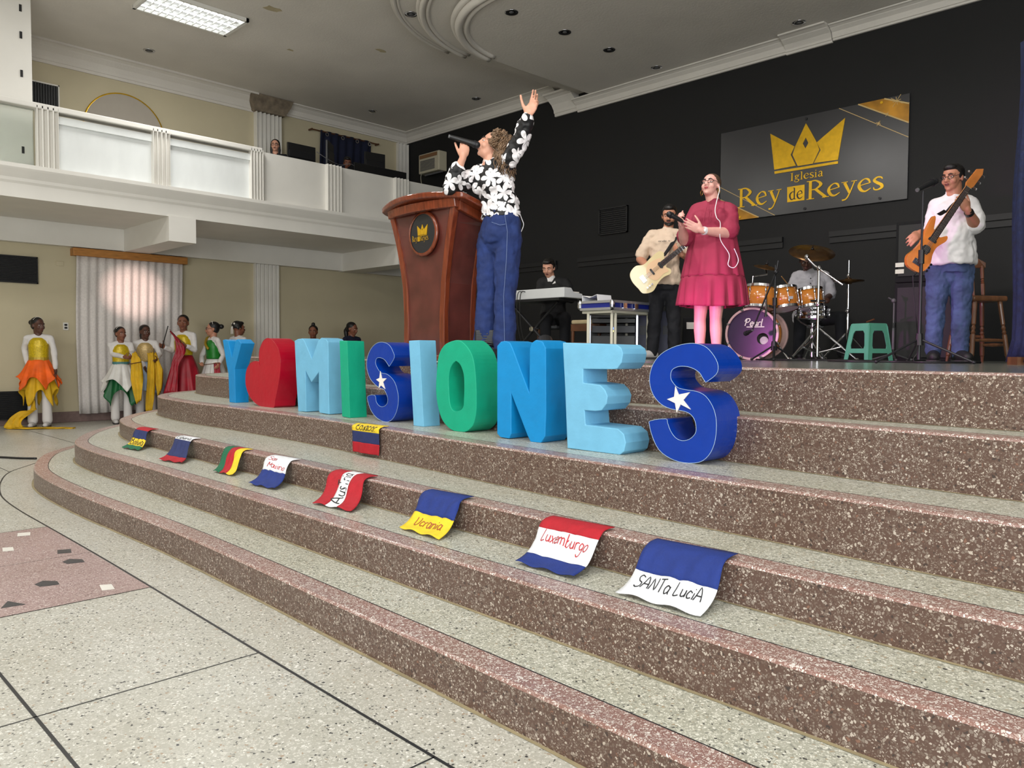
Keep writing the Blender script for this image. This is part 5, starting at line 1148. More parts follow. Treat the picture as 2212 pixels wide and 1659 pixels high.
def face_parts(J, root, lip='lip', brow='brow', beard=None, glasses=None, eyes=True):
    P, M_, s = headpts(J)
    if eyes:
        for k in (-1, 1):
            mb = MB(); mb.ell(P(k*.031, .077, .002), (.0120*s, .008*s, .0048*s), M_, n=10, k=6, mi=0); mb.ell(P(k*.031, .0835, .002), (.0058*s, .004*s, .0050*s), M_, n=8, k=6, mi=1)
            mb.build('eye', ['eye_white', 'iris'], root, smooth=True)
    for k in (-1, 1):
        mb = MB(); mb.tube([P(k*.012, .0945, .022), P(k*.030, .089, .029), P(k*.048, .076, .022)], [.0035*s, .0045*s, .002*s], 6); mb.build('eyebrow', brow, root, smooth=True)
    mb = MB(); mb.ell(P(0, .089, -.053), (.021*s, .007*s, .005*s), M_, n=12, k=6); mb.ell(P(0, .088, -.061), (.018*s, .008*s, .006*s), M_, n=12, k=6); mb.build('lips', lip, root, smooth=True)
    if beard:
        mb = MB(); mb.ell(P(0, .032, -.074), (.051*s, .054*s, .034*s), M_); mb.tube([P(-.022, .092, -.048), P(0, .098, -.043), P(.022, .092, -.048)], [.004*s, .006*s, .004*s]); mb.ell(P(0, .064, -.088), (.027*s, .022*s, .020*s), M_); mb.build('beard', beard, root, smooth=True)
    if glasses:
        mb = MB(); g = .021*s*glasses
        for k in (-1, 1):
            c = P(k*.033, .098, .0); l, f = M_.col[0], M_.col[1]; u = M_.col[2]
            mb.tube([c+l*g*math.cos(a*PI/8)*1.1+u*g*.8*math.sin(a*PI/8)-f*abs(g*.3*math.cos(a*PI/8)) for a in range(16)], .0022*s, 6, closed=True)
            mb.tube([c+l*k*g*1.1, P(k*.077, .055, .012), P(k*.079, -.005, .008)], .002*s, 6)
        mb.tube([P(-.010, .100, .004), P(.010, .100, .004)], .0022*s, 6); mb.build('glasses', 'glasses', root, smooth=True)
def hair(J, root, style='short', m_='hair_black', name='hair', n=130, length=.28, seed=1):
    P, M_, s = headpts(J); mb = MB(); r = random.Random(seed)
    if style == 'short':
        mb.ell(P(0, -.022, .046), (.079*s, .092*s, .080*s), M_, n=22); mb.ell(P(0, .035, .085), (.055*s, .050*s, .033*s), M_)
        for k in (-1, 1): mb.ell(P(k*.068, -.018, .012), (.012*s, .042*s, .035*s), M_)
        return mb.build(name, m_, root, voxel=.007, sm=3)
    if style in ('bun', 'pony', 'tied'):
        mb.ell(P(0, -.024, .044), (.081*s, .094*s, .080*s), M_, n=22); mb.ell(P(0, -.04, .0), (.074*s, .066*s, .07*s), M_)
        if style == 'bun': mb.ell(P(0, -.135, .045), (.042*s, .040*s, .040*s), M_)
        if style == 'pony': mb.chain([(P(0, -.09, .02), .035*s), (P(.0, -.12, -.05), .042*s), (P(.0, -.10, -.14), .034*s), (P(0, -.09, -.22), .015*s)])
        if style == 'tied': mb.ell(P(.0, -.02, .135), (.034*s, .034*s, .034*s), M_)
        return mb.build(name, m_, root, voxel=.009, sm=3)
    if style == 'long':
        mb.ell(P(0, -.026, .044), (.083*s, .094*s, .082*s), M_, n=22)
        for k in (-1, 1): mb.chain([(P(k*.062, -.01, .02), .026*s), (P(k*.066, -.02, -.08), .030*s), (P(k*.06, -.03, -.17), .022*s)])
        mb.chain([(P(0, -.07, .0), .06*s), (P(0, -.075, -.12), .058*s), (P(0, -.07, -.20), .04*s)])
        return mb.build(name, m_, root, voxel=.010, sm=3)
    if style == 'curly':
        mb.ell(P(0, -.030, .040), (.086*s, .090*s, .082*s), M_, n=22); mb.ell(P(0, -.06, -.05), (.082*s, .05*s, .09*s), M_)
        for i in range(n):
            a = PI*(.20+1.6*r.random()); zz = .02+.10*r.random(); rad = .082
            p0 = P(rad*math.sin(a), -.025+rad*1.05*math.cos(a), zz); drop = length*(.55+.45*r.random())
            if math.cos(a) > .55: drop *= .3
            L = []; ph = r.random()*6; fr = 15+9*r.random(); am = .010+.010*r.random()
            for j in range(18):
                t = j/17; o = P(math.sin(a)*(rad+.085*t+.012*math.sin(fr*t*.5+ph)), -.03+math.cos(a)*(rad+.02*t), zz)-V((0, 0, drop*t*t*.2+drop*t*.8))
                L.append(o+V((am*math.sin(fr*t*.6+ph), am*math.cos(fr*t*.6+ph*2), 0)))
            mb.tube(L, [.0066-.0040*(j/17) for j in range(18)], 6)
        return mb.build(name, m_, root, smooth=True)
def hand_geo(mb, wr, d, pn, side, s=1., curl=(.3, .3, .35, .4), spread=.10, thumb=.5, tcurl=.2):
    d = V(d).normalized(); pn = V(pn); pn = (pn-d*pn.dot(d)).normalized(); t = d.cross(pn)*(1 if side == 'R' else -1)   # towards the thumb
    wr = V(wr); P = lambda a, b, c: wr+(d*a+t*b+pn*c)*s
    M_ = Matrix((t, d, pn)).transposed()
    mb.chain([(P(-.01, 0, 0), .026*s), (P(.02, .0, 0), .027*s)])
    mb.ell(P(.045, .0, 0), (.040*s, .050*s, .0165*s), M_); mb.ell(P(.062, .0, -.001), (.041*s, .034*s, .0145*s), M_); mb.ell(P(.035, .022, .007), (.018*s, .032*s, .015*s), M_)
    for i, (b, L, a0) in enumerate(((.029, .074, .085), (.0095, .082, .090), (-.010, .076, .087), (-.029, .060, .078))):
        p = P(a0, b, 0); ang = 0; r = (.0090, .0088, .0084, .0076)[i]*s; sp_ = (1.4, .4, -.5, -1.5)[i]*spread
        dd = (d+t*sp_).normalized()
        for j, q in enumerate((.44, .32, .24)):
            ang += curl[i]*(1 if j == 0 else 1.15)
            v = dd*math.cos(ang)+pn*math.sin(ang); p2 = p+v*L*q*s; mb.cap(p, p2, r, r*.92, n=10); p = p2; r *= .92
    p = P(.022, .028, .006); v = (d*math.cos(thumb+.35)+t*math.sin(thumb+.35)+pn*.25).normalized()
    for j, (q, r) in enumerate(((.040, .0125), (.034, .0105), (.026, .0095))):
        p2 = p+v*q*s; mb.cap(p, p2, r*s, r*s*.9, n=10); p = p2; v = (v+pn*tcurl+d*.22).normalized()
def limbs_body(mb, J, sk=1., arm=1., leg=1., hands=True):
    h = J['h']/1.7; slopes(mb, J, .044*arm*h, .045)
    for k in 'LR':
        mb.chain([(J['sh'+k], .046*arm*h), (lerp(J['sh'+k], J['el'+k], .45), .045*arm*h), (J['el'+k], .037*arm*h), (lerp(J['el'+k], J['wr'+k], .35), .038*arm*h), (J['wr'+k], .0255*arm**.5*h)])
        mb.chain([(J['hp'+k], .085*leg*h), (lerp(J['hp'+k], J['kn'+k], .5), .070*leg*h), (J['kn'+k], .052*leg*h), (lerp(J['kn'+k], J['an'+k], .3), .054*leg*h), (J['an'+k], .035*leg**.5*h)])
        f = J['f'] if J['toe'+k] is None else J['toe'+k]
        a = J['an'+k]; g = V((a.x, a.y, .035*h)); mb.chain([(g-f*.03, .033*h), (g+f*.07*h, .034*h), (g+f*.15*h-V((0, 0, .01)), .026*h)])
def shoes(J, root, m_='shoe_black', name='shoe', s=1.1):
    h = J['h']/1.7*s
    for k in 'LR':
        f = J['f'] if J['toe'+k] is None else J['toe'+k]; a = J['an'+k]; g = V((a.x, a.y, .045*h)); mb = MB()
        mb.chain([(g-f*.045+V((0, 0, .0)), .042*h), (g+f*.06*h, .044*h), (g+f*.16*h-V((0, 0, .008)), .036*h)]); mb.cap(a+V((0, 0, .02)), g, .045*h, .046*h)
        o = mb.build(name, m_, root, voxel=.009, sm=2)
        mb = MB(); l = V((-f.y, f.x, 0)); mb.rings([ell_ring(g*1.0+f*.055*h+V((0, 0, z-g.z)), .15*h, .047*h, f, l, p=3) for z in (0.0, .022)]); mb.build('sole', 'sole', o)
def sleeve(mb, J, k, L, r0=.062, r1=.052, r2=.04):
    """L: 1 = to the elbow, 2 = to the wrist"""
    S, E, W = J['sh'+k], J['el'+k], J['wr'+k]
    mb.cap(lerp(J['neck'], S, .2)-V((0, 0, .032)), S, .058*J['h']/1.7, r0)
    if L <= 1: e = lerp(S, E, L); mb.chain([(S, r0), (lerp(S, E, L*.5), (r0+r1)/2+.002), (e, r1)])
    else: mb.chain([(S, r0), (lerp(S, E, .5), (r0+r1)/2), (E, r1), (lerp(E, W, (L-1)*.5), (r1+r2)/2+.003), (lerp(E, W, L-1), r2)])
def fold(p, amp, s=9., seed=0.):
    return amp*(noise.noise(V(p)*s+V((seed, seed*2, 0))))
def skirt(J, root, name, m_, z0, z1, r0, r1, d0=None, d1=None, n=14, amp=.02, hem=.0, pts=0, steps=14, solid=.006, c0=None, seed=0., pw=1.0):
    """open flared skirt as a folded sheet; pts > 0 gives a handkerchief hem"""
    f, l = J['f'], J['l']; R = []; N_ = 96; d0 = d0 or r0*.8; d1 = d1 or r1*.85; c0 = c0 or V((0, 0, 0))
    for j in range(steps+1):
        t = j/steps; row = []
        for i in range(N_+1):
            a = 2*PI*i/N_; k = 1+amp/max(r1, .01)*(t**.7)*(math.sin(n*a+seed)+.4*math.sin(n*1.7*a+2*seed))
            tt = t**pw; rx = (r0+(r1-r0)*tt)*k; ry = (d0+(d1-d0)*tt)*k; z = z0+(z1-z0)*t
            if pts: z += hem*abs(math.sin(pts*a/2+seed))*t*t
            else: z += hem*math.sin(a*2+seed)*t
            row.append(V(c0)+l*rx*math.cos(a)+f*ry*math.sin(a)+V((0, 0, z)))
        R.append(row)
    mb = MB(); mb.sheet(R); return mb.build(name, m_, root, smooth=True, solid=solid)
def mk(label, x, y, z, group=None): return thing('person', label, 'person', (x, y, z), H0, group)

# --- woman at the lectern, one arm raised
J = pose(1.68, -.85, hyaw=-1.25, hpitch=-.42, hroll=.0)
J['hip'] = V((0.0186, 0.0049, 0.9752)); J['waist'] = V((0.0142, 0.0049, 1.1532)); J['chest'] = V((-0.0348, 0.0049, 1.3169)); J['neck'] = V((-0.07, 0.0049, 1.4735)); J['head'] = V((-0.0533, 0.0049, 1.5927))
J['shR'] = V((-0.1772, 0.0949, 1.3977)); J['elR'] = V((-0.3536, -0.0151, 1.2905)); J['wrR'] = V((-0.2598, -0.0951, 1.4852)); J['shL'] = V((0.0616, -0.0851, 1.4459)); J['elL'] = V((0.1612, -0.1951, 1.5811)); J['wrL'] = V((0.2047, -0.2951, 1.7316))
J['hpL'] = V((0.0709, -0.0451, 0.9337)); J['knL'] = V((0.0595, -0.0451, 0.4833)); J['anL'] = V((0.048, -0.0451, 0.0541)); J['hpR'] = V((-0.052, 0.0649, 0.9495)); J['knR'] = V((-0.0849, 0.0649, 0.4904)); J['anR'] = V((-0.1041, 0.0649, 0.053))
R0 = mk('woman in black and white floral blouse and jeans singing with one arm raised', -4.2001, 4.0665, S6)
mb = MB(); head_geo(mb, J); torso(mb, J, .13, .10, .90, low=1); limbs_body(mb, J, leg=1.05)
hand_geo(mb, J['wrL'], V((0.2959, -0.3551, 1.8856))-J['wrL'], (-.35, -.9, .2), 'L', 1.06, (.10, .22, .3, .42), .16, .62, .05)
hand_geo(mb, J['wrR'], V((-0.2387, -0.1151, 1.597))-J['wrR'], (-.15, .75, .1), 'R', .98, (1.15, 1.2, 1.2, 1.2), .03, .25, .5)
mb.build('body', 'skin_light', R0, voxel=.0055, sm=2)
face_parts(J, R0, 'lip'); hair(J, R0, 'curly', 'hair_blond_brown', n=850, length=.27)
mb = MB(); torso(mb, J, .150, .118, 1., bust=.028, belly=.012, top=False, low=2); mb.rings([ell_ring(J['waist']-V((0, 0, z)), a, b, J['l'], J['f']) for z, a, b in ((-.05, .138, .112), (.03, .146, .118), (.09, .150, .122))])
sleeve(mb, J, 'R', 1.62, .062, .062, .054); sleeve(mb, J, 'L', 1.88, .064, .058, .044); mb.cap(lerp(J['chest'], J['neck'], .80), lerp(J['chest'], J['neck'], .9), .062, .056)
mb.build('blouse', 'floral_blouse', R0, voxel=.0065, sm=8, wr=.030, wrs=.07)
mb = MB()
mb.rings([ell_ring(J['hip']+V((0, 0, z)), a, b, J['l'], J['f']) for z, a, b in ((.145, .125, .105), (.06, .148, .128), (-.03, .155, .140), (-.10, .13, .12))])
for k in 'LR': mb.chain([(J['hp'+k], .100), (lerp(J['hp'+k], J['kn'+k], .5), .090), (J['kn'+k], .078), (lerp(J['kn'+k], J['an'+k], .5), .080), (J['an'+k]+V((0, 0, .02)), .084)])
mb.ell(J['hip']-J['f']*.055-V((0, 0, .06)), (.115, .11, .13)); mb.ell(J['hip']-V((0, 0, .11)), (.11, .10, .10))
jn = mb.build('jeans', 'denim', R0, voxel=.007, sm=10, wr=.022, wrs=.10)
mb = MB(); mb.tube([V((0.0472, -0.1501, 1.0714)), V((0.0681, -0.1601, 0.9432)), V((0.0624, -0.1551, 0.7435)), V((0.0434, -0.1401, 0.4764)), V((0.052, -0.1451, 0.1389))], .0022, 5); mb.build('side_seam', 'denim_seam', jn)
mb = MB(); mb.tube([V((-0.0467, -0.1451, 1.0117)), V((0.0142, -0.1601, 0.9895)), V((0.0544, -0.1631, 0.9959))], .0022, 5); mb.build('pocket_seam', 'denim_seam', jn)
shoes(J, R0)
for t_ in (.0, .014):
    mb = MB(); d_ = (J['wrL']-J['elL']).normalized(); u_, v_ = MB.frame(d_); c_ = J['wrL']-d_*(.012+t_*2); mb.tube([c_+u_*.033*math.cos(a*PI/8)+v_*.033*math.sin(a*PI/8) for a in range(16)], .0045, 6, closed=True); mb.build('bracelet', 'gold' if t_ else 'paper', R0, smooth=True)
mb = MB(); mb.box(V((0.1569, -0.0151, 0.9113)), (.035, .05, .09)); mb.build('belt_transmitter', 'black_plastic', R0, bevel=.006)
mb = MB(); mb.tube(spline([V((0.1208, 0.0049, 1.2085)), V((0.1699, 0.0049, 1.072)), V((0.1875, 0.0049, 1.0207)), V((0.1705, 0.0049, 0.9692)), V((0.1569, 0.0049, 0.9485))], 5), .003); mb.build('earphone_cable', 'wire_white', R0, smooth=True)
mic('handheld_microphone', 'long black handheld microphone held to the mouth of the woman at the lectern', (-4.2001, 4.0665, S6), V((-0.3525, -0.1251, 1.6302)), V((-0.1587, -0.0951, 1.5794)), .026)

# --- woman in pink dress
J = pose(1.64, -.50, hyaw=-.62, hpitch=-.28); J['nk'] = 1.12
J['hip'] = V((-0.016, 0.0052, 0.8853)); J['waist'] = V((-0.027, 0.0052, 1.0649)); J['chest'] = V((-0.0215, 0.0052, 1.2243)); J['neck'] = V((-0.02, 0.0052, 1.3794)); J['head'] = V((-0.0462, 0.0052, 1.5143))
J['shR'] = V((-0.1363, 0.0852, 1.3177)); J['elR'] = V((-0.2719, -0.0148, 1.0407)); J['wrR'] = V((-0.3325, -0.1948, 1.1347)); J['shL'] = V((0.105, -0.0548, 1.2938)); J['elL'] = V((0.0807, -0.1548, 1.0851)); J['wrL'] = V((-0.1886, -0.2948, 1.0852))
J['knR'] = V((-0.1133, 0.0352, 0.3647)); J['anR'] = V((-0.1087, 0.0352, 0.0612)); J['knL'] = V((0.0087, -0.0248, 0.3629)); J['anL'] = V((0.0219, -0.0248, 0.05)); J['hpR'] = V((-0.0827, 0.0552, 0.7901)); J['hpL'] = V((0.0207, -0.0448, 0.7803))
R0 = mk('woman in glasses and a knee-length pink tiered dress with hands together', -3.5501, 6.0534, S6)
mb = MB(); head_geo(mb, J); torso(mb, J, .15, .12, .90, low=1); limbs_body(mb, J, arm=1.22, leg=1.02)
hand_geo(mb, J['wrL'], V((-0.3431, -0.2948, 1.1529))-J['wrL'], (0, .9, .35), 'L', 1., (.12, .12, .14, .16), .05, .35, .1)
hand_geo(mb, J['wrR'], V((-0.3892, -0.2548, 1.2129))-J['wrR'], (.5, -.5, .5), 'R', .95, (.7, .8, .85, .9), .06, .3, .4)
mb.build('body', 'skin_pink', R0, voxel=.006, sm=2)
P_, M_, s_ = headpts(J)
face_parts(J, R0, 'lip', glasses=1.12); hair(J, R0, 'pony', 'hair_brown')
mb = MB(); torso(mb, J, .180, .150, 1., bust=.040, belly=.03, top=False, low=2)
for k in 'LR': S_, E_ = J['sh'+k], J['el'+k]; mb.chain([(lerp(J['neck'], S_, .25)-V((0, 0, .03)), .064), (S_-V((0, 0, .005)), .070), (lerp(S_, E_, .4), .074), (lerp(S_, E_, .85), .086)])
mb.cap(lerp(J['chest'], J['neck'], .7), lerp(J['chest'], J['neck'], .85), .075, .065)
dr_ = mb.build('dress_top', 'dress_pink', R0, voxel=.008, sm=8, wr=.016, wrs=.09)
zz = J['waist'].z
skirt(J, R0, 'dress_skirt', 'dress_pink', zz+.02, J['hip'].z-.16, .195, .262, .170, .225, n=15, amp=.010, c0=V((J['hip'].x, J['hip'].y, 0)), seed=1.)
skirt(J, R0, 'dress_flounce', 'dress_pink', J['hip'].z-.155, 0.4766, .262, .290, .228, .262, n=17, amp=.020, hem=.012, c0=V((J['hip'].x, J['hip'].y, 0)), seed=2.2, pw=.6)
mb = MB()
for q in (-.012, .012): mb.tube(spline([J['chest']+J['f']*.15+J['l']*q*.3+V((0, 0, .12)), J['chest']+J['f']*.185+J['l']*q+V((0, 0, .06)), J['chest']+J['f']*.20+J['l']*q*2.5-V((0, 0, .05))], 4), .003)
mb.build('neck_tie', 'dress_pink', R0)
mb = MB(); mb.tube(spline([P_(.080, -.0, -.01), V((0.0043, -0.0948, 1.4543)), V((-0.052, -0.1848, 1.2888)), V((-0.052, -0.2348, 1.2029)), V((-0.0203, -0.2348, 1.157)), V((-0.0234, -0.2548, 1.0195)), V((0.0493, -0.2648, 0.8958)), V((0.0403, -0.2748, 0.8063)), V((0.0937, -0.2648, 0.7847)), V((0.136, -0.2348, 0.8499)), V((0.0966, -0.2448, 0.9447))], 6), .0035); mb.build('earphone_cable', 'wire_white', R0, smooth=True)
for k in (-1, 1): mb = MB(); u_ = M_.col[2]; mb.tube([P_(k*.082, -.01, -.055)+(M_.col[1]*math.cos(a*PI/7)+u_*math.sin(a*PI/7))*.022 for a in range(14)], .002, 6, closed=True); mb.build('hoop_earring', 'gold', R0, smooth=True)
mb = MB(); d_ = (J['wrL']-J['elL']).normalized(); mb.cyl(J['wrL']-d_*.035, J['wrL']-d_*.015, .034, n=18); mb.ell(J['wrL']-d_*.025+V((0, -.032, 0)), (.014, .006, .014)); mb.build('wristwatch', 'wire_white', R0)
for k in 'LR':
    mb = MB(); f_ = J['f']; g_ = V((J['an'+k].x, J['an'+k].y, .03)); mb.chain([(g_-f_*.03, .036), (g_+f_*.07, .038), (g_+f_*.15, .030)]); mb.build('sandal', 'cork', R0, voxel=.009, sm=2)
mic('handheld_microphone', 'short black microphone held in the hands of the woman in pink', (-3.5501, 6.0534, S6), V((-0.3405, -0.2648, 1.1655)), V((-0.459, -0.2948, 1.2169)), .026)

# --- electric guitars
def guitar(label, x, y, c, n, across, m_body, outline, scale_, body_len, neck_len, mats_, cat='guitar', name='electric_guitar', tele=True, strap=None, head=None):
    """c: body centre, n: direction of the neck, across: direction of the upper edge (local frame)"""
    n = V(n).normalized(); a = V(across); a = (a-n*a.dot(n)).normalized(); t = n.cross(a)
    if t.y > 0: t = -t       # towards the viewer
    g = thing(name, label, cat, (x, y, S6), H0); c = V(c)
    F_ = lambda u, v, w: c+n*u+a*v+t*w
    P = smooth2(outline, 5)
    mb = MB(); mb.prism(P, lambda p, q: F_(p, q, .020), lambda p, q: F_(p, q, -.020)); b = mb.build('body', m_body, g, bevel=.005, segs=2)
    mb = MB(); mb.rings([[F_(u, v, w) for v, w in ((-w_, .020), (w_, .020), (w_*.9, .002), (0, -.006), (-w_*.9, .002))] for u, w_ in ((body_len, .029), (body_len+neck_len, .022))]); nk = mb.build('neck', 'maple', g)
    mb = MB(); mb.rings([[F_(u, v, w) for v, w in ((-w_, .020), (w_, .020), (w_, .025), (-w_, .025))] for u, w_ in ((body_len-.06, .029), (body_len+neck_len, .022))]); fb_ = mb.build('fretboard', 'fretboard', nk)
    mb = MB()
    for i in range(18):
        u = body_len+neck_len-(neck_len+.05)*(1-2**(-i/12))*1.55; 
        if u > body_len-.05: mb.add([F_(u, -.027, .0256), F_(u, .027, .0256), F_(u+.004, .027, .0256), F_(u+.004, -.027, .0256)], [(0, 1, 2, 3)])
    mb.build('frets', 'chrome', nk)
    mb = MB(); hd = head or [(0, -.022), (.03, -.034), (.17, -.030), (.19, .0), (.16, .03), (.02, .026), (0, .022)]
    mb.prism(hd, lambda p, q: F_(body_len+neck_len+p, q, .016), lambda p, q: F_(body_len+neck_len+p, q, .001)); hs = mb.build('headstock', mats_[1], g, bevel=.003)
    for i in range(mats_[2]):
        u = body_len+neck_len+.03+i*.14/mats_[2]; sd = 1 if (mats_[2] == 6 or i % 2) else -1
        mb = MB(); mb.cyl(F_(u, sd*.03, .008), F_(u, sd*.062, .008), .005, n=8); mb.ell(F_(u, sd*.066, .008), (.010, .010, .010), n=8, k=6); mb.build('tuner', 'chrome', hs)
    mb = MB(); mb.prism(smooth2(mats_[3], 3), lambda p, q: F_(p, q, .0225), lambda p, q: F_(p, q, .0195)); mb.build('pickguard', mats_[0], g)
    mb = MB()
    for u in mats_[4]: mb.box(F_(u, 0, .024), (.02, .07, .010), M=Matrix((n, a, t)).transposed())
    mb.build('pickup', 'black_plastic', g)
    mb = MB(); mb.box(F_(mats_[5], 0, .025), (.045, .075, .010), M=Matrix((n, a, t)).transposed()); mb.build('bridge', 'chrome', g)
    for i in range(3): mb = MB(); mb.cyl(F_(mats_[5]+.03*i-.02, -.10, .02), F_(mats_[5]+.03*i-.02, -.10, .035), .010, n=12); mb.build('knob', 'chrome', g)
    mb = MB()
    for i in range(4): v = (i-1.5)*.011; mb.tube([F_(mats_[5], v, .030), F_(body_len+neck_len, v*.8, .028)], .0012, 4)
    mb.build('strings', 'chrome', g)
    if strap: mb = MB(); mb.sheet([[p-V(strap[1]), p+V(strap[1])] for p in spline(strap[0], 5)]); mb.build('strap', 'black_fabric', g, smooth=True, solid=.004)
    return g, F_
# --- guitarist in beige T-shirt
J = pose(1.72, -.30, hyaw=-.30, hpitch=.22)
J['hip'] = V((0.0207, 0.0267, 0.8283)); J['waist'] = V((0.0143, 0.0067, 1.0117)); J['chest'] = V((0.0116, 0.0067, 1.2115)); J['neck'] = V((0.0439, 0.0067, 1.416)); J['head'] = V((0.0531, -0.0133, 1.552))
J['shR'] = V((-0.1302, 0.0367, 1.3298)); J['elR'] = V((-0.2548, 0.0267, 1.0875)); J['wrR'] = V((-0.1898, -0.2133, 0.9669)); J['shL'] = V((0.1964, -0.0133, 1.3243)); J['elL'] = V((0.2933, -0.0433, 1.0823)); J['wrL'] = V((0.1375, -0.2533, 1.1049))
J['hpR'] = V((-0.0574, 0.0367, 0.7785)); J['hpL'] = V((0.098, 0.0067, 0.7769)); J['knR'] = V((-0.0884, 0.0067, 0.4093)); J['knL'] = V((0.1171, -0.0233, 0.4093)); J['anR'] = V((-0.1087, 0.0367, 0.0515)); J['anL'] = V((0.1233, 0.0067, 0.0529)); J['toeR'] = V((-.75, -.66, 0))
R0 = mk('bearded guitarist in beige T-shirt and black trousers behind the woman in pink', -4.8315, 7.1745, S6)
mb = MB(); head_geo(mb, J); torso(mb, J, .14, .10, .90, low=1); limbs_body(mb, J, arm=1.12, leg=.9)
hand_geo(mb, J['wrR'], V((-0.1262, -0.2433, 0.93))-J['wrR'], (.2, .9, .1), 'R', 1., (.5, .55, .6, .6), .04, .3, .4)
hand_geo(mb, J['wrL'], V((0.0861, -0.2633, 1.1469))-J['wrL'], (.2, .6, .7), 'L', 1., (.6, .7, .7, .7), .06, .3, .3)
mb.build('body', 'skin_tan', R0, voxel=.008, sm=2)
face_parts(J, R0, 'lip_dark', beard='hair_black'); hair(J, R0, 'short')
mb = MB(); torso(mb, J, .170, .132, 1., belly=.02, top=False, low=1); mb.cap(lerp(J['chest'], J['neck'], .75), lerp(J['chest'], J['neck'], .88), .075, .064)
mb.rings([ell_ring(J['hip']+V((0, 0, z)), a, .135, J['l'], J['f']) for z, a in ((.10, .165), (-.02, .172))])
for k in 'LR': sleeve(mb, J, k, .80, .064, .070)
ts = mb.build('t_shirt', 'shirt_beige', R0, voxel=.009, sm=6, wr=.028, wrs=.10)
mb = MB(); hand(mb, 'ande s', lambda u, v: J['chest']+J['f']*.149+J['l']*(-.055+u*.045)+V((0, 0, .045+v*.018)), .1); mb.build('printed_words', 'black_plastic', ts)
mb = MB(); mb.rings([ell_ring(J['hip']+V((0, 0, z)), a, b, J['l'], J['f']) for z, a, b in ((.04, .15, .115), (-.08, .155, .125))])
mb.ell(J['hip']-V((0, 0, .10)), (.12, .10, .09))
for k in 'LR': mb.chain([(J['hp'+k], .092), (J['kn'+k], .070), (J['an'+k]+V((0, 0, .02)), .060)])
mb.build('trousers', 'black_trousers', R0, voxel=.011, sm=4, wr=.02); shoes(J, R0, 'shoe_white')
GO = [(-.20, -.05), (-.19, -.12), (-.10, -.165), (-.0, -.13), (.08, -.12), (.155, -.135), (.185, -.10), (.165, -.05), (.20, .0), (.21, .04), (.235, .085), (.20, .125), (.10, .125), (.0, .115), (-.08, .155), (-.17, .13), (-.205, .05)]
gc = V((-0.1881, -0.2633, 0.9082)); gn = V((0.1423, -0.2933, 1.177))-gc
guitar('cream single-cutaway electric guitar with dark fretboard held by the guitarist', -4.8315, 7.1745, gc, gn, (-.5, 0, .8), 'guitar_cream', GO, 1, .17, .42, ('pickguard', 'maple', 6, [(-.05, -.02), (.0, -.10), (.10, -.09), (.16, -.10), (.15, .0), (.17, .06), (.05, .09), (-.02, .05)], (.02, .13), -.10),
 strap=([gc+gn.normalized()*.20+V((-.02, .03, .05)), V((0.0075, -0.1933, 1.1604)), V((0.1049, -0.0933, 1.2972)), V((0.1742, 0.0267, 1.38))], (.028, 0, .012)))
mb = MB()
# --- bassist
J = pose(1.73, -.55, hyaw=-1.0, hpitch=.06); J['nk'] = 1.15
J['hip'] = V((-0.0034, 0.0247, 0.8475)); J['waist'] = V((-0.0078, 0.0047, 1.0223)); J['chest'] = V((0.0018, 0.0047, 1.2383)); J['neck'] = V((-0.0038, 0.0047, 1.4341)); J['head'] = V((-0.0212, -0.0053, 1.5686))
J['shR'] = V((-0.0944, 0.0947, 1.3485)); J['elR'] = V((-0.1281, 0.0647, 1.1093)); J['wrR'] = V((-0.3623, -0.1553, 1.0825)); J['shL'] = V((0.0865, -0.0753, 1.3335)); J['elL'] = V((0.0994, -0.1553, 1.1348)); J['wrL'] = V((-0.0513, -0.2953, 1.2427))
J['hpR'] = V((-0.096, 0.0347, 0.8006)); J['hpL'] = V((0.0607, -0.0253, 0.7951)); J['knR'] = V((-0.1139, 0.0347, 0.4434)); J['knL'] = V((0.0709, -0.0253, 0.4412)); J['anR'] = V((-0.1125, 0.0547, 0.0606)); J['anL'] = V((0.0551, -0.0453, 0.0462)); J['toeR'] = V((-.45, -.89, 0)); J['toeL'] = V((-.2, -.98, 0))
R0 = mk('man in white shirt, glasses and jeans playing bass at the right', -2.0584, 7.3979, S6)
mb = MB(); head_geo(mb, J); torso(mb, J, .15, .12, .90, low=1); limbs_body(mb, J, arm=1.2, leg=.95)
hand_geo(mb, J['wrR'], V((-0.4536, -0.2153, 1.031))-J['wrR'], (.35, .8, -.1), 'R', 1.1, (.4, .45, .5, .5), .05, .3, .3)
hand_geo(mb, J['wrL'], V((-0.1413, -0.3353, 1.3428))-J['wrL'], (-.5, .5, .6), 'L', 1.05, (.55, .6, .65, .7), .07, .3, .3)
mb.build('body', 'skin_tan', R0, voxel=.0065, sm=2)
face_parts(J, R0, 'lip_dark', beard=None, glasses=1.); hair(J, R0, 'short')
mb = MB(); torso(mb, J, .172, .150, 1., belly=.045, top=False, low=2); mb.cap(lerp(J['chest'], J['neck'], .75), lerp(J['chest'], J['neck'], .95), .080, .066)
mb.rings([ell_ring(J['hip']+V((0, 0, z)), a, b, J['l'], J['f']) for z, a, b in ((.20, .175, .17), (.08, .190, .185), (.0, .198, .190), (-.015, .19, .18))])
sleeve(mb, J, 'R', .85, .070, .080); sleeve(mb, J, 'L', .88, .072, .082)
mb.build('shirt', 'shirt_white', R0, voxel=.008, sm=7, wr=.024, wrs=.10)
mb = MB(); mb.rings([ell_ring(J['hip']+V((0, 0, z)), a, b, J['l'], J['f']) for z, a, b in ((.06, .16, .135), (-.08, .168, .145))])
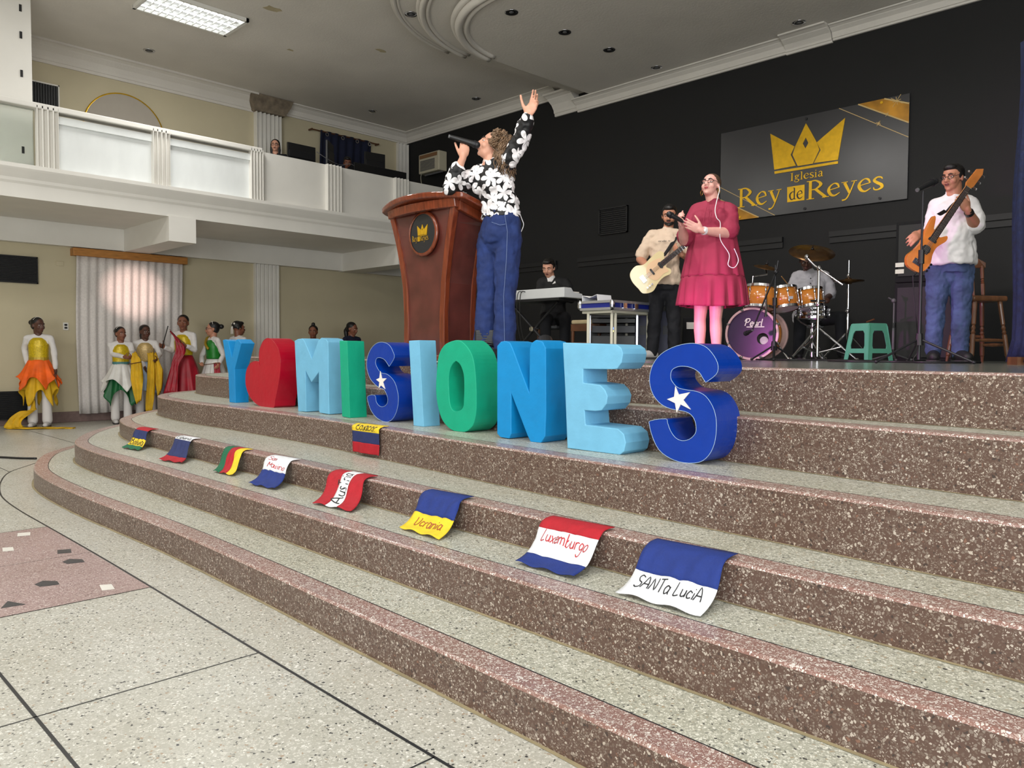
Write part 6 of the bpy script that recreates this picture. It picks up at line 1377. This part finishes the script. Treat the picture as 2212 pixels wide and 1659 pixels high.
for k in 'LR': mb.chain([(J['hp'+k], .102), (lerp(J['hp'+k], J['kn'+k], .55), .088), (J['kn'+k], .072), (lerp(J['kn'+k], J['an'+k], .4), .070), (J['an'+k]+V((0, 0, .03)), .060)])
mb.ell(J['hip']-V((0, 0, .11)), (.13, .11, .10))
mb.build('jeans', 'denim_light', R0, voxel=.008, sm=6, wr=.018, wrs=.06); shoes(J, R0, s=1.2)
mb = MB(); d_ = (J['wrL']-J['elL']).normalized(); mb.cyl(J['wrL']-d_*.045, J['wrL']-d_*.018, .036, n=18); mb.ell(J['wrL']-d_*.032+V((-.01, -.034, .01)), (.020, .008, .020)); mb.build('wristwatch', 'watch', R0)
BO = [(-.22, -.02), (-.20, -.11), (-.10, -.15), (.0, -.105), (.08, -.10), (.17, -.15), (.215, -.125), (.17, -.06), (.185, .0), (.19, .05), (.30, .12), (.29, .155), (.16, .135), (.05, .10), (-.05, .115), (-.14, .145), (-.21, .08)]
gc = V((-0.3973, -0.2953, 0.922)); gn = V((-0.0565, -0.3253, 1.4605))-gc
guitar('amber-wood electric bass with long neck held by the man in white', -2.0584, 7.3979, gc, gn, (-.8, 0, .5), 'guitar_wood', [(p*.85, q*.66) for p, q in BO], 1, .16, .43, ('black_plastic', 'guitar_wood', 5, [(-.03, -.03), (.03, -.03), (.03, .03), (-.03, .03)], (.0, .09), -.12), cat='bass guitar', name='bass_guitar',
 strap=([gc+gn.normalized()*.30+V((-.03, .03, .06)), V((-0.2026, -0.2353, 1.2338)), V((-0.1137, -0.1953, 1.3174)), V((0.0106, -0.0953, 1.3987))], (.030, 0, .018)), head=[(0, -.022), (.03, -.036), (.15, -.040), (.19, -.02), (.16, .025), (.03, .036), (0, .022)])
mb = MB(); mb.tube(spline([V((-0.4539, -0.2953, 0.7788)), V((-0.4641, -0.2953, 0.7335)), V((-0.4863, -0.2953, 0.7146))], 4), .007); mb.tube(spline([V((-0.4863, -0.2953, 0.7146)), V((-0.4639, -0.2753, 0.5464)), V((-0.4195, -0.2453, 0.3201)), V((-0.3204, -0.0953, 0.111)), V((-.35, -.1, .01)), V((-.1, -.2, .01))], 6), .004)
o = mb.build('instrument_cable', 'black_plastic', smooth=True); o.location = (-2.0584, 7.3979, S6); o.rotation_euler = (0, 0, H0); tag(o, 'thin black cable hanging from the bass down to the stage floor', 'cable')

# --- keyboard player
J = pose(1.72, -.25, seated=True, hyaw=-.35, hpitch=.35)
J['hip'] = V((0.0324, 0.0582, 0.494)); J['waist'] = V((0.0299, 0.0382, 0.671)); J['chest'] = V((0.027, 0.0082, 0.8463)); J['neck'] = V((-0.0109, -0.0118, 1.021)); J['head'] = V((-0.0427, -0.0418, 1.141))
J['shR'] = V((-0.1151, 0.0282, 0.9534)); J['elR'] = V((-0.1537, -0.0918, 0.7791)); J['wrR'] = V((-0.1049, -0.3318, 0.7622)); J['shL'] = V((0.1787, -0.0118, 0.9515)); J['elL'] = V((0.2335, -0.0918, 0.7521)); J['wrL'] = V((0.077, -0.3518, 0.7618))
R0 = mk('keyboard player with short dark hair in black jacket over white shirt, seated', -6.6951, 7.4338, S6)
for k, s in (('L', 1), ('R', -1)): J['hp'+k] = J['hip']+J['l']*s*.09; J['kn'+k] = V((J['hip'].x+s*.12, -.32, .50)); J['an'+k] = V((J['hip'].x+s*.12, -.28, .09))
mb = MB(); head_geo(mb, J); torso(mb, J, .15, .11, .90, low=1); limbs_body(mb, J)
for k, sd in (('L', 'L'), ('R', 'R')): hand_geo(mb, J['wr'+k], (0, -1, -.15), (0, 0, -1), sd, 1., (.3, .3, .3, .3), .08)
mb.build('body', 'skin_light', R0, voxel=.009, sm=2); face_parts(J, R0, 'lip_dark'); hair(J, R0, 'short')
mb = MB(); torso(mb, J, .175, .125, 1., top=False); sleeve(mb, J, 'L', 1.93, .072, .064, .045); sleeve(mb, J, 'R', 1.93, .072, .064, .045)
mb.build('jacket', 'jacket_black', R0, voxel=.011, sm=5, wr=.02)
mb = MB(); f_, l_ = J['f'], J['l']; c_ = J['chest']+f_*.118
mb.prism([(-.03, .14), (.03, .14), (.055, .06), (.035, -.05), (-.035, -.05), (-.055, .06)], lambda a, b: c_+l_*a+V((0, 0, b))-f_*(max(b, 0)*.42)+f_*.014, lambda a, b: c_+l_*a+V((0, 0, b))-f_*(max(b, 0)*.42)-f_*.03); mb.cap(J['neck']-V((0, 0, .05)), J['neck']-V((0, 0, .01)), .068, .060); mb.build('shirt', 'shirt_white', R0)
mb = MB(); mb.prism([(-.07, -.105), (.05, -.105), (.05, -.05)], lambda a, b: c_+l_*a+V((0, 0, b))+f_*.030, lambda a, b: c_+l_*a+V((0, 0, b))-f_*.0); mb.build('red_badge', 'flag_red', R0)
mb = MB()
for k in 'LR': mb.chain([(J['hp'+k], .095), (J['kn'+k], .075), (J['an'+k], .06)])
mb.build('trousers', 'black_trousers', R0, voxel=.013, sm=2); shoes(J, R0)
st = kit('piano_stool', 'dark padded stool under the keyboard player', 'stool', -6.6951, 7.4338)
mb = MB(); mb.b2((J['hip'].x-.22, -.1, .36), (J['hip'].x+.22, .25, .42)); mb.build('seat', 'black_plastic', st, bevel=.015)
for a_, b_ in ((-.19, -.07), (.19, -.07), (-.19, .22), (.19, .22)): mb = MB(); mb.cyl((J['hip'].x+a_, b_, 0), (J['hip'].x+a_, b_, .36), .016, n=8); mb.build('leg', 'wood_chair', st)

# --- drummer
J = pose(1.70, -.30, seated=True, hyaw=-.35, hpitch=.5)
J['hip'] = V((0.0032, 0.0071, 0.4925)); J['waist'] = V((-0.001, 0.0071, 0.6911)); J['chest'] = V((-0.0071, -0.0129, 0.8876)); J['neck'] = V((-0.0433, -0.0529, 1.0751)); J['head'] = V((-0.0948, -0.1229, 1.1957))
J['shR'] = V((-0.1446, 0.0371, 1.0158)); J['elR'] = V((-0.2151, -0.0129, 0.796)); J['wrR'] = V((-0.2594, -0.2929, 0.7312)); J['shL'] = V((0.162, -0.0229, 1.0117)); J['elL'] = V((0.2259, -0.0729, 0.7828)); J['wrL'] = V((0.0366, -0.3529, 0.7069))
R0 = mk('drummer in light grey buttoned shirt with head hidden behind the large cymbal', -4.1829, 9.3716, S6)
for k, s in (('L', 1), ('R', -1)): J['hp'+k] = J['hip']+J['l']*s*.09; J['kn'+k] = V((J['hip'].x+s*.24, -.36, .50)); J['an'+k] = V((J['hip'].x+s*.26, -.36, .09))
mb = MB(); head_geo(mb, J); torso(mb, J, .15, .12, .90, low=1); limbs_body(mb, J)
for k in 'LR': hand_geo(mb, J['wr'+k], (0, -1, .1), (0, 0, -1), k, 1., (.9, .9, .9, .9), .03)
mb.build('body', 'skin_dark', R0, voxel=.009, sm=2); face_parts(J, R0, 'lip_dark', glasses=1.); hair(J, R0, 'short')
mb = MB(); torso(mb, J, .185, .145, 1., belly=.03, top=False); sleeve(mb, J, 'L', .9, .074, .076); sleeve(mb, J, 'R', .9, .074, .076); mb.cap(lerp(J['chest'], J['neck'], .7), lerp(J['chest'], J['neck'], .9), .08, .066)
sh = mb.build('shirt', 'shirt_grey', R0, voxel=.010, sm=5, wr=.028)
for i in range(4): mb = MB(); mb.ell(J['chest']+J['f']*(.158+.004*i)+V((0, 0, .09-.06*i)), (.008, .008, .008), n=8, k=6); mb.build('button', 'black_plastic', sh)
mb = MB()
for k in 'LR': mb.chain([(J['hp'+k], .095), (J['kn'+k], .078), (J['an'+k], .065)])
mb.build('trousers', 'black_trousers', R0, voxel=.013, sm=2); shoes(J, R0)
for k, tip in (('R', V((-0.6064, -0.7429, 0.9433))), ('L', V((-0.1772, -0.6929, 0.6461)))):
    p_ = J['wr'+k]+V((0, -.07, -.01)); mb = MB(); mb.cyl(p_-(tip-p_).normalized()*.06, tip, .008, .005, n=8); o = mb.build('drumstick', 'maple'); o.location = (-4.1829, 9.3716, S6); o.rotation_euler = (0, 0, H0)
    tag(o, 'wooden drumstick in the drummer\'s '+('right hand pointing at the small cymbal' if k == 'R' else 'left hand over the snare drum'), 'drumstick')

# --- dancers by the cream wall
def dancer(label, x, y, h, yaw, skin, top_, bodice, skirt_m, under='knit_white', hyaw=None, style='bun', sk=(.62, .26, .30, 5, .10), hpitch=0, arms=None, glasses=None, ribbon_=None, pants='knit_white', belt=None, group=None, skirt2=None, legs=True):
    J = pose(h, yaw, hyaw=hyaw, hpitch=hpitch, sw=.094); f, l = J['f'], J['l']; J['hs'] = 1.08; J['neck'] = J['neck']+V((0, 0, .008)); J['head'] = J['head']-V((0, 0, .012))
    for k, v in (arms or {}).items(): J[k] = V(v)
    R0 = mk(label, x, y, 0, group); s = h/1.7
    mb = MB(); head_geo(mb, J); torso(mb, J, .115*s, .085*s, .90, low=1); limbs_body(mb, J, arm=.82, leg=.82)
    for k in 'LR':
        d = (J['wr'+k]-J['el'+k]).normalized(); hand_geo(mb, J['wr'+k], d, (J['l']*(-1 if k == 'L' else 1))*.8+f*.2, k, .95*s, (.4, .45, .5, .5), .04)
    mb.build('body', skin, R0, voxel=.011, sm=1); face_parts(J, R0, 'lip_dark', glasses=glasses); hair(J, R0, style)
    mb = MB(); torso(mb, J, .128*s, .097*s, 1., top=False); mb.cap(lerp(J['chest'], J['neck'], .75), lerp(J['chest'], J['neck'], .95), .056*s, .050*s)
    for k in 'LR': sleeve(mb, J, k, 1.9, .046*s, .042*s, .034*s)
    mb.build('long_sleeved_top', top_, R0, voxel=.012, sm=3, wr=.014)
    mb = MB(); mb.rings([ell_ring(lerp(J['waist'], J['neck'], t), a*s, b*s, l, f) for t, a, b in ((-.02, .134, .108), (.25, .136, .116), (.55, .142, .128), (.75, .118, .108), (.86, .075, .085))]); mb.build('bodice', bodice, R0, voxel=.012, sm=2)
    if belt: mb = MB(); mb.rings([ell_ring(J['waist']+V((0, 0, z)), .137*s, .111*s, l, f) for z in (-.035, .02)]); mb.build('belt', belt, R0)
    z1, r1, d1, pts, hem = sk
    if skirt2: skirt(J, R0, 'underskirt', skirt2, J['waist'].z-.02, z1*.55, .125*s, r1*.85, .10*s, d1*.85, n=9, amp=.03, pts=pts, hem=hem*1.3, seed=1.3)
    skirt(J, R0, 'skirt', skirt_m, J['waist'].z-.01, z1, .130*s, r1, .105*s, d1, n=11, amp=.028, pts=pts, hem=hem, seed=.4, pw=.8)
    if pants:
        mb = MB()
        for k in 'LR': mb.chain([(J['hp'+k], .078*s), (J['kn'+k], .064*s), (J['an'+k]+V((0, 0, .015)), .072*s)])
        mb.build('trousers', pants, R0, voxel=.014, sm=2)
    shoes(J, R0, 'shoe_white', s=1.02)
    if ribbon_:
        P, M_, s_ = headpts(J); mb = MB()
        for k in (-1, 1): mb.ell(P(k*.04, -.09, .075), (.035, .012, .018), M_); mb.tube(spline([P(0, -.095, .07), P(k*.02, -.11, .0), P(k*.03, -.11, -.09)], 4), .008)
        mb.build('hair_ribbon', 'star_white', R0)
    elif style == 'bun':
        P, M_, s_ = headpts(J); mb = MB()
        for i in range(9): a = -1.1+2.2*i/8; mb.ell(P(.074*math.sin(a), -.005+.01*math.cos(a), .052+.072*math.cos(a)), (.006, .006, .006), n=6, k=4)
        mb.build('hair_beads', 'star_white', R0)
    return J, R0
def loc2w(x, y, p):
    c, s = math.cos(H0), math.sin(H0); return (x+c*p[0]-s*p[1], y+s*p[0]+c*p[1])
def free(o, x, y, label, cat, z=0.):
    o.location = (x, y, z); o.rotation_euler = (0, 0, H0); return tag(o, label, cat)
def scarf(pts, wd, name, m_, x, y, label, fold_=.03, cat='cloth'):
    """hanging or lying cloth strip through the points, width vectors given per point"""
    Q = spline([p for p in pts], 6); k = len(pts)-1; R = []
    for i, q in enumerate(Q):
        t = i/6; a = min(int(t), k-1); f = t-a; w_ = V(wd[a])*(1-f)+V(wd[a+1])*f
        R.append([q+w_*(j/8-.5)+V((0, fold_*math.sin(j*2.1+i*.35), fold_*.3*math.cos(j*1.7+i*.5))) for j in range(9)])
    mb = MB(); mb.sheet(R); return free(mb.build(name, m_, smooth=True, solid=.006), x, y, label, cat)
# orange skirt
J, R0 = dancer('girl in yellow sequin top and orange handkerchief skirt standing alone at the left', -13.1093, 3.2318, 1.64, .35, 'skin_dark', 'knit_white', 'sequin_yellow', 'chiffon_orange', sk=(.55, .27, .22, 5, .20), hyaw=1.15, belt='belt_gold', skirt2='yellow_cloth', arms=dict(wrR=(-0.1231, -0.0389, 0.8436), elR=(-0.2167, 0.0111, 1.1507), elL=(0.216, 0.0111, 1.1737), wrL=(0.2492, -0.0089, 0.845)))
scarf([V((-0.06, -0.0889, 0.7429)), V((-0.0167, -0.1289, 0.3023)), V((-0.062, -0.1889, 0.2521)), V((-0.2016, -0.2389, 0.1403)), V((-.22, -.28, .02)), V((.0, -.30, .02)), V((.3, -.26, .015)), V((.62, -.2, .01))], [(.03, 0, 0), (.06, 0, .03), (.2, 0, .02), (.16, .1, 0), (.2, .16, 0), (.1, .12, 0), (.05, .12, 0), (.02, .05, 0)], 'silk_streamer', 'yellow_cloth', -13.1093, 3.2318, 'long yellow silk streamer trailing on the floor at the orange-skirted girl\'s feet')
mb = MB(); mb.cyl(V((-0.1149, -0.0889, 0.7222)), V((-0.0008, -0.1289, 0.425)), .006, n=8); free(mb.build('streamer_stick', 'star_white'), -13.1093, 3.2318, 'thin white stick hanging from the orange-skirted girl\'s hand', 'stick')
# white satin skirt over green
J, R0 = dancer('girl in yellow sequin vest and white satin skirt over green, holding yellow cloth', -12.9374, 4.3196, 1.53, .55, 'skin_brown', 'knit_white', 'sequin_yellow', 'satin_white', sk=(.50, .27, .24, 4, .20), hyaw=.95, belt='teal', skirt2='satin_green', arms=dict(elR=(-0.0956, -0.0685, 1.0865), wrR=(0.1436, -0.1885, 1.0453), elL=(0.1657, 0.0315, 1.1095), wrL=(0.2409, -0.1685, 1.0529)))
scarf([V((0.304, -0.2085, 1.1104)), V((0.3454, -0.2385, 0.9971)), V((0.3673, -0.2485, 0.6991)), V((0.391, -0.2485, 0.3576))], [(.05, 0, .03), (.16, 0, .02), (.17, 0, 0), (.07, 0, .05)], 'folded_cloth', 'yellow_cloth', -12.9374, 4.3196, 'yellow cloth hanging from the hands of the girl in the white satin skirt')
mb = MB(); mb.cyl(V((0.2385, -0.2685, 0.933)), V((0.4636, -0.3085, 0.9702)), .007, n=8); free(mb.build('streamer_stick', 'wood_chair'), -12.9374, 4.3196, 'thin brown stick held across the yellow cloth of the white-skirted girl', 'stick')
# gold top
J, R0 = dancer('girl in pale gold sequin top and silvery blue skirt with long dark hair', -12.9765, 4.7038, 1.57, .35, 'skin_dark', 'knit_white', 'sequin_gold', 'satin_blue', sk=(.42, .28, .24, 5, .10), hyaw=.8, style='pony', arms=dict(elR=(-0.1243, 0.0417, 1.1239), wrR=(0.0538, -0.1383, 0.868), elL=(0.2147, 0.0317, 1.0886), wrL=(0.2585, -0.1483, 1.016)))
scarf([V((0.1869, -0.2283, 1.1109)), V((0.2091, -0.2683, 0.8352)), V((0.197, -0.2683, 0.4713)), V((0.1715, -0.2683, 0.194))], [(.10, 0, .02), (.12, 0, .0), (.11, 0, 0), (.10, 0, .0)], 'folded_cloth', 'yellow_cloth', -12.9765, 4.7038, 'narrow yellow cloth strip hanging before the girl in the pale gold top')
scarf([V((0.2267, -0.1883, 1.1038)), V((0.2908, -0.2083, 0.8342)), V((0.3153, -0.2083, 0.4687))], [(.05, 0, .02), (.16, 0, .03), (.04, 0, .1)], 'folded_cloth', 'yellow_cloth', -12.9765, 4.7038, 'wide yellow cloth corner hanging right of the girl in the pale gold top')
# red skirt
J, R0 = dancer('tall girl in yellow sequin top and full red skirt holding a red cloth', -12.74, 5.2212, 1.74, -.10, 'skin_brown', 'knit_white', 'sequin_yellow', 'satin_red', sk=(.18, .37, .32, 4, .03), hyaw=.25, style='pony', pants=None, arms=dict(elR=(-0.1861, -0.0083, 1.1492), wrR=(-0.251, -0.1483, 1.2006), elL=(0.1879, -0.0383, 1.1662), wrL=(0.116, -0.1883, 1.2172)))
scarf([V((-0.0927, -0.2483, 1.4368)), V((0.0252, -0.2683, 1.3119)), V((0.0684, -0.2883, 1.1279)), V((-0.0054, -0.3283, 0.9072)), V((-0.0491, -0.4083, 0.4697))], [(.05, 0, -.08), (.14, 0, -.10), (.14, 0, 0), (.12, 0, 0), (.25, 0, 0)], 'folded_cloth', 'satin_red', -12.74, 5.2212, 'crimson cloth draped over the arm of the girl in the red skirt')
mb = MB(); mb.cyl(V((-0.2615, -0.2083, 1.1853)), V((-0.1431, -0.2483, 1.5397)), .008, n=8); free(mb.build('streamer_stick', 'black_plastic'), -12.74, 5.2212, 'dark upright stick in the right hand of the girl in the red skirt', 'stick')
# green bodice with glasses
J, R0 = dancer('girl in glasses, white blouse and bright green sash band over a white satin skirt', -12.6905, 5.6936, 1.64, -.75, 'skin_tan', 'knit_white', 'sequin_green', 'satin_white', sk=(.45, .29, .25, 5, .08), hyaw=-1.15, glasses=1., arms=dict(elR=(-0.1929, -0.0081, 1.0518), wrR=(-0.1224, -0.1881, 0.9391), elL=(0.1732, -0.0381, 1.0694), wrL=(0.1743, -0.2081, 0.941)))
mb = MB(); f_, l_ = J['f'], J['l']; mb.tube(spline([J['chest']+f_*.13+l_*.08-V((0, 0, .02)), J['chest']+f_*.125-l_*.03+V((0, 0, .07)), J['shR']+V((0, 0, .05)), J['chest']-f_*.12-l_*.02], 5), .022); mb.build('shoulder_strap', 'belt_gold', R0, smooth=True)
scarf([V((0.1439, -0.2481, 0.949)), V((0.1541, -0.2581, 0.8281)), V((0.1606, -0.2581, 0.7145))], [(.10, 0, .0), (.10, 0, .0), (.10, 0, 0)], 'folded_cloth', 'satin_red', -12.6905, 5.6936, 'small red cloth held by the girl with glasses and green band', .01)
mb = MB(); mb.cyl(V((-0.0684, -0.2481, 0.9175)), V((0.1893, -0.2681, 0.9495)), .006, n=8); free(mb.build('streamer_stick', 'wood_chair'), -12.6905, 5.6936, 'thin stick held level by the girl with glasses and green band', 'stick')
# white bow
dancer('girl seen from behind with white ribbon bow in her black hair', -12.7818, 6.1667, 1.67, 2.6, 'skin_brown', 'knit_white', 'knit_white', 'satin_white', sk=(.45, .27, .24, 5, .05), hyaw=2.3, style='short', ribbon_=True)
dancer('person with hair tied in a high topknot, only the head showing above the steps', -12.4873, 7.4471, 1.63, .2, 'skin_brown', 'navy_cloth', 'navy_cloth', 'navy_cloth', sk=(.5, .2, .2, 5, .0), hyaw=.1, style='tied')
dancer('girl with dark ponytail and navy collar looking right beside the lectern foot', -12.5046, 8.2759, 1.71, .9, 'skin_brown', 'navy_cloth', 'navy_cloth', 'navy_cloth', sk=(.5, .2, .2, 5, .0), hyaw=1.2, style='pony', hpitch=.15)
# --- two people on the balcony
def sitter(label, x, y, skin, style, glasses, yaw=.1, pitch=0, low=0.):
    J = pose(1.66, yaw, seated=True, hpitch=pitch)
    for k in ('hip', 'waist', 'chest', 'neck', 'head', 'shL', 'shR', 'elL', 'elR', 'wrL', 'wrR', 'hpL', 'hpR', 'knL', 'knR'): J[k] = J[k]-V((0, 0, low))
    for k, s in (('L', 1), ('R', -1)): J['wr'+k] = J['el'+k]+J['f']*.22+V((0, 0, .02))
    R0 = thing('person', label, 'person', (x, y, 3.54), H0); mb = MB(); head_geo(mb, J); torso(mb, J, .13, .10, .90, low=1); limbs_body(mb, J)
    for k in 'LR': hand_geo(mb, J['wr'+k], J['f'], (0, 0, -1), k, 1.)
    mb.build('body', skin, R0, voxel=.011, sm=1); face_parts(J, R0, 'lip_dark', glasses=glasses); hair(J, R0, style)
    mb = MB(); torso(mb, J, .15, .12, 1., top=False); mb.cap(lerp(J['chest'], J['neck'], .75), lerp(J['chest'], J['neck'], .95), .06, .055)
    for k in 'LR': sleeve(mb, J, k, 1.9, .062, .052, .042)
    mb.build('jacket', 'jacket_black', R0, voxel=.013, sm=2); mb = MB()
    for k in 'LR': mb.chain([(J['hp'+k], .095), (J['kn'+k], .075), (J['an'+k], .06)])
    mb.build('trousers', 'black_trousers', R0, voxel=.014, sm=2); shoes(J, R0)
    g = thing('office_chair', 'dark chair under the '+('woman in glasses on the balcony' if glasses else 'person behind the balcony mixing console'), 'chair', (x, y, 3.54), H0)
    zz = J['hip'].z-.14; mb = MB(); mb.b2((-.2, -.18, zz-.05), (.2, .22, zz)); mb.build('seat', 'black_plastic', g, bevel=.015); mb = MB(); mb.cyl((0, 0, 0), (0, 0, zz-.05), .03); mb.cyl((0, 0, 0), (0, 0, .03), .2); mb.build('pedestal', 'dark_metal', g)
sitter('woman in glasses with long dark hair looking over the balcony parapet', -12.95, 6.98, 'skin_light', 'long', 1., .15, 0, -.10)
sitter('person with dark hair bent low behind the balcony mixing console', -12.85, 8.42, 'skin_brown', 'short', None, .3, .3, -.03)
